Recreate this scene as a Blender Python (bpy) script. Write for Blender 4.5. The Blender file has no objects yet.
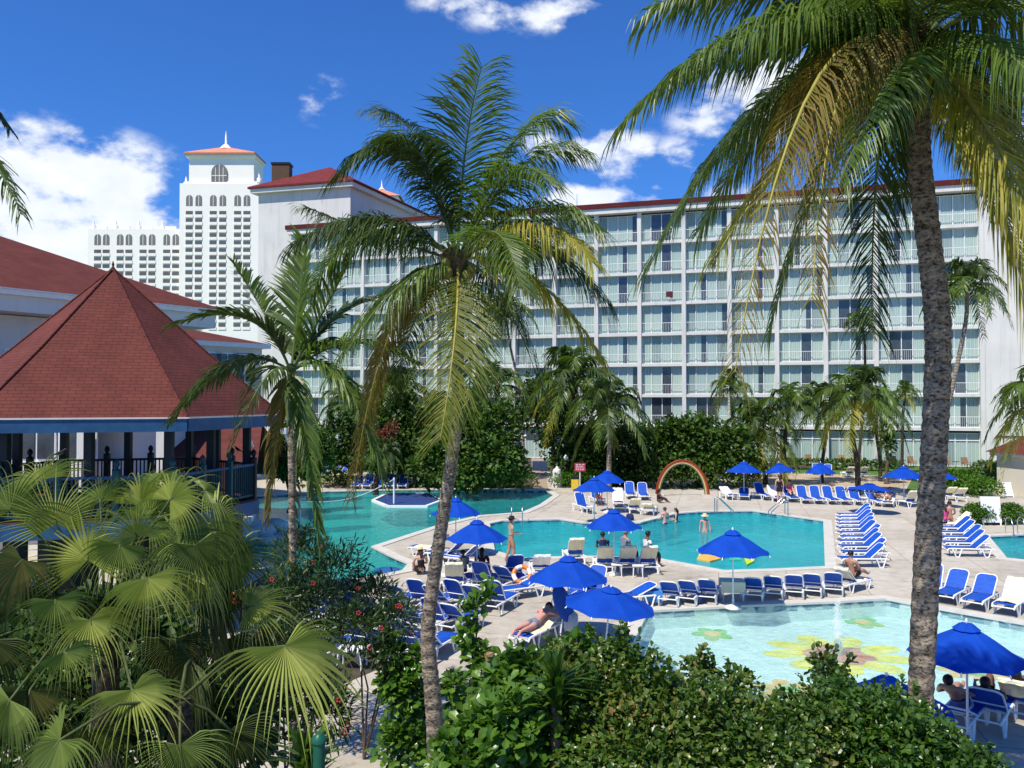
import bpy, bmesh, math, random
import numpy as np
from mathutils import Vector, Matrix, Euler
R = math.radians
random.seed(7); rng = np.random.default_rng(7)
S = bpy.context.scene
COL = S.collection

# ---------------------------------------------------------------- camera
H = 6.3; F = 825.0; PITCH = math.atan(16/825)
cam_d = bpy.data.cameras.new('camera'); cam = bpy.data.objects.new('camera', cam_d); COL.objects.link(cam)
cam.location = (0, 0, H); cam.rotation_euler = (R(90)+PITCH, 0, 0)
cam_d.sensor_width = 36; cam_d.lens = 36*F/1024; cam_d.clip_start = 0.1; cam_d.clip_end = 3000
S.camera = cam

# ---------------------------------------------------------------- light, sky, exposure
SUN_EL = 58; SUN_DIR = Vector((-0.68, -0.73, 0)).normalized()
to_sun = Vector((SUN_DIR.x*math.cos(R(SUN_EL)), SUN_DIR.y*math.cos(R(SUN_EL)), math.sin(R(SUN_EL))))
sun_d = bpy.data.lights.new('sun', 'SUN'); sun = bpy.data.objects.new('sun', sun_d); COL.objects.link(sun)
sun_d.energy = 5.0; sun_d.angle = R(0.53); sun_d.color = (1.0, 0.94, 0.82)
sun.rotation_euler = (-to_sun).to_track_quat('-Z', 'Y').to_euler()
sun.location = (-20, -10, 60)

S.view_settings.view_transform = 'Standard'; S.view_settings.look = 'None'
S.view_settings.gamma = 1; S.view_settings.use_curve_mapping = False
S.view_settings.exposure = 0.18

def ray(px, py):
    f = Vector((0, math.cos(PITCH), math.sin(PITCH))); u = Vector((0, -math.sin(PITCH), math.cos(PITCH)))
    return f + Vector((1, 0, 0))*((px-512)/F) + u*((384-py)/F)
def G(px, py, z=0.0):
    d = ray(px, py); t = (z-H)/d.z
    return Vector((d.x*t, d.y*t, z))
def P(px, py, D):
    d = ray(px, py); t = D/d.y
    return Vector((d.x*t, D, H+d.z*t))

W = bpy.data.worlds.new('World'); S.world = W; W.use_nodes = True
def build_world():
    nt = W.node_tree; N = nt.nodes; L = nt.links; N.clear()
    out = N.new('ShaderNodeOutputWorld'); bg = N.new('ShaderNodeBackground'); bg.inputs[1].default_value = 0.094
    sky = N.new('ShaderNodeTexSky'); sky.sky_type = 'NISHITA'; sky.sun_disc = False
    sky.sun_elevation = R(SUN_EL); sky.sun_rotation = math.atan2(to_sun.x, to_sun.y)
    sky.air_density = 1.0; sky.dust_density = 0.15; sky.ozone_density = 2.2
    tint = N.new('ShaderNodeMix'); tint.data_type = 'RGBA'; tint.blend_type = 'MULTIPLY'; tint.inputs[0].default_value = 1
    tint.inputs[7].default_value = (0.35, 0.80, 1.52, 1)
    L.new(sky.outputs[0], tint.inputs[6])
    tc = N.new('ShaderNodeTexCoord')
    nrm = N.new('ShaderNodeVectorMath'); nrm.operation = 'NORMALIZE'; L.new(tc.outputs['Generated'], nrm.inputs[0])
    noise = N.new('ShaderNodeTexNoise'); noise.inputs['Scale'].default_value = 13; noise.inputs['Detail'].default_value = 9
    noise.inputs['Roughness'].default_value = 0.58
    mp = N.new('ShaderNodeMapping'); mp.inputs['Scale'].default_value = (1, 1, 1.7)
    L.new(nrm.outputs[0], mp.inputs[0]); L.new(mp.outputs[0], noise.inputs['Vector'])
    noise2 = N.new('ShaderNodeTexNoise'); noise2.inputs['Scale'].default_value = 30; noise2.inputs['Detail'].default_value = 5
    L.new(mp.outputs[0], noise2.inputs['Vector'])
    # px centre, half width, half height, strength: each bank of cloud sits in its own direction of the sky
    clouds = [(62,190,110,52,1.0),(125,222,60,36,.95),(15,165,55,40,.8),(40,235,90,30,.85),(320,98,26,22,.45),(540,8,85,20,.62),(470,2,60,12,.4),
              (607,165,52,38,.85),(585,195,60,26,.75),(650,192,50,20,.5),(770,92,56,44,.85),(725,120,50,22,.55),(682,157,34,20,.55),(945,95,50,36,.7),
              (830,60,45,35,.4),(545,152,30,22,.45),(200,262,60,22,.3),(720,200,60,14,.35),(-260,150,200,60,.9),(1300,120,200,80,.9),(1250,260,160,40,.7),(-200,300,150,30,.7)]
    acc = None
    for (px, py, sx, sy, k) in clouds:
        d = ray(px, py).normalized()
        sub = N.new('ShaderNodeVectorMath'); sub.operation = 'SUBTRACT'; sub.inputs[1].default_value = d
        L.new(nrm.outputs[0], sub.inputs[0])
        sc = N.new('ShaderNodeVectorMath'); sc.operation = 'MULTIPLY'; sc.inputs[1].default_value = (F/sx, F/sx, F/sy)
        L.new(sub.outputs[0], sc.inputs[0])
        ln = N.new('ShaderNodeVectorMath'); ln.operation = 'LENGTH'; L.new(sc.outputs[0], ln.inputs[0])
        m = N.new('ShaderNodeMapRange'); m.inputs[1].default_value = 1.25; m.inputs[2].default_value = 0.25
        m.inputs[3].default_value = 0; m.inputs[4].default_value = k
        L.new(ln.outputs['Value'], m.inputs[0])
        if acc is None: acc = m.outputs[0]
        else:
            mx = N.new('ShaderNodeMath'); mx.operation = 'MAXIMUM'; L.new(acc, mx.inputs[0]); L.new(m.outputs[0], mx.inputs[1]); acc = mx.outputs[0]
    # density = mask * remapped noise
    a = N.new('ShaderNodeMath'); a.operation = 'MULTIPLY_ADD'; L.new(noise.outputs[0], a.inputs[0]); a.inputs[1].default_value = 3.5; a.inputs[2].default_value = -1.80
    b = N.new('ShaderNodeMath'); b.operation = 'ADD'; L.new(acc, b.inputs[0]); L.new(a.outputs[0], b.inputs[1])
    r = N.new('ShaderNodeMapRange'); r.interpolation_type = 'SMOOTHSTEP'; r.inputs[1].default_value = 0.10; r.inputs[2].default_value = 0.80
    L.new(b.outputs[0], r.inputs[0])
    gate = N.new('ShaderNodeMapRange'); gate.inputs[1].default_value = 0.0; gate.inputs[2].default_value = 0.3; L.new(acc, gate.inputs[0])
    mul = N.new('ShaderNodeMath'); mul.operation = 'MULTIPLY'; L.new(r.outputs[0], mul.inputs[0]); L.new(gate.outputs[0], mul.inputs[1])
    mul2 = N.new('ShaderNodeMath'); mul2.operation = 'MULTIPLY'; mul2.inputs[1].default_value = 0.93; L.new(mul.outputs[0], mul2.inputs[0])
    cc = N.new('ShaderNodeMix'); cc.data_type = 'RGBA'; cc.inputs[6].default_value = (7.5, 8.4, 9.8, 1); cc.inputs[7].default_value = (11.2, 11.2, 11.2, 1)
    L.new(noise2.outputs[0], cc.inputs[0])
    mixc = N.new('ShaderNodeMix'); mixc.data_type = 'RGBA'
    L.new(mul2.outputs[0], mixc.inputs[0]); L.new(tint.outputs[2], mixc.inputs[6]); L.new(cc.outputs[2], mixc.inputs[7])
    L.new(mixc.outputs[2], bg.inputs[0]); L.new(bg.outputs[0], out.inputs[0])
build_world()

# ---------------------------------------------------------------- materials
def new_mat(name):
    m = bpy.data.materials.new(name); m.use_nodes = True
    nt = m.node_tree; b = nt.nodes['Principled BSDF']
    return m, nt, b
def ramp(nt, fac, stops):
    r = nt.nodes.new('ShaderNodeValToRGB'); cr = r.color_ramp
    while len(cr.elements) < len(stops): cr.elements.new(0.5)
    for e, (p, c) in zip(cr.elements, stops): e.position = p; e.color = (*c, 1)
    nt.links.new(fac, r.inputs[0]); return r.outputs[0]
def coords(nt, kind='Object', scale=(1, 1, 1)):
    t = nt.nodes.new('ShaderNodeTexCoord'); m = nt.nodes.new('ShaderNodeMapping'); m.inputs['Scale'].default_value = scale
    nt.links.new(t.outputs[kind], m.inputs[0]); return m.outputs[0]
def noise_(nt, vec, scale, detail=4, rough=.55):
    n = nt.nodes.new('ShaderNodeTexNoise'); n.inputs['Scale'].default_value = scale; n.inputs['Detail'].default_value = detail
    n.inputs['Roughness'].default_value = rough; nt.links.new(vec, n.inputs['Vector']); return n.outputs[0]
def bump_(nt, b, h, strength=.3, dist=.02):
    n = nt.nodes.new('ShaderNodeBump'); n.inputs['Strength'].default_value = strength; n.inputs['Distance'].default_value = dist
    nt.links.new(h, n.inputs['Height']); nt.links.new(n.outputs[0], b.inputs['Normal'])
def mixc(nt, fac, a, b, mode='MIX'):
    m = nt.nodes.new('ShaderNodeMix'); m.data_type = 'RGBA'; m.blend_type = mode
    if isinstance(fac, (int, float)): m.inputs[0].default_value = fac
    else: nt.links.new(fac, m.inputs[0])
    for i, x in ((6, a), (7, b)):
        if isinstance(x, tuple): m.inputs[i].default_value = (*x, 1)
        else: nt.links.new(x, m.inputs[i])
    return m.outputs[2]
def plain(name, col, rough=.6, var=.12, scale=6, bump=0.0, kind='Object', spec=.3, metal=0):
    m, nt, b = new_mat(name)
    v = coords(nt, kind); n = noise_(nt, v, scale, 5)
    lo = tuple(max(0, c*(1-var)) for c in col); hi = tuple(min(1, c*(1+var)) for c in col)
    nt.links.new(ramp(nt, n, [(.3, lo), (.7, hi)]), b.inputs['Base Color'])
    b.inputs['Roughness'].default_value = rough; b.inputs['Specular IOR Level'].default_value = spec; b.inputs['Metallic'].default_value = metal
    if bump: bump_(nt, b, noise_(nt, v, scale*4, 4), bump)
    return m
def leafy(name, cols, rough=.45, trans=.35, island=True, spec=.35):
    """foliage: each leaf takes its own colour from the list"""
    m, nt, b = new_mat(name)
    g = nt.nodes.new('ShaderNodeNewGeometry')
    v = coords(nt, 'Object'); n = noise_(nt, v, 1.3, 3)
    a = nt.nodes.new('ShaderNodeMath'); a.operation = 'MULTIPLY_ADD'; a.inputs[1].default_value = .6
    nt.links.new(g.outputs['Random Per Island'], a.inputs[0])
    s = nt.nodes.new('ShaderNodeMath'); s.operation = 'MULTIPLY_ADD'; s.inputs[1].default_value = .9; s.inputs[2].default_value = -.25
    nt.links.new(n, s.inputs[0]); nt.links.new(s.outputs[0], a.inputs[2])
    k = len(cols)
    c = ramp(nt, a.outputs[0], [(i/(k-1)*.9+.05, cols[i]) for i in range(k)])
    nt.links.new(c, b.inputs['Base Color']); b.inputs['Roughness'].default_value = rough; b.inputs['Specular IOR Level'].default_value = spec
    tr = nt.nodes.new('ShaderNodeBsdfTranslucent'); mx = nt.nodes.new('ShaderNodeMixShader'); mx.inputs[0].default_value = trans
    c2 = mixc(nt, 1.0, c, (1.25, 1.35, .55), 'MULTIPLY')
    nt.links.new(c2, tr.inputs[0]); nt.links.new(b.outputs[0], mx.inputs[1]); nt.links.new(tr.outputs[0], mx.inputs[2])
    nt.links.new(mx.outputs[0], nt.nodes['Material Output'].inputs[0])
    return m

def streaky(name, col):
    m, nt, b = new_mat(name)
    n = noise_(nt, coords(nt, 'Object', (1.6, 1.6, .10)), 1.0, 6, .7); n2 = noise_(nt, coords(nt, 'Object'), .35, 5, .6)
    c = ramp(nt, n, [(.28, tuple(x*.80 for x in col)), (.48, tuple(x*.97 for x in col)), (.8, col)])
    c = mixc(nt, 1, c, ramp(nt, n2, [(.3, (.92, .92, .93)), (.6, (1.02, 1.02, 1.01))]), 'MULTIPLY')
    nt.links.new(c, b.inputs['Base Color']); b.inputs['Roughness'].default_value = .8; return m
M = {}
M['white_wall'] = streaky('white_wall', (.70, .685, .63))
M['white_wall_grey'] = streaky('white_wall_grey', (.66, .645, .60))
M['bright_wall'] = plain('bright_wall', (.95, .90, .80), .8, .02, .2)
M['cream_wall'] = plain('cream_wall', (.66, .60, .48), .8, .05, .5)
M['white_paint'] = plain('white_paint', (.82, .82, .80), .4, .05, 5)
M['resin'] = plain('white_resin', (.83, .83, .82), .35, .05, 9, spec=.5)
M['sling'] = plain('blue_sling', (.008, .075, .42), .6, .18, 7, spec=.3)
M['canopy'] = None
M['towel'] = plain('cream_towel', (.80, .74, .50), .9, .07, 12, .3)
M['towel_white'] = plain('white_towel', (.82, .82, .80), .9, .05, 12, .3)
M['towel_blue'] = plain('blue_towel', (.05, .22, .55), .9, .2, 12, .3)
M['steel'] = plain('steel', (.6, .62, .63), .25, .05, 5, metal=1)
M['black'] = plain('black_paint', (.012, .014, .018), .45, .2, 5)
M['navy'] = plain('dark_teal_paint', (.004, .012, .022), .45, .2, 5)
M['teal'] = plain('blue_teal_paint', (.020, .085, .185), .5, .2, 3)
M['tealgreen'] = plain('green_teal_paint', (.012, .07, .08), .5, .2, 3)
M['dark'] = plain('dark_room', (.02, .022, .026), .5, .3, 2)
M['dark_glass'] = plain('dark_glass', (.05, .06, .07), .12, .3, 2, spec=.8)
M['brown'] = plain('brown_wood', (.10, .055, .03), .7, .25, 8, .3)
M['tan'] = plain('tan_rattan', (.30, .17, .09), .7, .25, 8, .3)
M['yellow'] = plain('yellow_plastic', (.75, .50, .04), .5, .08, 5)
M['redsign'] = plain('red_sign', (.55, .05, .10), .5, .1, 5)
M['green_paint'] = plain('green_paint', (.01, .10, .06), .4, .2, 5)
M['flower'] = plain('red_petal', (.40, .03, .04), .6, .2, 8)
M['orange_flower'] = plain('orange_petal', (.75, .16, .03), .6, .2, 8)

def mat_canopy():
    m, nt, b = new_mat('blue_canopy')
    v = coords(nt, 'Object'); n = noise_(nt, v, 2.2, 4)
    c = ramp(nt, n, [(.3, (.004, .055, .40)), (.7, (.007, .080, .52))])
    nt.links.new(c, b.inputs['Base Color']); b.inputs['Roughness'].default_value = .75; b.inputs['Specular IOR Level'].default_value = .15
    bump_(nt, b, noise_(nt, v, 5, 3), .25, .03)
    tr = nt.nodes.new('ShaderNodeBsdfTranslucent'); tr.inputs[0].default_value = (.01, .12, .7, 1)
    mx = nt.nodes.new('ShaderNodeMixShader'); mx.inputs[0].default_value = .22
    nt.links.new(b.outputs[0], mx.inputs[1]); nt.links.new(tr.outputs[0], mx.inputs[2]); nt.links.new(mx.outputs[0], nt.nodes['Material Output'].inputs[0])
    return m
M['canopy'] = mat_canopy()

def mat_roof(name, c1, c2, sx=.45, sy=.16):
    m, nt, b = new_mat(name)
    tc = nt.nodes.new('ShaderNodeUVMap'); tc.uv_map = 'UVMap'
    br = nt.nodes.new('ShaderNodeTexBrick'); br.inputs['Scale'].default_value = 1; br.inputs['Brick Width'].default_value = sx; br.inputs['Row Height'].default_value = sy
    br.inputs['Mortar Size'].default_value = .012; br.inputs['Mortar Smooth'].default_value = .3; br.inputs['Bias'].default_value = 0
    br.inputs['Color1'].default_value = (*c1, 1); br.inputs['Color2'].default_value = (*c2, 1); br.inputs['Mortar'].default_value = tuple(x*.68 for x in c1)+(1,)
    nt.links.new(tc.outputs[0], br.inputs['Vector'])
    v = coords(nt, 'Object'); n = noise_(nt, v, 1.1, 6, .65)
    c = mixc(nt, .75, br.outputs[0], ramp(nt, n, [(.3, (.62, .60, .62)), (.75, (1.18, 1.15, 1.1))]), 'MULTIPLY')
    nt.links.new(c, b.inputs['Base Color']); b.inputs['Roughness'].default_value = .85; b.inputs['Specular IOR Level'].default_value = .2
    bump_(nt, b, br.outputs[1], .5, -.02)
    return m
M['shingle'] = mat_roof('red_shingle', (.132, .036, .027), (.156, .042, .032), .30, .12)
M['roof_far'] = mat_roof('dark_red_roof', (.16, .026, .026), (.19, .032, .033), 1.2, .4)
M['roof_orange'] = mat_roof('orange_roof', (.72, .27, .17), (.78, .32, .21), 2, .8)

def mat_deck():
    m, nt, b = new_mat('pool_deck_concrete')
    v = coords(nt, 'Object')
    n1 = noise_(nt, v, .22, 6, .6); n2 = noise_(nt, v, 2.1, 6, .7); n3 = noise_(nt, v, 22, 3)
    c = ramp(nt, n1, [(.28, (.41, .37, .30)), (.5, (.52, .475, .395)), (.72, (.58, .535, .45))])
    c = mixc(nt, .8, c, ramp(nt, n2, [(.3, (.78, .76, .74)), (.55, (1, 1, 1)), (.75, (1.08, 1.06, 1.04))]), 'MULTIPLY')
    c = mixc(nt, .5, c, ramp(nt, n3, [(.3, (.86, .86, .86)), (.6, (1.05, 1.05, 1.05))]), 'MULTIPLY')
    mp = nt.nodes.new('ShaderNodeMapping'); mp.inputs['Rotation'].default_value = (0, 0, R(14)); nt.links.new(v, mp.inputs[0])
    br = nt.nodes.new('ShaderNodeTexBrick'); br.offset = 0; br.inputs['Scale'].default_value = 1; br.inputs['Brick Width'].default_value = 2.4; br.inputs['Row Height'].default_value = 2.4
    br.inputs['Mortar Size'].default_value = .022; br.inputs['Mortar Smooth'].default_value = .2
    br.inputs['Color1'].default_value = (1, 1, 1, 1); br.inputs['Color2'].default_value = (.93, .92, .91, 1); br.inputs['Mortar'].default_value = (.68, .64, .60, 1)
    nt.links.new(mp.outputs[0], br.inputs['Vector'])
    c = mixc(nt, 1, c, br.outputs[0], 'MULTIPLY')
    n4 = noise_(nt, v, .9, 8, .75)
    c = mixc(nt, .85, c, ramp(nt, n4, [(.36, (.66, .63, .60)), (.45, (.96, .95, .94)), (.6, (1, 1, 1))]), 'MULTIPLY')
    nt.links.new(c, b.inputs['Base Color']); b.inputs['Roughness'].default_value = .8; b.inputs['Specular IOR Level'].default_value = .25
    bump_(nt, b, n3, .15, .01)
    return m
M['deck'] = mat_deck()
def mat_sand():
    m, nt, b = new_mat('sand')
    v = coords(nt, 'Object'); n1 = noise_(nt, v, .5, 6, .6); n2 = noise_(nt, v, 6, 6, .7)
    c = ramp(nt, n1, [(.3, (.36, .27, .17)), (.7, (.50, .40, .27))])
    c = mixc(nt, .7, c, ramp(nt, n2, [(.3, (.7, .68, .66)), (.6, (1.08, 1.06, 1.04))]), 'MULTIPLY')
    nt.links.new(c, b.inputs['Base Color']); b.inputs['Roughness'].default_value = .95
    bump_(nt, b, n2, .6, .05); return m
M['sand'] = mat_sand()
def mat_grass():
    m, nt, b = new_mat('lawn_green')
    v = coords(nt, 'Object'); n1 = noise_(nt, v, .6, 6, .6); n2 = noise_(nt, v, 18, 5, .8)
    c = ramp(nt, n1, [(.3, (.04, .11, .012)), (.7, (.10, .20, .03))])
    c = mixc(nt, .8, c, ramp(nt, n2, [(.3, (.5, .5, .5)), (.65, (1.3, 1.3, 1.2))]), 'MULTIPLY')
    nt.links.new(c, b.inputs['Base Color']); b.inputs['Roughness'].default_value = .9
    bump_(nt, b, n2, .8, .06); return m
M['grass'] = mat_grass()
def mat_soil():
    m, nt, b = new_mat('planting_soil')
    v = coords(nt, 'Object'); n1 = noise_(nt, v, 1.5, 6, .7)
    nt.links.new(ramp(nt, n1, [(.3, (.03, .022, .014)), (.7, (.09, .07, .045))]), b.inputs['Base Color']); b.inputs['Roughness'].default_value = .95
    bump_(nt, b, n1, .8, .06); return m
M['soil'] = mat_soil()
def mat_pool_shell(name, floor, tile):
    m, nt, b = new_mat(name)
    v = coords(nt, 'Object'); n = noise_(nt, v, 1.2, 4)
    vor = nt.nodes.new('ShaderNodeTexVoronoi'); vor.feature = 'DISTANCE_TO_EDGE'; vor.inputs['Scale'].default_value = 2.6
    dis = nt.nodes.new('ShaderNodeVectorMath'); dis.operation = 'ADD'
    nn = nt.nodes.new('ShaderNodeTexNoise'); nn.inputs['Scale'].default_value = 2; nt.links.new(v, nn.inputs['Vector'])
    nt.links.new(v, dis.inputs[0]); nt.links.new(nn.outputs[1], dis.inputs[1]); nt.links.new(dis.outputs[0], vor.inputs['Vector'])
    c = ramp(nt, n, [(.3, tuple(x*.9 for x in floor)), (.7, floor)])
    geo = nt.nodes.new('ShaderNodeNewGeometry'); sp = nt.nodes.new('ShaderNodeSeparateXYZ'); nt.links.new(geo.outputs['Position'], sp.inputs[0])
    mr = nt.nodes.new('ShaderNodeMath'); mr.operation = 'GREATER_THAN'; mr.inputs[1].default_value = -.22; nt.links.new(sp.outputs[2], mr.inputs[0])
    ch = nt.nodes.new('ShaderNodeTexVoronoi'); ch.inputs['Scale'].default_value = 3.3; nt.links.new(v, ch.inputs['Vector'])
    tc = ramp(nt, ch.outputs['Color'], [(.35, tile), (.75, (.55, .60, .58))])
    nt.links.new(mixc(nt, mr.outputs[0], c, tc), b.inputs['Base Color']); b.inputs['Roughness'].default_value = .5
    return m
M['shell_deep'] = mat_pool_shell('pool_plaster', (.50, .62, .62), (.03, .10, .22))
M['shell_kid'] = mat_pool_shell('shallow_pool_plaster', (.62, .74, .72), (.05, .16, .24))
def mat_water(name, tint, body, body_fac, bump=.25, scale=2.0):
    m, nt, b = new_mat(name); N = nt.nodes; L = nt.links
    tr = N.new('ShaderNodeBsdfTransparent'); tr.inputs[0].default_value = (*tint, 1)
    df = N.new('ShaderNodeBsdfDiffuse'); v = coords(nt, 'Object')
    nb = noise_(nt, v, .35, 5, .6); r = ramp(nt, nb, [(.3, tuple(x*.8 for x in body)), (.7, tuple(min(1, x*1.15) for x in body))]); L.new(r, df.inputs[0])
    gl = N.new('ShaderNodeBsdfGlossy'); gl.inputs['Roughness'].default_value = .06; gl.inputs[0].default_value = (.9, .95, 1, 1)
    mpx = N.new('ShaderNodeMapping'); mpx.inputs['Scale'].default_value = (1, 1.3, 1); L.new(v, mpx.inputs[0])
    w1 = noise_(nt, mpx.outputs[0], scale, 4, .6); w2 = noise_(nt, mpx.outputs[0], scale*4, 3, .6)
    ad = N.new('ShaderNodeMath'); ad.operation = 'MULTIPLY_ADD'; ad.inputs[1].default_value = .35; L.new(w2, ad.inputs[0]); L.new(w1, ad.inputs[2])
    bp = N.new('ShaderNodeBump'); bp.inputs['Strength'].default_value = bump; bp.inputs['Distance'].default_value = .12; L.new(ad.outputs[0], bp.inputs['Height'])
    L.new(bp.outputs[0], gl.inputs['Normal'])
    fr = N.new('ShaderNodeFresnel'); fr.inputs[0].default_value = 1.33; L.new(bp.outputs[0], fr.inputs['Normal'])
    fm = N.new('ShaderNodeMath'); fm.operation = 'MULTIPLY'; fm.inputs[1].default_value = .55; L.new(fr.outputs[0], fm.inputs[0])
    m1 = N.new('ShaderNodeMixShader')
    wr = N.new('ShaderNodeMapRange'); wr.inputs[1].default_value = .4; wr.inputs[2].default_value = .85; wr.inputs[3].default_value = max(.02, body_fac-.16); wr.inputs[4].default_value = body_fac+.18  # light and dark ripples painted by mixing body colour with wave height
    L.new(ad.outputs[0], wr.inputs[0]); L.new(wr.outputs[0], m1.inputs[0])
    L.new(tr.outputs[0], m1.inputs[1]); L.new(df.outputs[0], m1.inputs[2])
    m2 = N.new('ShaderNodeMixShader'); L.new(fm.outputs[0], m2.inputs[0]); L.new(m1.outputs[0], m2.inputs[1]); L.new(gl.outputs[0], m2.inputs[2])
    L.new(m2.outputs[0], N['Material Output'].inputs[0]); return m
M['water_lagoon'] = mat_water('lagoon_water', (.26, .84, .80), (.03, .40, .38), .38, .3, 2.2)
M['water_deep'] = mat_water('deep_water', (.20, .84, .87), (.02, .44, .50), .38, .4, 2.4)
M['water_kid'] = mat_water('shallow_water', (.88, .99, .98), (.58, .87, .85), .14, .45, 3.4)
M['coping'] = plain('pool_coping', (.56, .53, .47), .7, .1, 2, .2)

def mat_glasscurtain(name, col):
    m, nt, b = new_mat(name); v = coords(nt, 'Object')
    w = nt.nodes.new('ShaderNodeTexWave'); w.inputs['Scale'].default_value = 2.6; w.inputs['Distortion'].default_value = 1.5; w.inputs['Detail'].default_value = 2
    w.bands_direction = 'X'; nt.links.new(v, w.inputs['Vector'])
    oi = nt.nodes.new('ShaderNodeObjectInfo')
    c = ramp(nt, w.outputs[1], [(0, tuple(x*.78 for x in col)), (1, col)])
    c = mixc(nt, .45, c, ramp(nt, oi.outputs['Random'], [(0, (.80, .86, .86)), (.5, (1, 1, 1)), (1, (1.12, 1.08, 1.0))]), 'MULTIPLY')
    nt.links.new(c, b.inputs['Base Color']); b.inputs['Roughness'].default_value = .12; b.inputs['Specular IOR Level'].default_value = .45
    return m
M['curtain'] = mat_glasscurtain('curtain_behind_glass', (.46, .575, .51))
M['curtain_dim'] = mat_glasscurtain('dim_curtain_behind_glass', (.31, .40, .37))

def mat_trunk(name, c1, c2, ring=9):
    m, nt, b = new_mat(name); v = coords(nt, 'Object')
    n = noise_(nt, coords(nt, 'Object', (1, 1, 1.9)), 17, 5, .72)
    n2 = noise_(nt, v, 3.0, 5, .6)
    w = nt.nodes.new('ShaderNodeTexWave'); w.bands_direction = 'Z'; w.inputs['Scale'].default_value = ring/6; w.inputs['Distortion'].default_value = 4; w.inputs['Detail'].default_value = 3; w.inputs['Detail Scale'].default_value = 3
    nt.links.new(v, w.inputs['Vector'])
    c = ramp(nt, n, [(.40, c1), (.47, tuple((a+bb)/2 for a, bb in zip(c1, c2))), (.60, c2)])
    c = mixc(nt, .5, c, ramp(nt, w.outputs[1], [(.0, (.45, .42, .40)), (.35, (1, 1, 1)), (1, (1.1, 1.1, 1.1))]), 'MULTIPLY')
    c = mixc(nt, .6, c, ramp(nt, n2, [(.3, (.62, .6, .58)), (.7, (1.15, 1.12, 1.1))]), 'MULTIPLY')
    nt.links.new(c, b.inputs['Base Color']); b.inputs['Roughness'].default_value = .9; b.inputs['Specular IOR Level'].default_value = .15
    ad = nt.nodes.new('ShaderNodeMath'); ad.operation = 'ADD'; nt.links.new(n, ad.inputs[0]); nt.links.new(w.outputs[1], ad.inputs[1])
    bump_(nt, b, ad.outputs[0], .8, .03); return m
M['trunk_grey'] = mat_trunk('grey_palm_trunk', (.06, .048, .036), (.44, .37, .28))
M['trunk_tan'] = mat_trunk('tan_palm_trunk', (.10, .075, .05), (.34, .27, .20))
M['trunk_dark'] = mat_trunk('dark_palm_trunk', (.03, .024, .018), (.11, .085, .06))
M['bark'] = plain('bark', (.12, .085, .06), .9, .35, 12, .5)
M['husk'] = plain('palm_husk', (.11, .075, .035), .9, .4, 18, .6)
M['coconut'] = plain('green_coconut', (.20, .20, .04), .5, .25, 5)

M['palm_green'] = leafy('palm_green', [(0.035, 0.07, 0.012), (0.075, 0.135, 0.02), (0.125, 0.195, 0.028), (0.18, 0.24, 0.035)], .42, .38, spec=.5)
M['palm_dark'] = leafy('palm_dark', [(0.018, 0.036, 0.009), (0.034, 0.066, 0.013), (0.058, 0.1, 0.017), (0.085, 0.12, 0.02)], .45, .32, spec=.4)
M['palm_yellow'] = leafy('palm_yellow', [(0.12, 0.14, 0.015), (0.24, 0.25, 0.03), (0.38, 0.34, 0.04), (0.48, 0.36, 0.07)], .5, .42, spec=.4)
M['palm_olive'] = leafy('palm_olive', [(.06, .09, .012), (.12, .15, .02), (.19, .20, .025), (.27, .25, .035)], .5, .4, spec=.4)
M['palm_brown'] = leafy('palm_brown', [(0.12, 0.065, 0.025), (0.22, 0.15, 0.04), (0.2, 0.18, 0.03), (0.34, 0.22, 0.08)], .7, .3, spec=.2)
M['rachis'] = plain('palm_rachis', (.30, .27, .05), .5, .2, 8)
M['petiole'] = plain('petiole_green', (.07, .09, .025), .6, .3, 8)
M['rachis_green'] = plain('green_rachis', (.10, .14, .03), .5, .2, 8)
M['fan_light'] = leafy('fan_palm_light', [(0.2, 0.25, 0.05), (0.29, 0.34, 0.07), (0.37, 0.41, 0.1), (0.46, 0.48, 0.15)], .5, .35, spec=.35)
M['fan_mid'] = leafy('fan_palm_mid', [(0.08, 0.13, 0.03), (0.14, 0.2, 0.045), (0.19, 0.26, 0.06), (0.26, 0.32, 0.08)], .5, .35, spec=.35)
M['fan_dark'] = leafy('fan_palm_shade', [(0.02, 0.035, 0.012), (0.04, 0.065, 0.016), (0.07, 0.1, 0.022), (0.15, 0.12, 0.04)], .55, .3, spec=.3)  # shade of the inner and lower leaves put into a darker green
M['bush_bright'] = leafy('bush_bright', [(0.03, 0.08, 0.01), (0.065, 0.155, 0.016), (0.11, 0.22, 0.024), (0.2, 0.32, 0.05)], .28, .35, spec=.6)
M['bush_mid'] = leafy('bush_mid', [(0.016, 0.048, 0.008), (0.04, 0.1, 0.012), (0.075, 0.155, 0.017), (0.13, 0.21, 0.03)], .3, .35, spec=.55)
M['bush_small'] = leafy('bush_small', [(0.016, 0.045, 0.008), (0.042, 0.098, 0.012), (0.078, 0.145, 0.018), (0.14, 0.2, 0.032), (0.3, 0.16, 0.06)], .32, .35, spec=.5)
M['bush_far'] = leafy('bush_far', [(0.022, 0.05, 0.009), (0.045, 0.098, 0.012), (0.075, 0.145, 0.018), (0.115, 0.19, 0.026)], .5, .3, spec=.3)
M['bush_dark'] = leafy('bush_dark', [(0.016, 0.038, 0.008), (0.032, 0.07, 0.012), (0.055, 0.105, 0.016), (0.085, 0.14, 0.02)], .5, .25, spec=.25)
M['hedge'] = leafy('hedge_green', [(0.03, 0.085, 0.008), (0.06, 0.15, 0.012), (0.09, 0.2, 0.016), (0.12, 0.25, 0.022)], .5, .3, spec=.3)
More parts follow.
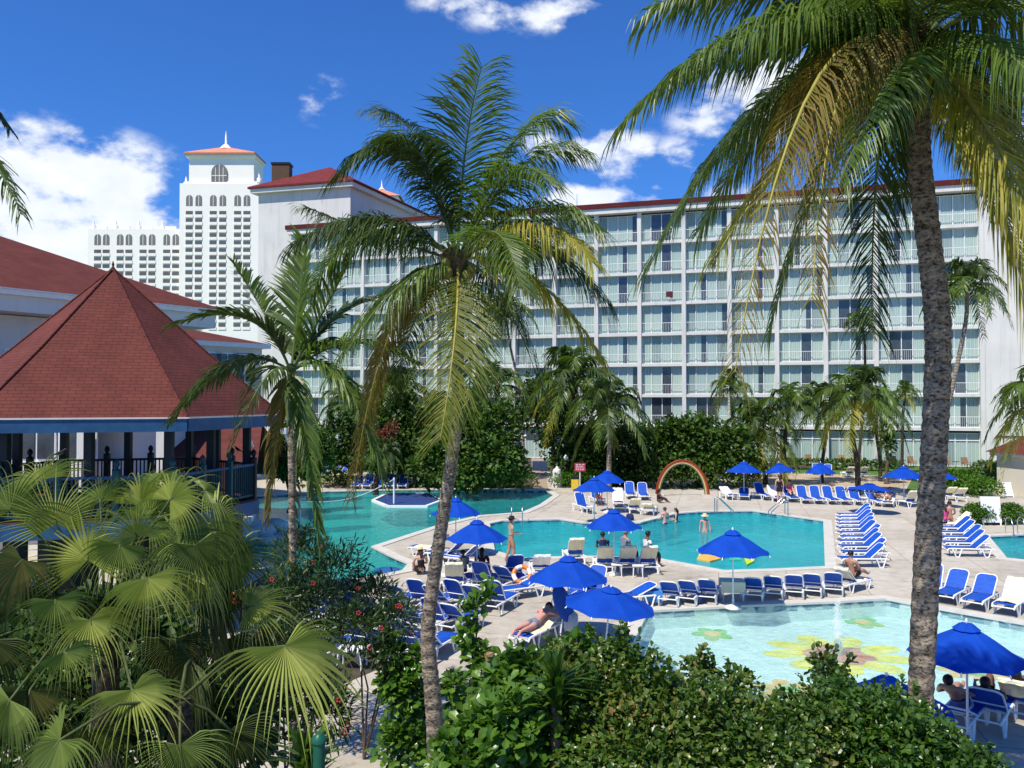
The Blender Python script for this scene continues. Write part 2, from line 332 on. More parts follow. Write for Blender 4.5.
M['oleander'] = leafy('oleander_green', [(0.014, 0.035, 0.01), (0.028, 0.065, 0.016), (0.05, 0.095, 0.022), (0.08, 0.12, 0.03)], .4, .3, spec=.4)

SK = [plain('skin_light', (.55, .33, .24), .5, .06, 8), plain('skin_tan', (.42, .22, .14), .5, .06, 8), plain('skin_brown', (.16, .075, .045), .5, .06, 8), plain('skin_pink', (.60, .30, .24), .5, .06, 8)]
M['hair_dark'] = plain('dark_hair', (.015, .010, .008), .5, .3, 30); M['hair_brown'] = plain('brown_hair', (.06, .03, .018), .5, .3, 30); M['hair_grey'] = plain('grey_hair', (.22, .22, .23), .5, .2, 30)
CL = {k: plain('cloth_'+k, c, .85, .15, 9, .2) for k, c in dict(black=(.012, .012, .015), navy=(.012, .025, .09), red=(.40, .015, .03), pink=(.75, .09, .22), white=(.8, .8, .8), tan=(.42, .38, .30),
      grey=(.22, .25, .32), plaid=(.16, .21, .28), maroon=(.10, .02, .035), straw=(.62, .50, .28), blue=(.03, .12, .42)).items()}

# ---------------------------------------------------------------- mesh helpers
class MB:
    def __init__(s): s.v = []; s.f = []; s.m = []; s.mats = []; s.smooth = []; s.uv = {}
    def mi(s, mat):
        if mat not in s.mats: s.mats.append(mat)
        return s.mats.index(mat)
    def add(s, vs, fs, mat, smooth=False, uvs=None):
        o = len(s.v); k = s.mi(mat); s.v.extend([tuple(v) for v in vs])
        for i, f in enumerate(fs):
            if uvs: s.uv[len(s.f)] = uvs[i]
            s.f.append(tuple(o+j for j in f)); s.m.append(k); s.smooth.append(smooth)
    def box(s, c, d, mat, rot=None):
        x, y, z = d[0]/2, d[1]/2, d[2]/2
        vs = [Vector((a*x, b*y, e*z)) for e in (-1, 1) for b in (-1, 1) for a in (-1, 1)]
        if rot is not None: vs = [rot @ v for v in vs]
        vs = [v+Vector(c) for v in vs]
        s.add(vs, [(0, 2, 3, 1), (4, 5, 7, 6), (0, 1, 5, 4), (2, 6, 7, 3), (0, 4, 6, 2), (1, 3, 7, 5)], mat)
    def box2(s, a, b, mat):
        s.box([(a[i]+b[i])/2 for i in range(3)], [abs(b[i]-a[i]) for i in range(3)], mat)
    def bar(s, a, b, w, h, mat, up=Vector((0, 0, 1))):
        a = Vector(a); b = Vector(b); d = b-a; L = d.length
        if L < 1e-6: return
        d.normalize(); x = d.cross(up)
        if x.length < 1e-3: x = d.cross(Vector((0, 1, 0)))
        x.normalize(); z = x.cross(d)
        vs = [p + x*(i*w/2) + z*(j*h/2) for p in (a, b) for (i, j) in ((-1, -1), (1, -1), (1, 1), (-1, 1))]
        s.add(vs, [(0, 1, 2, 3), (7, 6, 5, 4), (0, 4, 5, 1), (1, 5, 6, 2), (2, 6, 7, 3), (3, 7, 4, 0)], mat)
    def tube(s, pts, rad, mat, n=8, cap=True, smooth=True):
        pts = [Vector(p) for p in pts]; k = len(pts)
        if not hasattr(rad, '__len__'): rad = [rad]*k
        vs = []; up = Vector((0, 0, 1))
        t0 = (pts[1]-pts[0]).normalized(); x = t0.cross(up)
        if x.length < .05: x = Vector((1, 0, 0))
        x.normalize()
        for i in range(k):
            t = (pts[min(i+1, k-1)]-pts[max(i-1, 0)]).normalized()
            x = (x - t*x.dot(t)); x.normalize(); y = t.cross(x)
            for j in range(n):
                a = 2*math.pi*j/n; vs.append(pts[i]+x*math.cos(a)*rad[i]+y*math.sin(a)*rad[i])
        fs = [(i*n+j, i*n+(j+1) % n, (i+1)*n+(j+1) % n, (i+1)*n+j) for i in range(k-1) for j in range(n)]
        s.add(vs, fs, mat, smooth)
        if cap:
            s.add(vs[:n], [tuple(reversed(range(n)))], mat); s.add(vs[-n:], [tuple(range(n))], mat)
    def lathe(s, prof, mat, n=16, c=(0, 0, 0), smooth=True):
        vs = [(c[0]+r*math.cos(2*math.pi*j/n), c[1]+r*math.sin(2*math.pi*j/n), c[2]+z) for r, z in prof for j in range(n)]
        k = len(prof)
        s.add(vs, [(i*n+j, i*n+(j+1) % n, (i+1)*n+(j+1) % n, (i+1)*n+j) for i in range(k-1) for j in range(n)], mat, smooth)
        s.add(vs[:n], [tuple(reversed(range(n)))], mat); s.add(vs[-n:], [tuple(range(n))], mat)
    def blob(s, c, r, mat, n=10, m=6, rot=None):
        r = (r, r, r) if not hasattr(r, '__len__') else r
        vs = []
        for i in range(m+1):
            th = math.pi*i/m
            for j in range(n):
                a = 2*math.pi*j/n; v = Vector((r[0]*math.sin(th)*math.cos(a), r[1]*math.sin(th)*math.sin(a), r[2]*math.cos(th)))
                if rot is not None: v = rot @ v
                vs.append(v+Vector(c))
        s.add(vs, [(i*n+j, (i+1)*n+j, (i+1)*n+(j+1) % n, i*n+(j+1) % n) for i in range(m) for j in range(n)], mat, True)
    def poly(s, pts, mat, z0=None, z1=None):
        """extruded polygon between z0 and z1 (pts counterclockwise xy)"""
        n = len(pts)
        vs = [(p[0], p[1], z0) for p in pts]+[(p[0], p[1], z1) for p in pts]
        s.add(vs, [tuple(reversed(range(n))), tuple(range(n, 2*n))]+[(i, (i+1) % n, n+(i+1) % n, n+i) for i in range(n)], mat)
    def build(s, name, parent=None, bevel=0, weld=False):
        me = bpy.data.meshes.new(name); me.from_pydata(s.v, [], s.f)
        for m in s.mats: me.materials.append(m)
        me.polygons.foreach_set('material_index', s.m); me.polygons.foreach_set('use_smooth', s.smooth)
        if s.uv:
            uvl = me.uv_layers.new(name='UVMap')
            for fi, uv in s.uv.items():
                for li, c in zip(me.polygons[fi].loop_indices, uv): uvl.data[li].uv = c
        me.update()
        o = bpy.data.objects.new(name, me); COL.objects.link(o)
        if parent is not None: o.parent = parent
        if bevel:
            b = o.modifiers.new('bevel', 'BEVEL'); b.width = bevel; b.segments = 2; b.limit_method = 'ANGLE'
        return o
def tag(o, label=None, cat=None, group=None, kind=None):
    if label: o['label'] = label
    if cat: o['category'] = cat
    if group: o['group'] = group
    if kind: o['kind'] = kind
    return o
def empty(name, loc=(0, 0, 0), rz=0, **k):
    o = bpy.data.objects.new(name, None); COL.objects.link(o); o.location = loc; o.rotation_euler = (0, 0, rz); o.empty_display_size = .2
    tag(o, **k); return o
def copy_tree(o, parent=None):
    c = o.copy(); COL.objects.link(c)
    if parent is not None: c.parent = parent
    for ch in [x for x in KIDS.get(o.name, [])]: copy_tree(ch, c)
    return c
KIDS = {}
def index_kids(root):
    for o in [root]+list(root.children_recursive): KIDS[o.name] = list(o.children)
def parent_keep(o, p):
    """geometry was built in world coordinates: keep it where it is under its thing"""
    o.parent = p; o.matrix_parent_inverse = (Matrix.Translation(p.location) @ p.rotation_euler.to_matrix().to_4x4()).inverted()
def arrays_mesh(name, V, Fq, mats, midx=None, smooth=False):
    """V (n,3), Fq (m,k) constant face size"""
    me = bpy.data.meshes.new(name); n, m, k = len(V), len(Fq), Fq.shape[1]
    me.vertices.add(n); me.vertices.foreach_set('co', V.astype(np.float32).ravel())
    me.loops.add(m*k); me.loops.foreach_set('vertex_index', Fq.astype(np.int32).ravel())
    me.polygons.add(m); me.polygons.foreach_set('loop_start', np.arange(0, m*k, k, dtype=np.int32))
    try: me.polygons.foreach_set('loop_total', np.full(m, k, dtype=np.int32))
    except Exception: pass
    for x in mats: me.materials.append(x)
    if midx is not None: me.polygons.foreach_set('material_index', midx.astype(np.int32))
    me.polygons.foreach_set('use_smooth', np.full(m, smooth)); me.update(calc_edges=True); me.validate()
    return me
def obj_of(name, me, parent=None):
    o = bpy.data.objects.new(name, me); COL.objects.link(o)
    if parent is not None: o.parent = parent
    return o

# roof plane with UV (u along eave, v up slope)
def roof_face(mb, pts, mat):
    pts = [Vector(p) for p in pts]; u = (pts[1]-pts[0]).normalized(); n = (pts[1]-pts[0]).cross(pts[2]-pts[0]).normalized(); v = n.cross(u)
    mb.add(pts, [tuple(range(len(pts)))], mat, uvs=[[((p-pts[0]).dot(u), (p-pts[0]).dot(v)) for p in pts]])

# ================================================================ ground and pools
def gp(l): return [G(x, y).to_2d() for x, y in l]
def ccw(p):
    a = sum(p[i].x*p[(i+1) % len(p)].y-p[(i+1) % len(p)].x*p[i].y for i in range(len(p)))
    return p if a > 0 else list(reversed(p))
def offset(poly, d):
    """grow a counterclockwise polygon by d"""
    n = len(poly); out = []
    for i in range(n):
        a, b, c = poly[i-1], poly[i], poly[(i+1) % n]
        e1 = (b-a).normalized(); e2 = (c-b).normalized(); n1 = Vector((e1.y, -e1.x)); n2 = Vector((e2.y, -e2.x))
        m = (n1+n2); m = m/max(.35, m.length_squared)*2 if m.length > 1e-6 else n1
        out.append(b+m*d)
    return out
POOLS = {
 'lagoon': ccw(gp([(205, 500), (330, 491.5), (400, 490), (470, 489.5), (545, 490.5), (554, 495.5), (540, 505), (523, 512.5), (478, 516), (440, 525), (409, 535), (372, 547), (392, 557), (409, 564), (403, 571), (372, 577), (330, 581), (285, 575), (262, 560), (235, 540)])),
 'deep': ccw(gp([(489, 524), (503, 521), (560, 519.5), (583, 523), (640, 523), (678, 513.5), (700, 511.8), (753, 511), (824, 521), (826, 567), (775, 569.5), (724, 571), (656, 558.5), (582, 556.5), (519, 558.5), (494, 551)])),
 'shallow': ccw(gp([(648, 611.5), (745, 606), (840, 602), (886, 599), (931, 607.5), (1024, 624), (1110, 641), (1110, 672), (985, 700), (930, 712), (850, 722), (720, 722), (640, 700), (628, 650)])),
 'side': ccw(gp([(988, 536.5), (1030, 534.5), (1150, 533), (1150, 570), (1030, 561), (1006, 558.5)])),
}
COPW = .38
outer = {k: ccw(offset(p, COPW)) for k, p in POOLS.items()}

def ground_with_holes(name, ext, holes, z, mat):
    bm = bmesh.new(); edges = []
    for loop in [ext]+holes:
        vs = [bm.verts.new((p[0], p[1], z)) for p in loop]
        edges += [bm.edges.new((vs[i], vs[(i+1) % len(vs)])) for i in range(len(vs))]
    bmesh.ops.triangle_fill(bm, edges=edges, use_beauty=True, use_dissolve=False)
    for f in bm.faces:
        if f.normal.z < 0: f.normal_flip()
    me = bpy.data.meshes.new(name); bm.to_mesh(me); bm.free(); me.materials.append(mat)
    return tag(obj_of(name, me), kind='structure')
ext = [Vector((-900, -60)), Vector((900, -60)), Vector((900, 1500)), Vector((-900, 1500))]
ground_with_holes('pool_deck', ext, [list(reversed(outer[k])) for k in outer], 0.0, M['deck'])

def sheet(name, pts, z, mat, kind='structure'):
    mb = MB(); p = ccw([Vector((q[0], q[1])) for q in pts]); mb.add([(q.x, q.y, z) for q in p], [tuple(range(len(p)))], mat)
    return tag(mb.build(name), kind=kind)
WZ = -.10
DEPTH = {'lagoon': -1.3, 'deep': -1.25, 'shallow': -.55, 'side': -1.2}
for k, p in POOLS.items():
    n = len(p); o = outer[k]
    mb = MB(); sm = M['shell_kid'] if k == 'shallow' else M['shell_deep']
    mb.add([(q.x, q.y, DEPTH[k]) for q in p], [tuple(range(n))], sm)
    mb.add([(q.x, q.y, DEPTH[k]) for q in p]+[(q.x, q.y, .03) for q in p], [(i, n+i, n+(i+1) % n, (i+1) % n) for i in range(n)], sm)
    tag(mb.build('pool_basin'), kind='structure')
    mb = MB(); z = .035
    q = offset(p, -.04)
    mb.add([(a.x, a.y, z) for a in q]+[(a.x, a.y, z) for a in o]+[(a.x, a.y, -.02) for a in o]+[(a.x, a.y, -.03) for a in q],
           [(i, n+i, n+(i+1) % n, (i+1) % n) for i in range(n)]+[(n+i, 2*n+i, 2*n+(i+1) % n, n+(i+1) % n) for i in range(n)]+[(3*n+i, i, (i+1) % n, 3*n+(i+1) % n) for i in range(n)], M['coping'])
    tag(mb.build('pool_coping'), kind='structure')
    wm = {'lagoon': M['water_lagoon'], 'deep': M['water_deep'], 'side': M['water_deep'], 'shallow': M['water_kid']}[k]
    sheet('pool_water', p, WZ, wm)

# sand, lawn and planting beds, each a sheet on the one below
sheet('sand', gp([(720, 487), (770, 467), (800, 463), (950, 463), (960, 478), (900, 487), (870, 493), (800, 490.5)]), .004, M['sand'])
sheet('sand', gp([(300, 486), (330, 474), (420, 474), (432, 484), (400, 487)]), .004, M['sand'])
sheet('lawn', gp([(700, 467), (720, 464.5), (1024, 463.5), (1040, 470), (1000, 480), (955, 497), (905, 492), (912, 479), (870, 473), (760, 470)]), .008, M['grass'])
sheet('planting_bed', gp([(405, 487), (440, 470), (450, 458), (532, 458), (534, 488.5), (470, 488.2)]), .008, M['soil'])
sheet('planting_bed', gp([(553, 486), (553, 462), (640, 458), (770, 462), (765, 476), (700, 481), (645, 482), (642, 487)]), .008, M['soil'])
sheet('planting_bed', [(-40, 1), (-40, 14.5), (-7, 14.5), (-3.4, 14), (-2.0, 13.4), (0.5, 12), (3, 11.3), (6.2, 10.6), (8.5, 9.5), (30, 1)], .008, M['soil'])
sheet('planting_bed', gp([(240, 590), (270, 572), (300, 590), (345, 600), (400, 640), (388, 665), (330, 690), (240, 700)]), .010, M['soil'])
sheet('lawn', [(-120, 64), (-20, 70), (-6, 74), (14, 74), (40, 66), (60, 70), (45, 90), (10, 100), (-40, 120), (-160, 120)], .006, M['grass'])
sheet('far_ground', [(-800, 140), (800, 140), (800, 1400), (-800, 1400)], .010, M['grass'])
sheet('path', gp([(533, 488), (548, 488), (545, 470), (543, 452), (531, 452), (532, 470)]), .012, plain('path_paving', (.34, .26, .20), .85, .15, 3, .3))

# ================================================================ murals painted on the pool floors
def mat_paint(name, cols, sc=1.6):
    m, nt, b = new_mat(name); v = coords(nt, 'Object'); n = noise_(nt, v, sc, 4, .6)
    k = len(cols); nt.links.new(ramp(nt, n, [(.25+.5*i/(k-1), cols[i]) for i in range(k)]), b.inputs['Base Color']); b.inputs['Roughness'].default_value = .6; return m
mp_y = mat_paint('yellow_flower_paint', [(.45, .50, .0), (.80, .66, .0), (.90, .70, .02)])
mp_r = mat_paint('brown_flower_paint', [(.40, .05, .02), (.55, .14, .05), (.70, .35, .05)])
mp_g = mat_paint('green_leaf_paint', [(.05, .36, .08), (.18, .48, .05), (.55, .45, .05)])
mp_o = mat_paint('orange_paint', [(.65, .30, .05), (.80, .45, .08), (.35, .45, .10)])
def mural(cx, cy, z, rx, ry, petals, cols, label, rot=0, inner=.38, group='flowers painted on the shallow pool floor'):
    c = G(cx, cy, z); mb = MB(); N = petals*14; pts = [(c.x, c.y, z)]
    rr = random.Random(int(cx))
    for i in range(N):
        a = 2*math.pi*i/N; ph = (a*petals/2) % math.pi; r = .50+.50*abs(math.sin(ph))**.7*(.85+.3*rr.random()*.4)
        x, y = r*rx*math.cos(a), r*ry*math.sin(a); pts.append((c.x+x*math.cos(rot)-y*math.sin(rot), c.y+x*math.sin(rot)+y*math.cos(rot), z))
    mb.add(pts, [(0, 1+i, 1+(i+1) % N) for i in range(N)], cols[0])
    o = tag(mb.build('painted_flower'), label, 'pool mural', group)
    mb = MB(); pts = [(c.x, c.y, z+.004)]; N = 20
    for i in range(N):
        a = 2*math.pi*i/N; r = inner*(.8+.4*rr.random()); pts.append((c.x+r*rx*math.cos(a), c.y+r*ry*math.sin(a), z+.004))
    mb.add(pts, [(0, 1+i, 1+(i+1) % N) for i in range(N)], cols[1]); mb.build('flower_centre', o)
zf = DEPTH['shallow']+.004
mural(838, 654, zf, 2.1, 1.9, 9, (mp_y, mp_r), 'large yellow green flower painted under the fountain in the shallow pool', inner=.42)
mural(863, 622, zf, .60, .8, 5, (mp_g, mp_o), 'small green and orange flower painted behind the fountain near the far pool edge')
mural(712, 634, zf, .62, .75, 5, (mp_g, mp_o), 'small green flower painted at the left end of the shallow pool')
mural(788, 690, zf, .75, .8, 6, (mp_o, mp_g), 'small orange flower painted in front of the big yellow one by the bushes')
mural(975, 672, zf, 1.0, .7, 6, (mp_o, mp_g), 'orange and green flower painted under the near edge of the big blue umbrella')
zd = DEPTH['deep']+.004
def pool_mat(pts, mat, label):
    mb = MB(); p = ccw([G(x, y, WZ).to_2d() for x, y in pts]); c = sum(p, Vector((0, 0)))/len(p); mb.poly([q-c for q in p], mat, -.02, .06)
    o = mb.build('floating_mat'); o.location = (c.x, c.y, WZ); tag(o, label, 'float', 'floating mats under the poolside umbrella')
pool_mat([(697, 560), (703, 550), (715, 548.5), (727, 551), (724, 559), (710, 562.5)], mp_o, 'orange brown floating mat left of the poolside umbrella pole')
pool_mat([(741, 552), (758, 551), (754, 562.5), (747, 566)], mat_paint('lime_paint', [(.35, .55, .02), (.55, .68, .02), (.30, .50, .03)]), 'yellow green floating mat right of the poolside umbrella pole')
pool_mat([(728, 557), (739, 556), (741, 561), (730, 561.5)], mat_paint('teal_paint', [(.02, .40, .25), (.05, .50, .30)]), 'small green floating mat between the orange and the yellow green ones')

# ================================================================ hotel
def hotel():
    ex, ey = 43.57, 76.3; ang = math.atan2(-.286, .958); NB = 16; WB = 4.53; LEN = NB*WB
    lx, ly = ex-math.cos(ang)*LEN, ey-math.sin(ang)*LEN
    root = empty('hotel', (lx, ly, 0), ang, label='long eight storey white hotel with curtained glass balconies behind the pools', cat='hotel')
    z = [0]+[3.6+3.17*k for k in range(7)]; ztop = 25.8
    W_ = M['white_wall']
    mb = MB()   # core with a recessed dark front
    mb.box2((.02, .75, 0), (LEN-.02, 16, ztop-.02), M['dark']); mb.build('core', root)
    mb = MB()
    for k in range(NB+1):
        x = k*WB; mb.box2((x-.2, 0, 0), (x+.2, .8, ztop), W_)
    for k in range(1, 8):
        for b in range(NB): mb.box2((b*WB+.203, .10, z[k]-.17), ((b+1)*WB-.203, .8, z[k]+.13), W_)
    mb.build('facade_frame', root)
    mb = MB()
    mb.box2((-.6, -.35, ztop), (LEN+7.0, 16.5, ztop+.55), W_); mb.build('roof_slab', root)
    mb = MB(); mb.box2((-.75, -.5, ztop+.553), (LEN+7.15, 16.6, ztop+1.05), M['roof_far']); 
    for x in (6, 17.5, 34, 49): mb.bar((x, 1, ztop+1.05), (x, 1, ztop+2.6), .05, .05, M['steel'])
    mb.build('roof_edge', root)
    mb = MB(); mb.box2((LEN+.2, .1, 0), (LEN+6.8, 16, ztop-.003), W_)
    mb.tube([(LEN+3.05, .04, 0), (LEN+3.05, .04, ztop)], .07, M['white_wall_grey'], 6)
    mb.build('end_wall', root)
    mb = MB(); mb.box2((LEN+1.6, .03, .1), (LEN+3.0, .12, 2.9), M['cream_wall']); mb.box2((LEN+1.5, -.05, 2.9), (LEN+3.3, .12, 3.02), M['brown']); mb.build('service_door', root)
    mb = MB(); mb.box2((-.25, .15, 0), (.0, 16, ztop-.003), W_); mb.build('side_wall', root)
    # window variants
    rnd = random.Random(3)
    def win_mesh(w, h, variant, ground):
        g = MB(); c = MB(); cur = [M['curtain'], M['curtain_dim']]
        xs = [0, .235*w, .5*w, .74*w, w]; y = 0
        openp = {0: -1, 1: 2, 2: 1, 3: 2, 4: -1, 5: 3, 6: 1, 7: 2}[variant]
        for i in range(4):
            a, b = xs[i]+.04, xs[i+1]-.04
            hh = h*.76 if ground else h
            if i == openp:
                mid = a+(b-a)*(.0 if variant in (1, 6) else .5)
                g.box2((mid, y+.1, .05), (b, y+.13, hh-.05), M['dark_glass'])
                if mid > a+.05: c.box2((a, y+.09, .05), (mid-.01, y+.13, hh-.05), M['curtain'])
                if variant == 6 and i+1 < 4: pass
            elif variant == 6 and i == 2:
                g.box2((a, y+.1, .05), (b, y+.13, hh-.05), M['dark_glass'])
            else:
                # curtain with folds behind the pane
                n = 14; vs = []
                for j in range(n+1):
                    x = a+(b-a)*j/n; yy = y+.10+.025*math.sin(j*2.4+variant)
                    vs += [(x, yy, .05), (x, yy, hh-.05)]
                c.add(vs, [(2*j, 2*j+2, 2*j+3, 2*j+1) for j in range(n)], cur[0] if (variant+i) % 5 else cur[1])
            if ground: g.box2((a, y+.1, h*.79), (b, y+.13, h-.05), M['curtain_dim'])
        for x in xs: g.box2((x-.035 if x else 0, y+.02, 0), (x+.035 if x < w else w, y+.085, h), M['white_paint'])
        g.box2((.036, y+.025, h-.05), (w-.036, y+.08, h), M['white_paint']); g.box2((.036, y+.025, 0), (w-.036, y+.08, .06), M['white_paint'])
        if ground: g.box2((.036, y+.025, h*.76), (w-.036, y+.08, h*.79), M['white_paint'])
        return g, c
    r = MB(); w = WB-.41
    for x in np.arange(.06, w, .17): r.box2((x-.008, -.01, .03), (x+.008, .008, .98), M['white_paint'])
    r.box2((0, -.025, .98), (w, .025, 1.03), M['white_paint'])
    keep = []
    protos = {}
    for gnd in (0, 1):
        for v in range(8):
            h = 3.16 if gnd else 2.86
            g, c = win_mesh(w, h+.0, v, gnd)
            protos[(gnd, v)] = (g, c)
    gm = {}
    cells = [(b, k) for b in range(NB-1, -1, -1) for k in range(8)]
    stuffg = MB(); cnt = 0
    rail_me = None
    for (b, k) in cells:
        v = rnd.choice([0, 1, 1, 2, 3, 4, 5, 6, 7, 0, 4, 2, 3, 1]); gnd = 1 if k == 0 else 0
        zz = .06 if gnd else z[k]+.13
        if gnd: v = rnd.choice([0, 4, 5, 0, 4])
        x0 = b*WB+.205
        if cnt < 100:
            key = (gnd, v)
            if key not in gm:
                o = protos[key][0].build('window', root); cu = protos[key][1].build('curtain', o); gm[key] = (o.data, cu.data)
                if not gnd and rail_me is None:
                    ro = r.build('railing', o); rail_me = ro.data; ro.location = (0, -.33, 0)
                elif not gnd:
                    ro = obj_of('railing', rail_me, o); ro.location = (0, -.33, 0)
            else:
                o = obj_of('window', gm[key][0], root); obj_of('curtain', gm[key][1], o)
                if not gnd:
                    ro = obj_of('railing', rail_me, o); ro.location = (0, -.33, 0)
            o.location = (x0, .5, zz)
        else:
            for src, dy in ((protos[(gnd, v)][0], .5), (protos[(gnd, v)][1], .5), (None if gnd else r, .17)):
                if src is None: continue
                for f, mi in zip(src.f, src.m): pass
                base = len(stuffg.v); stuffg.v += [(a+x0, bb+dy, cc+zz) for a, bb, cc in src.v]
                for f, mi, sm in zip(src.f, src.m, src.smooth):
                    stuffg.f.append(tuple(base+j for j in f)); stuffg.m.append(stuffg.mi(src.mats[mi])); stuffg.smooth.append(sm)
        cnt += 1
    o = stuffg.build('windows', root); o['kind'] = 'stuff'
    # ground-floor patio furniture
    def W2(x, y, zz): 
        return Vector((lx+x*math.cos(ang)-y*math.sin(ang), ly+x*math.sin(ang)+y*math.cos(ang), zz))
    return W2, ang, LEN, WB
HW, HANG, HLEN, HWB = hotel()

def rattan_chair(loc, rz, label):
    t = empty('patio_chair', loc, rz, label=label, cat='chair', group='tan rattan chairs on the ground floor patios')
    mb = MB(); mb.box((0, 0, .42), (.55, .52, .06), M['tan']); mb.build('seat', t)
    mb = MB(); mb.box((0, .27, .72), (.58, .06, .58), M['tan'], Euler((R(-10), 0, 0)).to_matrix()); mb.build('backrest', t)
    for sx in (-1, 1):
        mb = MB(); mb.box((sx*.29, 0, .58), (.06, .5, .05), M['tan']); mb.bar((sx*.29, -.22, .45), (sx*.29, -.22, .58), .04, .04, M['tan']); mb.build('armrest', t)
        for sy in (-1, 1):
            mb = MB(); mb.bar((sx*.25, sy*.22, 0), (sx*.25, sy*.22, .40), .05, .05, M['tan']); mb.build('leg', t)
    return t
names_bay = ['in %s hotel bay from the blank end wall' % q for q in ('the first', 'the second', 'the third', 'the fourth', 'the fifth')]
for i, nb in enumerate(names_bay):
    for j, dx in enumerate((1.2, 2.9)):
        rattan_chair(HW(HLEN-(i+1)*HWB+dx, -.7, 0), HANG+R(20 if j else -15), 'rattan chair, %s of the pair %s' % (('left', 'right')[j], nb))
    t = empty('patio_table', HW(HLEN-(i+1)*HWB+2.05, -.75, 0), 0, label='small dark table ' + nb, cat='table', group='patio tables')
    mb = MB(); mb.lathe([(.3, .60), (.3, .64)], M['brown'], 14); mb.build('table_top', t)
    mb = MB(); mb.tube([(0, 0, 0), (0, 0, .6)], .03, M['black'], 6); mb.build('table_leg', t)

def pyramid_roof(mb, corners, z, apex, mat):
    n = len(corners)
    for i in range(n):
        a, b = corners[i], corners[(i+1) % n]
        roof_face(mb, [(a[0], a[1], z), (b[0], b[1], z), apex], mat)

def gable_block():
    a, b, c = Vector((-32.9, 106.6)), Vector((-20.3, 103.2)), Vector((-13.5, 121))
    d = a+(c-b); zt = 33.0
    root = empty('hotel_tower_block', (a.x, a.y, 0), 0, label='tall blank white block with red hip roof and dark chimney left of the hotel', cat='hotel block')
    mb = MB(); mb.poly(ccw([a, b, c, d]), M['white_wall_grey'], 0, zt); o = mb.build('wall'); parent_keep(o, root)
    q = offset(ccw([a, b, c, d]), .7)
    mb = MB(); mb.poly(q, M['white_wall'], zt+.003, zt+.55); o = mb.build('cornice'); parent_keep(o, root)
    q = offset(ccw([a, b, c, d]), .95); pk1 = (a+b+c+d)/4
    mb = MB(); z0 = zt+.555
    ap = P(330, 167, 111)
    mb.poly(q, M['roof_far'], z0, z0+.22); pyramid_roof(mb, q, z0+.222, (ap.x, ap.y, ap.z), M['roof_far']); o = mb.build('roof'); parent_keep(o, root)
    mb = MB(); p = P(282, 190, 109); mb.box((p.x, p.y, 36.0), (2.3, 1.6, 3.0), M['brown']); mb.box((p.x, p.y, 37.52), (2.5, 1.8, .25), M['black']); o = mb.build('chimney'); parent_keep(o, root)
gable_block()

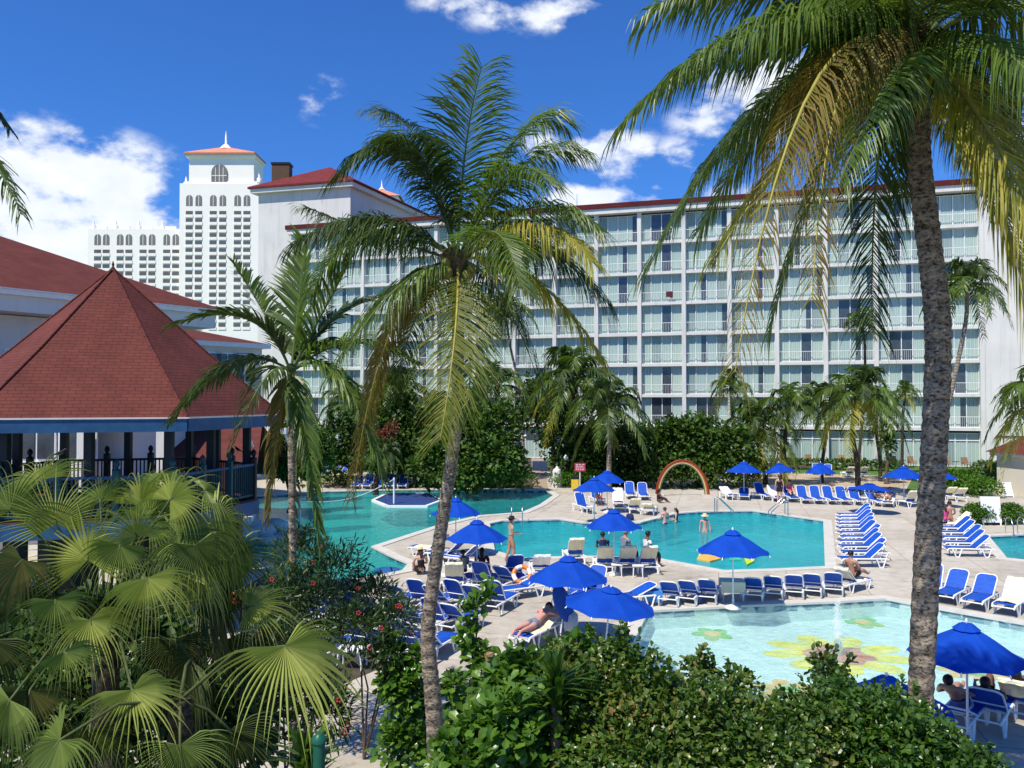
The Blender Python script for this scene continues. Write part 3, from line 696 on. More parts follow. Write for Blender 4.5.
def far_hotel():
    D = 262.0
    def X(px): return (px-512)/F*D
    def Z(py): return P(512, py, D).z
    root = empty('high_rise_hotel', (X(180), D, 0), 0, label='bright white high rise with arched top windows and an orange pyramid roof', cat='hotel tower')
    BW = M['bright_wall']
    mb = MB()
    mb.box2((X(86.5), D, 0), (X(180), D+9, Z(229)), BW)
    mb.box2((X(180)+.003, D-1.5, 0), (X(259.5), D+10, Z(184.5)), BW)
    mb.box2((X(188), D-.5, Z(184.5)+.003), (X(253), D+9.2, Z(157)), BW)
    mb.box2((X(187), D-.8, Z(184.4)), (X(256.5), D+9.5, Z(182)), BW)
    mb.box2((X(185.5), D-1.4, Z(158)), (X(255), D+9.6, Z(155.5)), BW)
    o = mb.build('wall'); parent_keep(o, root)
    mb = MB(); z = Z(155.4)
    c = ccw([Vector((X(184.5), D-2)), Vector((X(255.5), D-2)), Vector((X(255.5), D+10)), Vector((X(184.5), D+10))])
    mb.poly(c, M['roof_orange'], z, z+.5); pyramid_roof(mb, c, z+.502, (X(220), D+4, Z(143.0)), M['roof_orange']); o = mb.build('roof'); parent_keep(o, root)
    mb = MB(); mb.lathe([(2.1, 0), (1.0, 1.2), (.35, 1.8), (.3, 4.5), (.05, 6)], BW, 8, (X(220), D+4, Z(145.5))); o = mb.build('finial'); parent_keep(o, root)
    mb = MB()
    for px, py in [(88, 229), (110.5, 229), (133.5, 229), (157, 229), (180.5, 185)]:
        mb.lathe([(.8, 0), (.8, .9), (.3, 1.4), (.35, 1.9), (.05, 3.0)], BW, 8, (X(px)+.9, D+.9, Z(py)))
    # curved parapet steps
    for px, w_ in [(99, 10), (122, 10), (145, 10), (168, 10)]:
        mb.box((X(px), D+1, Z(229)+.5), (w_/F*D*1.0, .8, 1.0), BW)
    mb.lathe([(.9, 0), (.9, 1.2), (.35, 1.9), (.45, 2.6), (.05, 5.0)], BW, 8, (X(257), D+1, Z(182)))
    o = mb.build('parapet_finials'); parent_keep(o, root)
    # windows: arched tops, then panels painted dark as balcony shade, white parapet below each
    def arch_me(w, h):
        m = MB(); n = 8; pts = [(-w/2, 0, 0), (w/2, 0, 0), (w/2, 0, h-w/2)]+[(w/2*math.cos(a), 0, h-w/2+w/2*math.sin(a)) for a in np.linspace(0, math.pi, n)[1:-1]]+[(-w/2, 0, h-w/2)]
        k = len(pts); m.add(pts+[(x, .3, zz) for x, y, zz in pts], [tuple(range(k))]+[((i+1) % k, i, k+i, k+(i+1) % k) for i in range(k)], M['far_win'])
        m.box2((-.08, -.06, 0), (.08, .0, h-.1), BW)
        return m
    M['far_win'] = plain('far_window', (.20, .19, .17), .4, .2, .3); M['far_slot'] = plain('far_balcony_shade', (.13, .12, .11), .6, .25, .2)
    g = arch_me(16/F*D, 18/F*D); 
    g.box2((-2.4, -.07, 1.9), (2.4, -.0, 2.1), BW); g.box2((-1.3, -.065, 0), (-1.15, 0, 4.6), BW); g.box2((1.15, -.065, 0), (1.3, 0, 4.6), BW)
    o = g.build('arched_window'); o.parent = root; o.location = (X(218.7)-root.location.x, -.8, Z(184)); o.location.z = Z(183.5)+.3
    cols_t = [189.8, 199.2, 213.7, 223.2, 238, 247.3]; cols_w = [96.2, 104.8, 118.8, 127.6, 141.8, 150.8, 165.5, 174.6]
    slot = MB(); ww = 7.0/F*D; slot.box2((-ww/2, 0, 0), (ww/2, .3, 3.6/F*D), M['far_slot']); slot.box2((-ww/2-.1, -.12, -.9), (ww/2+.1, .1, -.02), BW)
    me_slot = None; me_arch = None; n = 0; st = MB()
    def put(me, x, y, zz, nm):
        o = obj_of(nm, me, root); o.location = (x-root.location.x, y-root.location.y, zz)
    arch = arch_me(6.6/F*D, 11/F*D); a0 = arch.build('arched_window'); a0.parent = root; first = True
    for cols, y, top, yf in ((cols_t, 207, 207, D-1.55), (cols_w, 245, 245, D-.05)):
        for c_ in cols:
            if first: a0.location = (X(c_)-root.location.x, yf-D, Z(top)); first = False; me_arch = a0.data
            else: put(me_arch, X(c_), yf, Z(top), 'arched_window')
    s0 = slot.build('window'); s0.parent = root; me_slot = s0.data; first = True; cnt = 0
    rows = []
    for cols, y0, yf in ((cols_t, 215.6, D-1.55), (cols_w, 253.2, D-.05)):
        py = y0; i = 0
        while py < 330:
            for c_ in cols: rows.append((c_, py, yf, i))
            py += 7.45; i += 1
    for (c_, py, yf, i) in rows:
        if cnt < 86:
            if first: s0.location = (X(c_)-root.location.x, yf-D, Z(py)); first = False
            else: put(me_slot, X(c_), yf, Z(py), 'window')
        else:
            base = len(st.v); st.v += [(a+X(c_), b+yf, c+Z(py)) for a, b, c in slot.v]
            for f, mi, sm in zip(slot.f, slot.m, slot.smooth): st.f.append(tuple(base+j for j in f)); st.m.append(st.mi(slot.mats[mi])); st.smooth.append(sm)
        cnt += 1
    o = st.build('windows'); parent_keep(o, root); o['kind'] = 'stuff'
    # second orange roof peeking past the hotel
    D2 = 270; x1 = (378-512)/F*D2; r2 = empty('roof_turret', (x1, D2, 0), 0, label='orange roof peak with white finial just right of the dark red hip roof', cat='tower')
    mb = MB(); zc = P(378, 196, D2).z; mb.box2((x1-6.5, D2, 0), (x1+6.5, D2+13, zc), BW); o = mb.build('wall'); parent_keep(o, r2)
    mb = MB(); c = [Vector((x1-7.3, D2-.8)), Vector((x1+7.3, D2-.8)), Vector((x1+7.3, D2+13.8)), Vector((x1-7.3, D2+13.8))]
    pyramid_roof(mb, c, zc+.01, (x1, D2+6.5, P(378, 184, D2).z), M['roof_orange']); o = mb.build('roof'); parent_keep(o, r2)
    mb = MB(); mb.lathe([(1.2, 0), (.3, 1), (.05, 3.4)], BW, 8, (x1, D2+6.5, P(378, 185, D2).z)); o = mb.build('finial'); parent_keep(o, r2)
far_hotel()

# ---------------------------------------------------------------- lodge behind the gazebo
def window_parts(root, mb_name, rect_fn, w, h, n, frame, glass):
    pass
def lodge():
    A = Vector((-36, 23.5)); B = Vector((-18.0, 50)); u = (B-A).normalized(); nrm = Vector((u.y, -u.x)); inn = -nrm
    root = empty('lodge', (A.x, A.y, 0), 0, label='two storey white lodge with a broad dark red hip roof at the far left', cat='building')
    wall_off = 1.5
    a, b = A+inn*wall_off, B+inn*wall_off-u*1.5
    c, d = b+inn*19, a+inn*19
    mb = MB(); mb.poly(ccw([a, b, c, d]), M['white_wall_grey'], 0, 10.6); o = mb.build('wall'); parent_keep(o, root)
    ze = 11.45
    q = [A, B, B+inn*22, A+inn*22]
    mb = MB(); mb.poly(ccw([x for x in q]), M['white_wall'], 10.65, ze); mb.poly(ccw(offset(ccw(q), .25)), M['white_paint'], ze+.003, ze+.3); o = mb.build('cornice'); parent_keep(o, root)
    q2 = offset(ccw(q), .4); 
    A2, B2, C2, D2 = A-inn*.4-u*.4, B-inn*.4+u*.4, B+inn*22.4+u*.4, A+inn*22.4-u*.4
    r1 = B-u*11+inn*11; r0 = A+u*11+inn*11; zr = 17.0; z0 = ze+.31
    v3 = lambda p, z: (p.x, p.y, z)
    mb = MB()
    roof_face(mb, [v3(A2, z0), v3(B2, z0), v3(r1, zr), v3(r0, zr)], M['shingle'])
    roof_face(mb, [v3(B2, z0), v3(C2, z0), v3(r1, zr)], M['shingle'])
    roof_face(mb, [v3(C2, z0), v3(D2, z0), v3(r0, zr), v3(r1, zr)], M['shingle'])
    roof_face(mb, [v3(D2, z0), v3(A2, z0), v3(r0, zr)], M['shingle'])
    mb.poly(ccw([A2, B2, C2, D2]), M['white_paint'], z0-.06, z0-.004)
    o = mb.build('roof'); parent_keep(o, root)
    # windows and balcony along the wall facing the pools
    L = (b-a).length
    def wp(s, out, z): p = a+u*s-inn*out; return Vector((p.x, p.y, z))
    rot = Matrix.Rotation(math.atan2(u.y, u.x), 3, 'Z')
    for s in (4, 7.5, 11, 14.5, 18, 21.5, 25, 28):
        for zb in (7.2, 3.6):
            f = MB(); f.box(wp(s, .02, zb+.75), (1.5, .12, 1.9), M['white_paint'], rot); fo = f.build('window'); parent_keep(fo, root)
            g = MB(); g.box(wp(s-.36, .09, zb+.75), (.62, .03, 1.7), M['dark_glass'], rot); g.box(wp(s+.36, .09, zb+.75), (.62, .03, 1.7), M['dark_glass'], rot); go = g.build('pane'); go.parent = fo; go.matrix_parent_inverse = (fo.matrix_parent_inverse).inverted_safe() if False else Matrix.Identity(4)
    f = MB(); f.box2((0, 0, 0), (0.01, .01, .01), M['white_paint'])
    f = MB()
    p0, p1 = wp(1, 1.3, 6.55), wp(22, 1.3, 6.55)
    f.bar(wp(1, .65, 6.3), wp(22, .65, 6.3), 1.3, .25, M['white_wall'])
    f.bar(p0+Vector((0, 0, 1)), p1+Vector((0, 0, 1)), .06, .06, M['white_paint'])
    n = 110
    for i in range(n+1):
        p = p0.lerp(p1, i/n); f.bar(p-Vector((0, 0, .15)), p+Vector((0, 0, 1)), .03, .03, M['white_paint'])
    o = f.build('balcony'); parent_keep(o, root)
    # lower wing to the right, seen past the gazebo roof
    r2 = empty('lodge_wing', (-24, 62, 0), 0, label='low white wing with dark windows and red roof strip between gazebo and hotel', cat='building')
    mb = MB(); x0, x1 = P(150, 345, 60).x, P(262, 345, 64).x
    pa, pb = Vector((-27, 58)), Vector((P(262, 345, 66).x, 66)); uu = (pb-pa).normalized(); ii = Vector((-uu.y, uu.x))
    mb.poly(ccw([pa, pb, pb+ii*12, pa+ii*12]), M['white_wall'], 0, 10.4); o = mb.build('wall'); parent_keep(o, r2)
    mb = MB(); q = offset(ccw([pa, pb, pb+ii*12, pa+ii*12]), .5); mb.poly(q, M['white_paint'], 10.403, 10.75); o = mb.build('cornice'); parent_keep(o, r2)
    mb = MB(); q = offset(ccw([pa, pb, pb+ii*12, pa+ii*12]), .4); cc = (pa+pb)/2+ii*6
    pyramid_roof(mb, q, 10.76, (cc.x, cc.y, 12.4), M['shingle']); o = mb.build('roof'); parent_keep(o, r2)
    Lw = (pb-pa).length; rot = Matrix.Rotation(math.atan2(uu.y, uu.x), 3, 'Z')
    for i in range(6):
        for zc in (8.8, 5.2, 1.9):
            p = pa+uu*(1.6+i*(Lw-3.2)/5); f = MB(); f.box((p.x, p.y, zc), (2.0, .3, 2.3), M['white_paint'], rot); fo = f.build('window'); parent_keep(fo, r2)
            g = MB(); q_ = p-ii*.16; g.box((q_.x-uu.x*.48, q_.y-uu.y*.48, zc), (.86, .05, 2.1), M['dark_glass'], rot); g.box((q_.x+uu.x*.48, q_.y+uu.y*.48, zc), (.86, .05, 2.1), M['dark_glass'], rot)
            go = g.build('pane'); go.parent = fo
    # pavilion with bay windows under the gazebo roof line and a low red roof
    r3 = empty('restaurant', (-22, 36, 0), 0, label='white restaurant with bay windows seen under the gazebo eaves', cat='building')
    mb = MB(); mb.box2((-30, 33.5, 0), (-15.4, 44, 5.6), M['white_wall']); mb.box2((-24.2, 32.2, 3.3), (-15.6, 33.497, 3.9), M['white_wall']); mb.box2((-24.2, 32.2, 5.35), (-15.6, 33.497, 5.61), M['white_wall'])
    o = mb.build('wall'); parent_keep(o, r3)
    mb = MB(); roof_face(mb, [(-30.6, 32.9, 5.62), (-14.8, 32.9, 5.62), (-19, 38.7, 7.2), (-27, 38.7, 7.2)], M['shingle']); roof_face(mb, [(-14.8, 32.9, 5.62), (-14.8, 44.6, 5.62), (-19, 38.7, 7.2)], M['shingle'])
    roof_face(mb, [(-14.8, 44.6, 5.62), (-30.6, 44.6, 5.62), (-27, 38.7, 7.2), (-19, 38.7, 7.2)], M['shingle']); o = mb.build('roof'); parent_keep(o, r3)
    for i in range(5):
        x = -23.4+i*1.6; f = MB(); f.box2((x-.75, 32.3, 3.9), (x+.75, 32.42, 5.35), M['white_paint']); fo = f.build('window'); parent_keep(fo, r3)
        g = MB()
        for dx in (-.36, .36): g.box2((x+dx-.31, 32.26, 4.0), (x+dx+.31, 32.3-.003, 5.25), M['dark_glass'])
        go = g.build('pane'); go.parent = fo
    for x in (-16.4, -13.4, -22.5):
        mb = MB(); mb.box2((x-.22, 31.6, 0), (x+.22, 32.04, 5.34), M['white_wall']); o = mb.build('column'); parent_keep(o, r3)
    r4 = empty('low_pavilion', (-11, 36, 0), 0, label='low building with a wide dark red roof and white gutter right of the restaurant', cat='building')
    mb = MB(); mb.box2((-18.5, 33, 0), (-12.4, 40, 1.98), M['white_wall']); o = mb.build('wall'); parent_keep(o, r4)
    mb = MB(); e = [Vector((-19.2, 30.6)), Vector((-8.6, 30.6)), Vector((-8.8, 41)), Vector((-19.2, 41))]
    roof_face(mb, [(-19.2, 30.4, 2.0), (-9.6, 30.4, 2.0), (-12.4, 41, 5.1), (-19.2, 41, 5.1)], M['shingle'])
    roof_face(mb, [(-19.2, 48, 2.0), (-19.2, 41, 5.1), (-12.4, 41, 5.1), (-12.4, 48, 2.0)], M['shingle']); mb.bar((-19.2, 40.9, 5.16), (-12.4, 40.9, 5.16), .2, .14, M['white_paint'])
    o = mb.build('roof'); parent_keep(o, r4)
    mb = MB(); mb.bar((-19.3, 30.3, 1.95), (-9.5, 30.3, 1.95), .16, .16, M['white_paint']); o = mb.build('gutter'); parent_keep(o, r4)
    for i in range(3):
        p = P(212+i*36, 437-i*3, 31); mb = MB(); mb.box((p.x, p.y, p.z), (.18, .22, .22), M['white_paint']); mb.bar((p.x, p.y, p.z), (p.x, p.y+.6, p.z-.5), .06, .06, M['white_paint']); o = mb.build('bracket'); parent_keep(o, r4)
lodge()

# ---------------------------------------------------------------- gazebo
def gazebo():
    C0 = Vector((-11.64, 24.0)); Rr = 4.75; th = R(-43)
    root = empty('gazebo', (C0.x, C0.y, 0), 0, label='hexagonal gazebo with a steep red shingle roof and blue fascia on a raised deck', cat='gazebo')
    hexa = lambda r, off=0: [Vector((r*math.cos(th+off+i*R(60)), r*math.sin(th+off+i*R(60)))) for i in range(6)]
    FZ = 3.3; EZ = 5.86; AZ = 10.12
    mb = MB(); c = hexa(Rr); mid = hexa(Rr*.55)
    zm = EZ+(AZ-EZ)*.43
    for i in range(6):
        a, b, a2, b2 = c[i], c[(i+1) % 6], mid[i], mid[(i+1) % 6]
        roof_face(mb, [(a.x, a.y, EZ), (b.x, b.y, EZ), (b2.x, b2.y, zm), (a2.x, a2.y, zm)], M['shingle'])
        roof_face(mb, [(a2.x, a2.y, zm), (b2.x, b2.y, zm), (0, 0, AZ)], M['shingle'])
        mb.tube([(a.x, a.y, EZ+.02), (a2.x, a2.y, zm+.02), (0, 0, AZ+.02)], .035, M['shingle'], 6)
    mb.add([(p.x, p.y, EZ-.02) for p in c], [tuple(reversed(range(6)))], M['brown'])
    ro = mb.build('roof', root)
    mb = MB(); mb.lathe([(.10, 0), (.06, .08), (.025, .12), (.04, .18), (.01, .28)], M['shingle'], 8, (0, 0, AZ-.05)); mb.build('finial', ro)
    mb = MB()
    for i in range(6):
        a, b = c[i], c[(i+1) % 6]; d = (b-a).normalized()*.0
        mb.bar((a.x, a.y, EZ-.19), (b.x, b.y, EZ-.19), .09, .32, M['teal'])
        ao, bo = a*1.012, b*1.012
        mb.bar((ao.x, ao.y, EZ-.01), (bo.x, bo.y, EZ-.01), .05, .04, M['white_wall_grey'])
    mb.build('fascia', root)
    ps = [p for i in range(6) for p in (hexa(3.75)[i], (hexa(3.75)[i]+hexa(3.75)[(i+1) % 6])/2)]
    for p in ps:
        m = MB(); m.box((p.x, p.y, (FZ+EZ-.3)/2), (.20, .20, EZ-.3-FZ), M['navy']); m.box((p.x, p.y, FZ+.1), (.25, .25, .2), M['navy']); m.build('post', root)
    mb = MB(); dk = hexa(4.05); mb.poly(dk, M['brown'], FZ-.12, FZ); mb.build('deck', root)
    mb = MB()
    for i in range(6):
        a, b = dk[i]*1.008, dk[(i+1) % 6]*1.008; mb.bar((a.x, a.y, FZ-.24), (b.x, b.y, FZ-.24), .08, .40, M['teal'])
    mb.build('deck_fascia', root)
    mb = MB()
    for p in hexa(3.4)+hexa(1.6): mb.box((p.x, p.y, FZ/2-.1), (.4, .4, FZ-.26), M['navy'])
    mb.build('deck_base', root)
    rh = hexa(3.95)
    for i in range(6):
        a, b = rh[i], rh[(i+1) % 6]; near = i in (5, 0)
        mat = M['tealgreen'] if i in (5, 0) else M['black']
        m = MB(); n = 34
        m.bar((a.x, a.y, FZ+1.04), (b.x, b.y, FZ+1.04), .11, .07, M['teal'] if near else mat); m.bar((a.x, a.y, FZ+.12), (b.x, b.y, FZ+.12), .06, .06, mat)
        for k in range(1, n):
            q = a.lerp(b, k/n); m.bar((q.x, q.y, FZ+.1), (q.x, q.y, FZ+1.02), .035, .035, mat)
        m.build('railing', root)
        for q in (a, a.lerp(b, .333), a.lerp(b, .667)):
            m = MB(); m.box((q.x, q.y, FZ+.6), (.16, .16, 1.2), mat); m.lathe([(.11, 0), (.11, .04), (.04, .07), (.09, .17), (.07, .25), (.01, .31)], mat, 8, (q.x, q.y, FZ+1.2)); m.build('railing_post', root)
    # walkway leading left
    w = empty('walkway', (-19, 25.5, 0), 0, label='raised walkway with dark railings running left from the gazebo', cat='walkway')
    m = MB(); m.box2((-32, 24.6, FZ-.2), (-16.9, 27.4, FZ-.02), M['brown']); o = m.build('deck'); parent_keep(o, w)
    for y in (24.7, 27.3):
        m = MB(); m.bar((-32, y, FZ+1.02), (-16.8, y, FZ+1.02), .09, .06, M['black'])
        for x in np.arange(-31.9, -16.8, .16): m.bar((x, y, FZ), (x, y, FZ+1.0), .035, .035, M['black'])
        for x in np.arange(-31, -16.8, 2.0): m.box((x, y, FZ+.55), (.14, .14, 1.2), M['black'])
        o = m.build('railing'); parent_keep(o, w)
    m = MB()
    for x in (-30, -26, -22, -18): m.box2((x-.2, 25.2, 0), (x+.2, 26.8, FZ-.22), M['navy'])
    o = m.build('pier'); parent_keep(o, w)
gazebo()
# rocks at the foot of the gazebo by the lagoon
rk = plain('pale_rock', (.50, .53, .50), .8, .2, 3, .6)
for i, (px, py, s) in enumerate([(262, 536, .8), (250, 531, .7), (276, 529, .6), (238, 541, .9), (270, 543, .55), (284, 537, .45)]):
    p = G(px, py); mb = MB(); rr = random.Random(i); mb.blob((0, 0, s*.25), (s*1.2, s*.8, s*.5), rk, 12, 8, Euler((0, 0, rr.random()*3)).to_matrix())
    mb.v = [(x*(1+.18*math.sin(7*x+3*y+i)), y*(1+.15*math.sin(5*z+4*x)), z*(1+.2*math.sin(6*x*y+i))) for x, y, z in mb.v]
    o = mb.build('boulder'); o.location = (p.x, p.y, 0)
    tag(o, 'pale boulder below the gazebo, %s' % ['largest of the middle ones', 'second from the left', 'the one farthest back', 'leftmost of the heap', 'nearest to the pool', 'smallest and rightmost'][i], 'rock', 'boulders below the gazebo')

# ================================================================ vegetation builders
def leaf_template(kind):
    if kind == 'obovate':   # glossy rounded leaf with a fold along the midrib
        v = np.array([(0, 0, 0), (-.26, .42, .07), (0, .45, 0), (.26, .42, .07), (-.30, .74, .05), (0, .78, -.02), (.30, .74, .05), (0, 1.0, -.08)], float)
        f = np.array([(0, 2, 1, 1), (0, 3, 2, 2), (1, 2, 5, 4), (2, 3, 6, 5), (4, 5, 7, 7), (5, 6, 7, 7)])
    elif kind == 'lance':
        v = np.array([(0, 0, 0), (-.085, .4, .02), (.085, .4, .02), (-.06, .75, 0), (.06, .75, 0), (0, 1.0, -.07)], float)
        f = np.array([(0, 2, 1, 1), (1, 2, 4, 3), (3, 4, 5, 5)])
    else:                   # broad clump leaf for distant crowns
        v = np.array([(0, 0, 0), (-.36, .45, .10), (.36, .45, .10), (0, 1.0, -.08)], float)
        f = np.array([(0, 2, 3, 1)])
    return v, f
def tri_quads(f):
    return f
def scatter_leaves(pos, nrm, size, kind, r, spread=.6, droop=.15):
    """instances of one leaf: returns V, tris. nrm: outward directions"""
    tv, tf = leaf_template(kind); n = len(pos)
    # leaf axis: outward + random + slight droop ; leaf normal: up-ish
    ax = nrm + r.normal(0, spread, (n, 3)); ax[:, 2] -= droop; ax /= np.linalg.norm(ax, axis=1)[:, None]+1e-9
    up = np.tile([0, 0, 1.0], (n, 1)) + nrm*.5 + r.normal(0, .45, (n, 3))
    x = np.cross(ax, up); x /= np.linalg.norm(x, axis=1)[:, None]+1e-9; z = np.cross(x, ax)
    sc = size*(.65+.7*r.random(n))
    V = pos[:, None, :] + sc[:, None, None]*(tv[None, :, 0:1]*x[:, None, :] + tv[None, :, 1:2]*ax[:, None, :] + tv[None, :, 2:3]*z[:, None, :])
    k = len(tv)
    if kind in ('obovate', 'lance'):
        tr = [];
        for q in tf:
            if q[2] == q[3]: tr.append((q[0], q[1], q[2]))
            else: tr += [(q[0], q[1], q[2]), (q[0], q[2], q[3])]
        tf = np.array(tr)
    Fa = tf[None]+(np.arange(n)*k)[:, None, None]
    return V.reshape(-1, 3), Fa.reshape(-1, tf.shape[1])
def lump_points(lumps, n, r, shell=.45):
    """points in a union of ellipsoids, mostly towards their skins, with gaps between little clusters"""
    L = np.array(lumps, float); w = (L[:, 3]*L[:, 4]+L[:, 4]*L[:, 5]+L[:, 3]*L[:, 5]); w /= w.sum()
    idx = r.choice(len(L), n, p=w); d = r.normal(0, 1, (n, 3)); d /= np.linalg.norm(d, axis=1)[:, None]
    # bias upward
    d[:, 2] = np.where((d[:, 2] < -.35) & (r.random(n) < .6), -d[:, 2], d[:, 2])
    rad = (1-shell*r.random(n)**1.6)
    # clusters: modulate the radius with a few cosines so the outline is uneven
    f1 = np.sin(d[:, 0]*5.1+idx*1.7)*np.cos(d[:, 1]*4.3+idx)*.5+np.sin(d[:, 2]*7+idx*2.3)*.3+np.sin(d[:, 0]*13+d[:, 1]*11+idx)*.28
    rad *= 1+(.24 if shell > .5 else .12)*f1-(.22*(r.random(n) < .25))
    p = L[idx, :3]+d*L[idx, 3:6]*rad[:, None]
    return p, d
def twigs(mb, base, lumps, mat, r0, rnd, k=3):
    for l in lumps[:14]:
        c = Vector(l[:3]); m = Vector(base).lerp(c, .5)+Vector((rnd.uniform(-.2, .2), rnd.uniform(-.2, .2), .1))
        mb.tube([base, m, c], [r0, r0*.65, r0*.3], mat, 5)
def shrub(name, base, lumps, n, size, mat, kind, label, cat='shrub', group=None, seed=0, shell=.5, spread=.6, sprigs=0, minz=.03, trunk=None, stem_r=.04, droop=.15):
    r = np.random.default_rng(seed); rnd = random.Random(seed)
    root = empty(name, base, 0, label=label, cat=cat, group=group)
    p, d = lump_points(lumps, n, r, shell)
    if sprigs:   # shoots rising past the outline
        L = np.array(lumps); ex_p = []; ex_d = []
        for i in range(sprigs):
            l = L[r.integers(len(L))]; dd = np.array([r.normal(0, .45), r.normal(0, .45), 1.0]); dd /= np.linalg.norm(dd)
            s0 = l[:3]+dd*l[3:6]*.85; ln = (.35+.65*r.random())*max(.25, l[5]*.6)
            m = int(7+ln/size*5)
            t = r.random(m)
            ex_p.append(s0+dd*(t*ln)[:, None]+r.normal(0, size*.25, (m, 3))); q = np.tile(dd, (m, 1))+r.normal(0, .7, (m, 3)); ex_d.append(q)
        p = np.vstack([p]+ex_p); d = np.vstack([d]+ex_d)
    keep = p[:, 2] > minz; p, d = p[keep], d[keep]
    p = p-np.array(base)
    V, Fa = scatter_leaves(p, d, size, kind, r, spread, droop)
    o = obj_of('foliage', arrays_mesh('foliage', V, Fa, [mat]), root)
    mb = MB(); lb = [[l[0]-base[0], l[1]-base[1], l[2]-base[2]] for l in lumps]
    if trunk:
        mb.tube([(0, 0, 0), (.1, .05, trunk*.5), (0, 0, trunk)], [stem_r*1.6, stem_r*1.3, stem_r], M['bark'], 7); b0 = (0, 0, trunk)
    else: b0 = (0, 0, 0)
    twigs(mb, b0, lb, M['bark'], stem_r, rnd); mb.build('trunk' if trunk else 'stems', root)
    return root

def frond_mesh(name, p0, p1, p2, width, nleaf, mats, seed, droop=.5, lw=.035, rach=.022, start=.12, stiff=False, side_ang=62, cup=.2, parent=None, ragged=.25):
    """feather leaf along a quadratic curve p0-p1-p2; leaflets hang under their own weight"""
    rnd = random.Random(seed); p0, p1, p2 = Vector(p0), Vector(p1), Vector(p2)
    B = lambda t: p0*((1-t)**2)+p1*(2*t*(1-t))+p2*(t*t)
    T = lambda t: ((p1-p0)*(2*(1-t))+(p2-p1)*(2*t)).normalized()
    mb = MB(); n = 12
    mb.tube([B(i/n) for i in range(n+1)], [rach*(1.25-1.1*(i/n)) for i in range(n+1)], mats[1], 5)
    vs = []; fs = []; dn = Vector((0, 0, -1))
    prev_side = None
    for i in range(nleaf):
        t = start+(1-start)*(i+rnd.random()*.6)/nleaf
        if t > 1: t = 1
        c = B(t); tg = T(t)
        side = tg.cross(Vector((0, 0, 1)))
        if side.length < .15 and prev_side is not None: side = prev_side.copy()
        if side.length < 1e-3: side = Vector((1, 0, 0))
        side.normalize()
        if prev_side is not None and side.dot(prev_side) < 0: side = -side
        prev_side = side
        upn = side.cross(tg).normalized()
        prof = math.sin(math.pi*min(1, (t*.86+.14)))**.6 if t < .999 else .3
        prof = max(.58, prof) if t > .6 else max(.25, prof)
        for sgn in (-1, 1):
            if rnd.random() < .04: continue
            L = width*prof*1.0*(1+rnd.uniform(-ragged, ragged*.5))
            a = R(side_ang-22*t+rnd.uniform(-9, 9))
            d = (side*sgn*math.sin(a)+tg*math.cos(a)+upn*(cup+rnd.uniform(-.12, .12))).normalized()
            w = lw*(1+rnd.uniform(-.2, .3)); pts = [c]; dd = d.copy(); seg = 3 if not stiff else 3
            dr = droop*(1+rnd.uniform(-.35, .45))
            for k in range(seg):
                dd = (dd+dn*dr*(.35+.55*k)).normalized(); pts.append(pts[-1]+dd*L/seg)
            ws = [w*.55, w, w*.75, 0]
            b = len(vs); wd = (tg*.9+upn*.25*sgn).normalized()
            for k, pt in enumerate(pts):
                if k < seg: q = wd*ws[k]*.5; vs.append(pt-q); vs.append(pt+q)
                else: vs.append(pt)
            for k in range(seg-1): fs.append((b+2*k, b+2*k+1, b+2*k+3, b+2*k+2))
            fs.append((b+2*(seg-1), b+2*(seg-1)+1, b+2*seg))
    mb.add(vs, fs, mats[0]); o = mb.build(name)
    if parent is not None: parent_keep(o, parent)
    return o

def frond_px(hub, D, hubpx, ctrl, tip, dd1=0.0, dd2=0.0):
    return hub, P(ctrl[0], ctrl[1], D+dd1), P(tip[0], tip[1], D+dd2)

def ring_trunk(path, rads, mat, n=14, rings=90, amp=.05, seed=0):
    """smooth tapered trunk along a px/world path with leaf scar rings"""
    rnd = random.Random(seed); P_ = [Vector(p) for p in path]
    k = len(P_)
    def cr(i, t):
        a, b, c, d = P_[max(i-1, 0)], P_[i], P_[min(i+1, k-1)], P_[min(i+2, k-1)]
        return .5*((2*b)+(c-a)*t+(2*a-5*b+4*c-d)*t*t+(3*b-a-3*c+d)*t**3)
    pts = []; rr = []
    for j in range(rings+1):
        s = j/rings*(k-1); i = min(int(s), k-2); t = s-i
        pts.append(cr(i, t)); base = rads[i]*(1-t)+rads[i+1]*t
        rr.append(base*(1+amp*(1 if j % 2 else -1)*rnd.uniform(.2, 1)+rnd.uniform(-.02, .02)))
    mb = MB(); mb.tube(pts, rr, mat, n, smooth=True); return mb

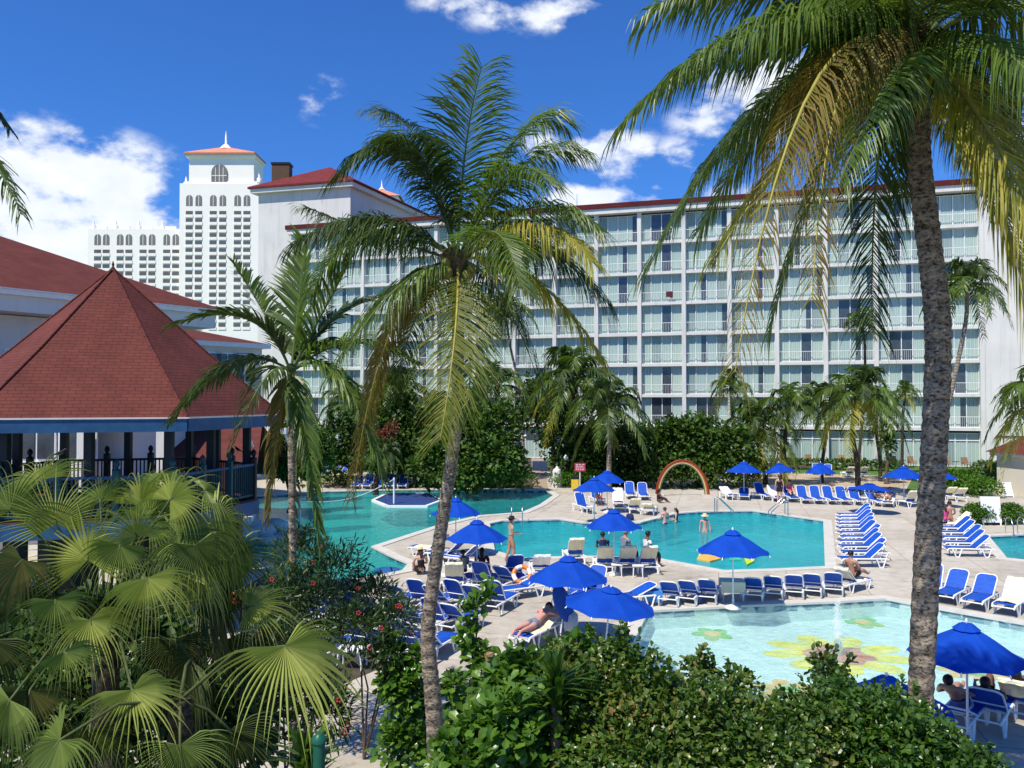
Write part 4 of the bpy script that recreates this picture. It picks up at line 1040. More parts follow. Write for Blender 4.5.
# ---------------------------------------------------------------- near coconut palms
def coconut_palm(hubpx, D, trunk_px, trunk_r, fronds, label, width, nleaf, group=None, lw=.04, rach=.03, coco=True, mat_t='trunk_grey', seedb=0, head=.28, DB=None):
    hub = P(hubpx[0], hubpx[1], D)
    path = [P(x, y, (DB if DB else D)+(D-(DB if DB else D))*i/(len(trunk_px)-1)) for i, (x, y) in enumerate(trunk_px)]
    base = path[0].copy(); base.z = 0
    if path[0].z > .05: path = [base]+path; trunk_r = [trunk_r[0]*1.25]+trunk_r
    root = empty('coconut_palm', (base.x, base.y, 0), 0, label=label, cat='palm tree', group=group)
    t = ring_trunk(path, trunk_r, M[mat_t], 14, int((hub.z)*16), .05, seedb).build('trunk'); parent_keep(t, root)
    mb = MB(); mb.blob(hub+Vector((0, 0, -.05)), (head*.8, head*.8, head*1.2), M['husk'], 12, 8)
    rnd = random.Random(seedb)
    for i in range(16):
        a = rnd.random()*6.28; e = Vector((math.cos(a), math.sin(a), rnd.uniform(.1, 1.2))).normalized()
        mb.tube([hub+e*.02, hub+e*head*.9, hub+e*head*1.6+Vector((0, 0, .03))], [.06, .05, .018], M['husk'], 5)
    o = mb.build('crown_base'); parent_keep(o, root)
    if coco:
        for i in range(coco if coco is not True else 9):
            a = rnd.random()*6.28; c = hub+Vector((math.cos(a)*head*.95, math.sin(a)*head*.95-.05, -head*.6+rnd.uniform(-.15, .12)))
            mb = MB(); mb.blob(c, (.085, .085, .11), M['coconut'], 10, 7); o = mb.build('coconut'); parent_keep(o, root)
    for i, fr in enumerate(fronds):
        ctrl, tip, d1, d2, mk = fr[:5]; wd = fr[5] if len(fr) > 5 else 1.0; dr = fr[6] if len(fr) > 6 else .5
        rm = M['rachis'] if mk in ('palm_yellow', 'palm_brown', 'palm_olive') else M['rachis_green']
        frond_mesh('frond', hub+Vector((0, 0, .02)), P(ctrl[0], ctrl[1], D+d1), P(tip[0], tip[1], D+d2), width*wd, nleaf, (M[mk], rm), seedb*100+i, droop=dr, lw=lw, rach=rach, parent=root)
    return root

Y, Gn, Dk, Br = 'palm_yellow', 'palm_green', 'palm_dark', 'palm_brown'
# middle palm
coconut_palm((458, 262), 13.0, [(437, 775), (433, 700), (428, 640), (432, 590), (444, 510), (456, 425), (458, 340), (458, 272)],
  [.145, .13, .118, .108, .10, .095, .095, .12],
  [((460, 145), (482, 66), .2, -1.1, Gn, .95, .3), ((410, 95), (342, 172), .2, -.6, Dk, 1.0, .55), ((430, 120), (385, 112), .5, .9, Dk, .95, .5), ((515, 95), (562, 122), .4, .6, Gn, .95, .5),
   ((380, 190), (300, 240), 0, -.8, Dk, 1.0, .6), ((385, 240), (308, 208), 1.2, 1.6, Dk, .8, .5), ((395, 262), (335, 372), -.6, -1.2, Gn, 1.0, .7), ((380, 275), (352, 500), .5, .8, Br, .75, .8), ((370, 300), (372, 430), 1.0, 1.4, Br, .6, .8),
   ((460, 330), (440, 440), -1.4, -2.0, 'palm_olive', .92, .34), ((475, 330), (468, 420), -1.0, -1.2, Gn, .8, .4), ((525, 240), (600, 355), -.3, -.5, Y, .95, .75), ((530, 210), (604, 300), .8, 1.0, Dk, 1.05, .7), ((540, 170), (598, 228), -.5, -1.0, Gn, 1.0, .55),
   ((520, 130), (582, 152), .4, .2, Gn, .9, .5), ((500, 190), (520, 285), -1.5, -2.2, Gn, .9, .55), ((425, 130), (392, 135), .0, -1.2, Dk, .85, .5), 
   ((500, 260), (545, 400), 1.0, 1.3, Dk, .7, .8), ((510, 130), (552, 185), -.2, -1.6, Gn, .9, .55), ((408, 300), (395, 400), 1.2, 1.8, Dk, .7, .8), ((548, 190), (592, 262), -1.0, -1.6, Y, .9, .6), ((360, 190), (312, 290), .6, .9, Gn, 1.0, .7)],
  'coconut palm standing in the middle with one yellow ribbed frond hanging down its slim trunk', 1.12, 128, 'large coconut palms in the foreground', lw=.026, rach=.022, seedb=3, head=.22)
# right palm
coconut_palm((918, 52), 9.0, [(915, 1000), (917, 800), (921, 690), (927, 560), (934, 450), (938, 335), (930, 250), (919, 160), (915, 70)],
  [.19, .165, .13, .135, .135, .135, .128, .125, .15],
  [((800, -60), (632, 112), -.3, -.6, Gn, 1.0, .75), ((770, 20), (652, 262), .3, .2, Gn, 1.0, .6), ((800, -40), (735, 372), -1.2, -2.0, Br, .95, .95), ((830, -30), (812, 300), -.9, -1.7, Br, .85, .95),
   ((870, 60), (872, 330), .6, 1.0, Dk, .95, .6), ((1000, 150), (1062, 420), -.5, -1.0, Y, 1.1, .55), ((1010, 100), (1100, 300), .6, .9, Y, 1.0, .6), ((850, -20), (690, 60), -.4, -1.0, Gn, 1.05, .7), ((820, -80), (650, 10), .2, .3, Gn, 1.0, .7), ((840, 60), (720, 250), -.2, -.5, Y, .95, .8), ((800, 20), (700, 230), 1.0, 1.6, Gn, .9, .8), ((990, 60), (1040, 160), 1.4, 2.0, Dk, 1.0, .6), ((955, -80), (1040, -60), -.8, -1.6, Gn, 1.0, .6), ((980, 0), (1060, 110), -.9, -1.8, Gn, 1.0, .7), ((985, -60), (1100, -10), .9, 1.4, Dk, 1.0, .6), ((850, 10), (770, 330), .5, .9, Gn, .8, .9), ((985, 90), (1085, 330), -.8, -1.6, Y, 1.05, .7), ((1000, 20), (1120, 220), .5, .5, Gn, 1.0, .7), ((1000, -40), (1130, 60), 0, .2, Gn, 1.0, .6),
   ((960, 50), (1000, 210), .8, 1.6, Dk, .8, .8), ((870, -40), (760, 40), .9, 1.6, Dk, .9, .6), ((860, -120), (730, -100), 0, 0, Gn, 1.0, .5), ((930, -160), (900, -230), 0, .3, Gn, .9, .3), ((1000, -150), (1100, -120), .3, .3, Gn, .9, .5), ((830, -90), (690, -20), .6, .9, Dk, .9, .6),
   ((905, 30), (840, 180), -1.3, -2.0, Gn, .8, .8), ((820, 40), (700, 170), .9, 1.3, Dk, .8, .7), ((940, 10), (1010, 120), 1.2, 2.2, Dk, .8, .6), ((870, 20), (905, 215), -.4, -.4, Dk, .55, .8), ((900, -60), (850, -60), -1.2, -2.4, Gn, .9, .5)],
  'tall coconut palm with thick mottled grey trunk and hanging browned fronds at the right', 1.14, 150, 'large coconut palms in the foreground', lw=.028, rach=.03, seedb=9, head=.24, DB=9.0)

# broad feather palm at the left (short pinnate crown)
def feather_palm():
    D = 14.5; hub = P(291, 372, D); base = P(294, 590, D); base.z = 0
    root = empty('feather_palm', (base.x, base.y, 0), 0, label='slender feather palm with broad stiff leaflets and a thin grey trunk beside the gazebo', cat='palm tree')
    t = ring_trunk([base, P(293, 590, D), P(292, 500, D), hub], [.085, .068, .062, .075], M['trunk_grey'], 12, 70, .03, 5).build('trunk'); parent_keep(t, root)
    mb = MB(); mb.tube([P(292, 425, D), P(291, 395, D), hub+Vector((0, 0, .15))], [.09, .12, .05], M['green_paint'] if False else M['rachis_green'], 10); o = mb.build('crownshaft'); parent_keep(o, root)
    fr = [((262, 290), (176, 325), -.3, -.6, Dk, .8, .25), ((240, 330), (172, 420), .2, .3, Dk, .95, .55), ((300, 300), (305, 240), .2, .3, Gn, .85, .12), ((335, 290), (350, 262), -.2, -.2, Gn, .85, .2), ((350, 320), (412, 362), -.4, -.8, Gn, .9, .3),
          ((345, 330), (382, 480), -.5, -.7, Gn, .95, .6), ((300, 380), (320, 540), -.7, -.9, Gn, .85, .7), ((280, 380), (268, 520), .3, .4, Br, .75, .8), ((262, 300), (232, 262), .6, 1.0, Gn, .7, .15), ((312, 330), (345, 350), .9, 1.6, Dk, .7, .3), ((268, 350), (235, 440), -1.0, -1.4, Dk, .8, .5), ((305, 400), (290, 560), .5, .5, Br, .6, .8), ((330, 310), (372, 300), .6, 1.0, Dk, .8, .25)]
    for i, (c, tp, d1, d2, mk, wd, dr) in enumerate(fr):
        frond_mesh('frond', hub, P(c[0], c[1], D+d1), P(tp[0], tp[1], D+d2), .82*wd, 62, (M[mk], M['rachis_green']), 700+i, droop=dr, lw=.062, rach=.022, side_ang=50, cup=.35, parent=root)
feather_palm()

# fronds reaching in from a palm left of the frame
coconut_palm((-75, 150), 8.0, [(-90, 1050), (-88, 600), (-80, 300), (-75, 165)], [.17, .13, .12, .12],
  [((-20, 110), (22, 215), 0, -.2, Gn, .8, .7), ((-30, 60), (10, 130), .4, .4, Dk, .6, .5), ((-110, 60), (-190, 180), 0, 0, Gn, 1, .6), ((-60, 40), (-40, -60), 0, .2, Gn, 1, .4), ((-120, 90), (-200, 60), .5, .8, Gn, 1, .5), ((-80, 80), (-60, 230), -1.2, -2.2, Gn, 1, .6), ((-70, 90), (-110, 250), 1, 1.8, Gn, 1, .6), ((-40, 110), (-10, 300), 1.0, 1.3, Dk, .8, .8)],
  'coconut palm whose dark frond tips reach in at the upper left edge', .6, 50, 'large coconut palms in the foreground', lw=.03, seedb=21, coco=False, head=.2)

# ---------------------------------------------------------------- fan palms, lower left
def fan_leaf(hub, tipv, nrm, rad, seed, mat, parent, nseg=38, spread=150, droop=.5, petiole_from=None, split=.42):
    """pleated fan with free drooping tips. tipv: direction of the middle segment, nrm: blade normal"""
    rnd = random.Random(seed); hub = Vector(hub); ax = Vector(tipv).normalized(); nz = Vector(nrm); nz = (nz-ax*nz.dot(ax)).normalized(); sx = ax.cross(nz).normalized()
    vs = []; fs = []; dn = Vector((0, 0, -1))
    for i in range(nseg):
        a0 = R(-spread+2*spread*i/nseg); a1 = R(-spread+2*spread*(i+1)/nseg); am = (a0+a1)/2
        L = rad*(1.06-.25*abs(am)/R(spread))*(1+rnd.uniform(-.12, .10))
        dv = lambda a: (ax*math.cos(a)+sx*math.sin(a))
        sag = lambda r: nz*(-.10*rad*(r/rad)**2)+dn*(droop*.30*rad*(r/rad)**2.0)
        ri = rad*split
        fold = nz*(.028*rad)
        pts0 = hub+dv(a0)*ri+sag(ri); pts1 = hub+dv(a1)*ri+sag(ri); pm = hub+dv(am)*ri*1.02+sag(ri)+fold
        b = len(vs); vs += [hub, pts0, pm, pts1]; fs += [(b, b+1, b+2), (b, b+2, b+3)]
        # free part: narrow folded strip, increasingly hanging
        d = (dv(am)+dn*droop*.45*rnd.uniform(.5, 1.5)).normalized(); p = pm.copy(); hw = (pts1-pts0)*.5*1.05; seg = 6; Lf = L-ri
        ring = [b+1, b+2, b+3]
        k0 = rnd.uniform(.5, 1.5); wob = rnd.uniform(-.09, .09)
        for k in range(1, seg+1):
            d = (d+dn*droop*.62*k0*(k/seg)**1.2*1.4+sx*wob).normalized(); p = p+d*Lf/seg; wk = (1-(k/seg)**1.1)*.72
            if k < seg:
                c = len(vs); f2 = fold*(1-k/seg)
                vs += [p-hw*wk-f2, p, p+hw*wk-f2]
                fs += [(ring[0], c, c+1, ring[1]), (ring[1], c+1, c+2, ring[2])]; ring = [c, c+1, c+2]
            else:
                c = len(vs); vs.append(p); fs += [(ring[0], c, ring[1]), (ring[1], c, ring[2])]
    mb = MB(); mb.add(vs, fs, mat)
    o = mb.build('fan_leaf'); parent_keep(o, parent)
    if petiole_from is not None:
        mb = MB(); a = Vector(petiole_from); m = a.lerp(hub, .55)+Vector((0, 0, .12*(hub-a).length)); mb.tube([a, m, hub, hub+ax*rad*.10], [.013, .010, .008, .003], M['petiole'], 6)
        q = mb.build('petiole'); q.parent = o; q.matrix_parent_inverse = Matrix.Identity(4)
    return o
def fan_palm(label, core_px, core_D, leaves, seedb, trunk_r=.11):
    core = P(core_px[0], core_px[1], core_D); base = Vector((core.x, core.y, 0))
    root = empty('fan_palm', base, 0, label=label, cat='palm tree', group='fan palms at the lower left')
    t = ring_trunk([base, base.lerp(core, .5)+Vector((.04, .02, 0)), core], [trunk_r*1.3, trunk_r, trunk_r*.9], M['trunk_dark'], 12, 50, .05, seedb).build('trunk'); parent_keep(t, root)
    cam_v = lambda h: (Vector((0, 0, H))-h).normalized()
    for i, (hx, hy, D, tx, ty, rpx, tilt, mk, dr) in enumerate(leaves):
        h = P(hx, hy, D); tip = P(tx, ty, D+tilt); ax = tip-h; rad = rpx/F*D
        rq = random.Random(seedb*7+i); nrm = cam_v(h)*.5+Vector((rq.uniform(-.5, .3), rq.uniform(-.5, .2), .8)); rad *= .96; dr = min(1.0, dr+.04)
        fan_leaf(h, ax, nrm, rad, seedb*50+i, M[mk], root, nseg=40, split=.30, spread=[118, 132, 105, 125][i % 4] if mk != 'fan_dark' else 110, droop=dr, petiole_from=core)
    return root
L_, Md, FD = 'fan_light', 'fan_mid', 'fan_dark'
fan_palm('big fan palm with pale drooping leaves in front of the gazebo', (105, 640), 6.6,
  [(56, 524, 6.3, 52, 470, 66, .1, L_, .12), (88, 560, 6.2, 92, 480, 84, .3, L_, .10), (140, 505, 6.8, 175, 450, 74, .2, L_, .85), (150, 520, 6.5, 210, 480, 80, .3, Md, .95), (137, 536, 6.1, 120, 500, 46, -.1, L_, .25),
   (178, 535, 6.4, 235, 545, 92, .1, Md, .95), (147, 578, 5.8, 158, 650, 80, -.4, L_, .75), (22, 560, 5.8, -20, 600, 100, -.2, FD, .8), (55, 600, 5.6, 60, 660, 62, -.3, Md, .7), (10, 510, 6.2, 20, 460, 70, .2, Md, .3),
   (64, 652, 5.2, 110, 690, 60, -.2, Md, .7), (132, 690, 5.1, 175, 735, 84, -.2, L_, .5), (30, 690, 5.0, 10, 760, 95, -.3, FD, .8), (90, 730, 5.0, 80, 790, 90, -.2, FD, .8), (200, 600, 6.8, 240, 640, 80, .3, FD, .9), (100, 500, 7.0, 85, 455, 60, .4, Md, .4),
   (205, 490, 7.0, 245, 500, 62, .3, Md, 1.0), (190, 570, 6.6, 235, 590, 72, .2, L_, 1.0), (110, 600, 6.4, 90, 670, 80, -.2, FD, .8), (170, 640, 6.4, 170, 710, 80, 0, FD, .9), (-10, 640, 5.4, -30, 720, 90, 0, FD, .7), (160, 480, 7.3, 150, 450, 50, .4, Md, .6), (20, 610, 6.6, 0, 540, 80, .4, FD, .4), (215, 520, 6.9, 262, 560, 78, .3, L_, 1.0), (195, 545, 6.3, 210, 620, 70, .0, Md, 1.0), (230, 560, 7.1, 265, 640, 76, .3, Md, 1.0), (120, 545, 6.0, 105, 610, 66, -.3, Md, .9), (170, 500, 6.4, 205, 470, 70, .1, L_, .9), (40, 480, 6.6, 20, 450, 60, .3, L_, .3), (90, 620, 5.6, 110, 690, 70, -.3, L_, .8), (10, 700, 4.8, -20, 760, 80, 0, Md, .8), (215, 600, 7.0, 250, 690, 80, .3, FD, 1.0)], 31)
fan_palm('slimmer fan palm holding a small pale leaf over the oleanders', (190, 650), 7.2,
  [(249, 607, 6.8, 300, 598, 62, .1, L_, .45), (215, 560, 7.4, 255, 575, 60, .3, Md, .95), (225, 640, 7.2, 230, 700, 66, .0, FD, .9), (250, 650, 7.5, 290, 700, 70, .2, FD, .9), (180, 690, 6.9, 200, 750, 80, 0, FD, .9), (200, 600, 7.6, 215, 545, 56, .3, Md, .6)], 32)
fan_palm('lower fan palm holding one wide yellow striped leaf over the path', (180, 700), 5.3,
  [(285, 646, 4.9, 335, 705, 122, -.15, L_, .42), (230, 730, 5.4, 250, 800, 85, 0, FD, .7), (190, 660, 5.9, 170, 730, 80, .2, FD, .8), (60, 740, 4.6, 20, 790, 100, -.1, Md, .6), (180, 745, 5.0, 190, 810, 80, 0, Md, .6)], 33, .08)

# ---------------------------------------------------------------- background palms
CROWNS = []
def crown_mesh(seed, n=20, L=2.6, droopy=1.0):
    rnd = random.Random(seed); objs = []
    mb_all = MB()
    for i in range(n):
        az = i*2.399+rnd.uniform(-.25, .25); el = R(80-115*(i/n)**.9+rnd.uniform(-8, 8)); l = L*rnd.uniform(.85, 1.1)
        d = Vector((math.cos(az)*math.cos(el), math.sin(az)*math.cos(el), math.sin(el)))
        p1 = d*l*.62+Vector((0, 0, .18*l)); p2 = d*l*.85+Vector((0, 0, -l*(.28+.35*math.cos(el))*droopy))
        mk = rnd.choice(['palm_green', 'palm_dark', 'palm_dark', 'palm_green']) if i < n*.78 else rnd.choice(['palm_yellow', 'palm_green', 'palm_dark'])
        o = frond_mesh('tmp', (0, 0, 0), p1, p2, l*.36, 32, (M[mk], M['rachis_green']), seed*31+i, droop=.55, lw=.085, rach=.022, ragged=.3)
        me = o.data; base = len(mb_all.v); mb_all.v += [tuple(v.co) for v in me.vertices]
        for p in me.polygons: mb_all.f.append(tuple(base+j for j in p.vertices)); mb_all.m.append(mb_all.mi(me.materials[p.material_index])); mb_all.smooth.append(False)
        bpy.data.objects.remove(o); bpy.data.meshes.remove(me)
    mb_all.blob((0, 0, -.12), (.18, .18, .3), M['husk'], 8, 6)
    o = mb_all.build('crown'); me = o.data; bpy.data.objects.remove(o); return me
CROWNS = [crown_mesh(s, n) for s, n in ((1, 20), (2, 24), (3, 17), (4, 22))]
def bg_palm(cx, cy, D, rpx, trunk, label, var=0, mat='trunk_dark', tr=.13, rz=0.0):
    """crown centre in px at distance D; crown radius in px; trunk = list of px below the crown"""
    hub = P(cx, cy, D); pts = [P(x, y, D) for x, y in trunk]; b = pts[-1].copy(); b.z = 0
    if abs(pts[-1].z) > .4: pts.append(b)
    else: pts[-1].z = 0
    pts = pts[::-1]+[hub]
    root = empty('palm_tree', (b.x, b.y, 0), 0, label=label, cat='palm tree', group='palms in front of the hotel')
    k = len(pts); rads = [tr*(1.25-.5*i/(k-1)) for i in range(k)]
    t = ring_trunk(pts, rads, M[mat], 8, 30, .05, var).build('trunk'); parent_keep(t, root)
    o = obj_of('crown', CROWNS[var % 4], root); s = rpx/F*D/2.2; o.location = hub-Vector((b.x, b.y, 0)); o.scale = (s, s, s); o.rotation_euler = (0, 0, rz)
    return root
bgp = [
 (506, 312, 78, 31, [(510, 345), (520, 392), (523, 440)], 'tall thin palm in front of the hotel between the middle trunk and the dark palms', 0),
 (574, 384, 62, 55, [(572, 420), (571, 470)], 'large dark palm over the walkway left of the round crowned palm', 1),
 (608, 408, 58, 46, [(609, 440), (609, 475)], 'round crowned palm with a pale straight trunk behind the blue umbrellas', 3),
 (497, 388, 66, 38, [(497, 430), (498, 462)], 'short dark palm below the tall thin one', 2),
 (731, 388, 66, 24, [(733, 420), (738, 466)], 'small palm above the right end of the dark green tree wall', 0),
 (757, 428, 62, 42, [(760, 455), (765, 470)], 'low bushy palm at the right end of the dark tree wall', 1),
 (790, 406, 61, 34, [(786, 430), (783, 468)], 'palm with a dark trunk above the second far umbrella', 2),
 (822, 402, 63, 32, [(826, 430), (822, 466)], 'palm with thin stem between two darker trunks in front of the hotel', 3),
 (858, 398, 55, 46, [(852, 430), (857, 462), (858, 494)], 'full palm on a dark slanting trunk rising from the sand', 1),
 (878, 410, 64, 34, [(876, 430), (880, 460)], 'palm leaning right just behind the full palm on the sand', 2),
 (862, 322, 72, 21, [(865, 350), (864, 400), (858, 466)], 'tall pale yellow palm silhouetted against the middle hotel floors', 2),
 (905, 394, 70, 17, [(903, 415), (902, 466)], 'smallest palm just left of the big mottled trunk', 0),
 (967, 286, 57, 42, [(966, 320), (955, 375), (945, 420), (937, 470)], 'tall palm with a curved leaning trunk right of the big trunk', 3),
 (1052, 398, 42, 62, [(1056, 440), (1060, 520)], 'palm at the right edge whose fronds reach into view', 1),
 (395, 395, 63, 42, [(398, 430), (400, 470)], 'dark palm among the trees left of the slim middle trunk', 1),
 (348, 405, 66, 34, [(350, 440), (350, 470)], 'dark palm at the left end of the hotel garden', 2),
 (440, 415, 70, 30, [(440, 440), (441, 468)], 'dark palm half hidden by the hanging yellow frond', 0),
 (384, 452, 55, 22, [(382, 465), (376, 482)], 'small young palm behind the row of five blue loungers', 3),
 (470, 408, 64, 30, [(470, 440), (471, 470)], 'palm behind the rounded bush by the lagoon', 1),
]
for i, (cx, cy, D, r_, tr, lb, v) in enumerate(bgp):
    bg_palm(cx, cy, D, r_, tr, lb, v, 'trunk_grey' if i in (2, 12, 0) else 'trunk_dark', .17 if i not in (0, 10, 11, 7, 9) else .13, i*1.3)

# ---------------------------------------------------------------- trees and bushes by the hotel
def tree_px(items, D, base_px, n, size, mat, label, seed, cat='tree', name='garden_tree', trunk=1.2, group='broad green trees in the hotel garden', depth=1.0):
    """items: (px,py,rx_px,ry_px,dD) lumps"""
    L = []
    for px, py, rx, ry, dd in items:
        c = P(px, py, D+dd); k = (D+dd)/F; L.append((c.x, c.y, max(c.z, .3), rx*k, rx*k*depth, ry*k))
    b = P(base_px[0], base_px[1], D); b.z = 0
    return shrub(name, b, L, n, size, mat, 'clump', label, cat, group, seed, .55, .8, sprigs=int(n/90), trunk=trunk, stem_r=.12)
tree_px([(655, 450, 22, 24, 0), (680, 438, 20, 18, .5), (705, 440, 24, 22, 0), (735, 450, 22, 20, .3), (665, 470, 25, 20, -.5), (705, 468, 30, 22, -.5), (742, 470, 20, 16, 0), (690, 455, 30, 26, 1)], 60, (700, 480), 9000, .34, M['bush_far'], 'wide dark glossy tree wall right of the rainbow arch', 41)
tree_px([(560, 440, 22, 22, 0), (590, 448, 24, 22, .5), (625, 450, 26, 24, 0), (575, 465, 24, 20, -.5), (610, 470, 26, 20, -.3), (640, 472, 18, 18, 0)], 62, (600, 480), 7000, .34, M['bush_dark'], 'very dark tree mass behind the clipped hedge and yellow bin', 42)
tree_px([(472, 440, 26, 30, 0), (500, 432, 22, 26, .4), (445, 455, 26, 22, 0), (490, 462, 32, 26, -.6), (515, 470, 15, 20, 0), (430, 468, 20, 20, -.5), (460, 475, 34, 16, -.9)], 55, (475, 486), 9000, .32, M['bush_far'], 'big rounded green bush mass beside the lagoon left of the walkway', 43)
tree_px([(395, 415, 30, 26, 0), (420, 430, 26, 22, 0), (370, 430, 26, 22, .4), (400, 445, 32, 20, -.6)], 62, (395, 480), 5200, .34, M['bush_far'], 'green tree with a flat crown left of the hanging yellow frond', 44)
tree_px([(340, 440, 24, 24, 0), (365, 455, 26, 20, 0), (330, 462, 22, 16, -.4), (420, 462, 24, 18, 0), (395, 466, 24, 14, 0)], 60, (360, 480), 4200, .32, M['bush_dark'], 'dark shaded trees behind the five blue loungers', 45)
tree_px([(315, 455, 20, 22, 0), (300, 465, 22, 18, 0)], 52, (310, 485), 2200, .28, M['bush_far'], 'green bush behind the slender feather palm trunk', 46, depth=.8)
tree_px([(286, 445, 14, 22, 0), (300, 430, 14, 18, .5), (280, 468, 12, 14, 0)], 46, (290, 500), 1800, .28, M['bush_far'], 'green tree between the gazebo corner and the feather palm', 50, depth=.8)
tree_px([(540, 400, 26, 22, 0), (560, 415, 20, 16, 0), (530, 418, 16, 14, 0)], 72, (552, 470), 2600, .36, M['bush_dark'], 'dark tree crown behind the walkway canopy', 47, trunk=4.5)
tree_px([(888, 445, 8, 14, 0), (886, 432, 7, 9, 0)], 62, (886, 470), 500, .26, M['bush_far'], 'small leafy shrub against the hotel left of the big trunk', 48, cat='shrub', name='shrub', trunk=.6, group=None)
tree_px([(380, 437, 9, 8, -2), (392, 430, 7, 7, -2)], 60, (386, 478), 500, .2, leafy('poinciana_red', [(.20, .02, .02), (.35, .04, .05), (.05, .10, .02), (.25, .06, .05)]), 'small tree with reddish leaves in the dark garden left of the lagoon', 49, trunk=2.0, group=None)

def hedge(pts_px, h, n, size, mat, label, seed, cat='hedge', name='hedge', rad=None):
    """row of lumps along ground px points"""
    L = []; g = [G(x, y) for x, y in pts_px]
    rd = rad or h*.7
    for a, b in zip(g[:-1], g[1:]):
        m = max(1, int((b-a).length/(rd*.8)))
        for i in range(m+1):
            c = a.lerp(b, i/m); L.append((c.x, c.y, h*.5, rd, rd, h*.52))
    return shrub(name, g[len(g)//2], L, n, size, mat, 'clump', label, cat, None, seed, .35, .8, sprigs=0, stem_r=.03)
hedge([(562, 487), (595, 487), (630, 485)], 1.15, 5200, .16, M['hedge'], 'clipped bright green hedge behind the twin blue umbrellas', 61, rad=.95)
hedge([(735, 471), (790, 469), (850, 470), (898, 472)], .95, 3600, .22, M['bush_far'], 'long low hedge along the hotel patios', 62)
hedge([(938, 490), (955, 491), (975, 494), (984, 497)], 1.2, 5200, .17, M['hedge'], 'rounded bright hedge mound right of the big trunk', 63, rad=1.15)
hedge([(985, 478), (1000, 481), (1004, 484)], 1.4, 3000, .18, M['bush_far'], 'darker hedge mound by the cream kiosk wall', 64, rad=1.1)
hedge([(974, 524), (981, 524)], 1.0, 2100, .12, M['hedge'], 'low clipped hedge left of the white board', 65, rad=.62)
hedge([(1003, 524), (1012, 523.5)], 1.0, 2100, .12, M['hedge'], 'low clipped hedge right of the white board', 66, rad=.62)
hedge([(415, 486), (450, 487), (500, 487.5), (527, 487)], .9, 4200, .18, M['bush_far'], 'low clipped skirt hedge at the foot of the lagoon bushes', 66, rad=.9)
hedge([(318, 484), (345, 484), (352, 485)], .6, 1400, .15, M['hedge'], 'short low hedge left of the five blue loungers', 67, rad=.8)
hedge([(315, 470), (350, 469), (410, 470)], 1.0, 3000, .2, M['hedge'], 'bright green hedge in front of the dark trees at left', 68)
hedge([(925, 478), (945, 476), (975, 476)], .5, 2200, .18, M['hedge'], 'low ground cover between lawn and hotel end', 69)

# ---------------------------------------------------------------- foreground bushes
def bush_px(items, n, size, mat, label, seed, base, kind='obovate', sprigs=30, name='shrub', group='leafy bushes along the bottom', depth=1.0, shell=.55, cat='shrub', spread=.7, stem_r=.03):
    L = []
    for px, py, rx, ry, D in items:
        c = P(px, py, D); k = D/F; L.append((c.x, c.y, c.z, rx*k, rx*k*depth, ry*k))
    b = Vector((base[0], base[1], 0))
    return shrub(name, b, L, n, size, mat, kind, label, cat, group, seed, shell, spread, sprigs=sprigs, stem_r=stem_r)
# big small-leaved bush along the bottom right
bush_px([(640, 708, 52, 48, 7.6), (700, 732, 60, 46, 7.4), (590, 720, 50, 60, 7.6), (650, 765, 90, 60, 7.2), (760, 758, 70, 45, 7.2), (745, 724, 40, 26, 7.9), (810, 744, 50, 42, 7.5), (560, 690, 34, 40, 7.9), (615, 664, 28, 22, 8.0)], 29000, .058, M['bush_small'], 'dense small leaved bush with brown tinged tips at the bottom centre', 71, (1.2, 7.5), sprigs=90)
bush_px([(850, 740, 60, 52, 7.6), (905, 755, 60, 48, 7.4), (865, 716, 34, 20, 8.0), (950, 768, 50, 30, 7.3), (900, 722, 28, 22, 8.0), (930, 790, 80, 40, 7.0), (830, 705, 22, 14, 8.1)], 20000, .054, M['bush_mid'], 'dark green bush around the foot of the big mottled trunk', 72, (3.4, 7.5), sprigs=60)
# glossy broad-leaved shrubs
bush_px([(520, 700, 36, 40, 8.0), (545, 740, 46, 48, 7.6), (500, 745, 40, 44, 7.4), (575, 670, 26, 30, 8.2), (470, 770, 40, 30, 7.2)], 5200, .115, M['bush_bright'], 'glossy broad leaved shrub left of the small leaved bush', 73, (.2, 7.8), sprigs=30)
bush_px([(470, 640, 10, 18, 9.2), (478, 610, 9, 14, 9.3), (482, 668, 12, 22, 9.1), (488, 700, 16, 26, 9.0)], 520, .115, M['bush_bright'], 'thin upright glossy shoot right of the slim palm trunk', 74, (-.3, 9.1), sprigs=5, shell=.8)
bush_px([(410, 700, 20, 26, 13.9), (404, 745, 28, 30, 13.7), (462, 740, 22, 34, 13.7), (418, 662, 13, 14, 14.0), (395, 655, 10, 12, 14.0), (455, 690, 14, 18, 13.9), (392, 690, 16, 20, 13.9)], 2600, .14, M['bush_bright'], 'loose green shrub around the foot of the slim palm trunk', 75, (-1.3, 13.8), sprigs=14, shell=.8)
bush_px([(700, 672, 20, 14, 8.6), (738, 684, 20, 12, 8.6), (824, 668, 13, 12, 8.6), (838, 688, 20, 10, 8.4)], 1100, .07, M['bush_small'], 'sparse sprays of small leaves rising over the shallow pool edge', 76, (2.2, 8.5), sprigs=14, shell=.9)
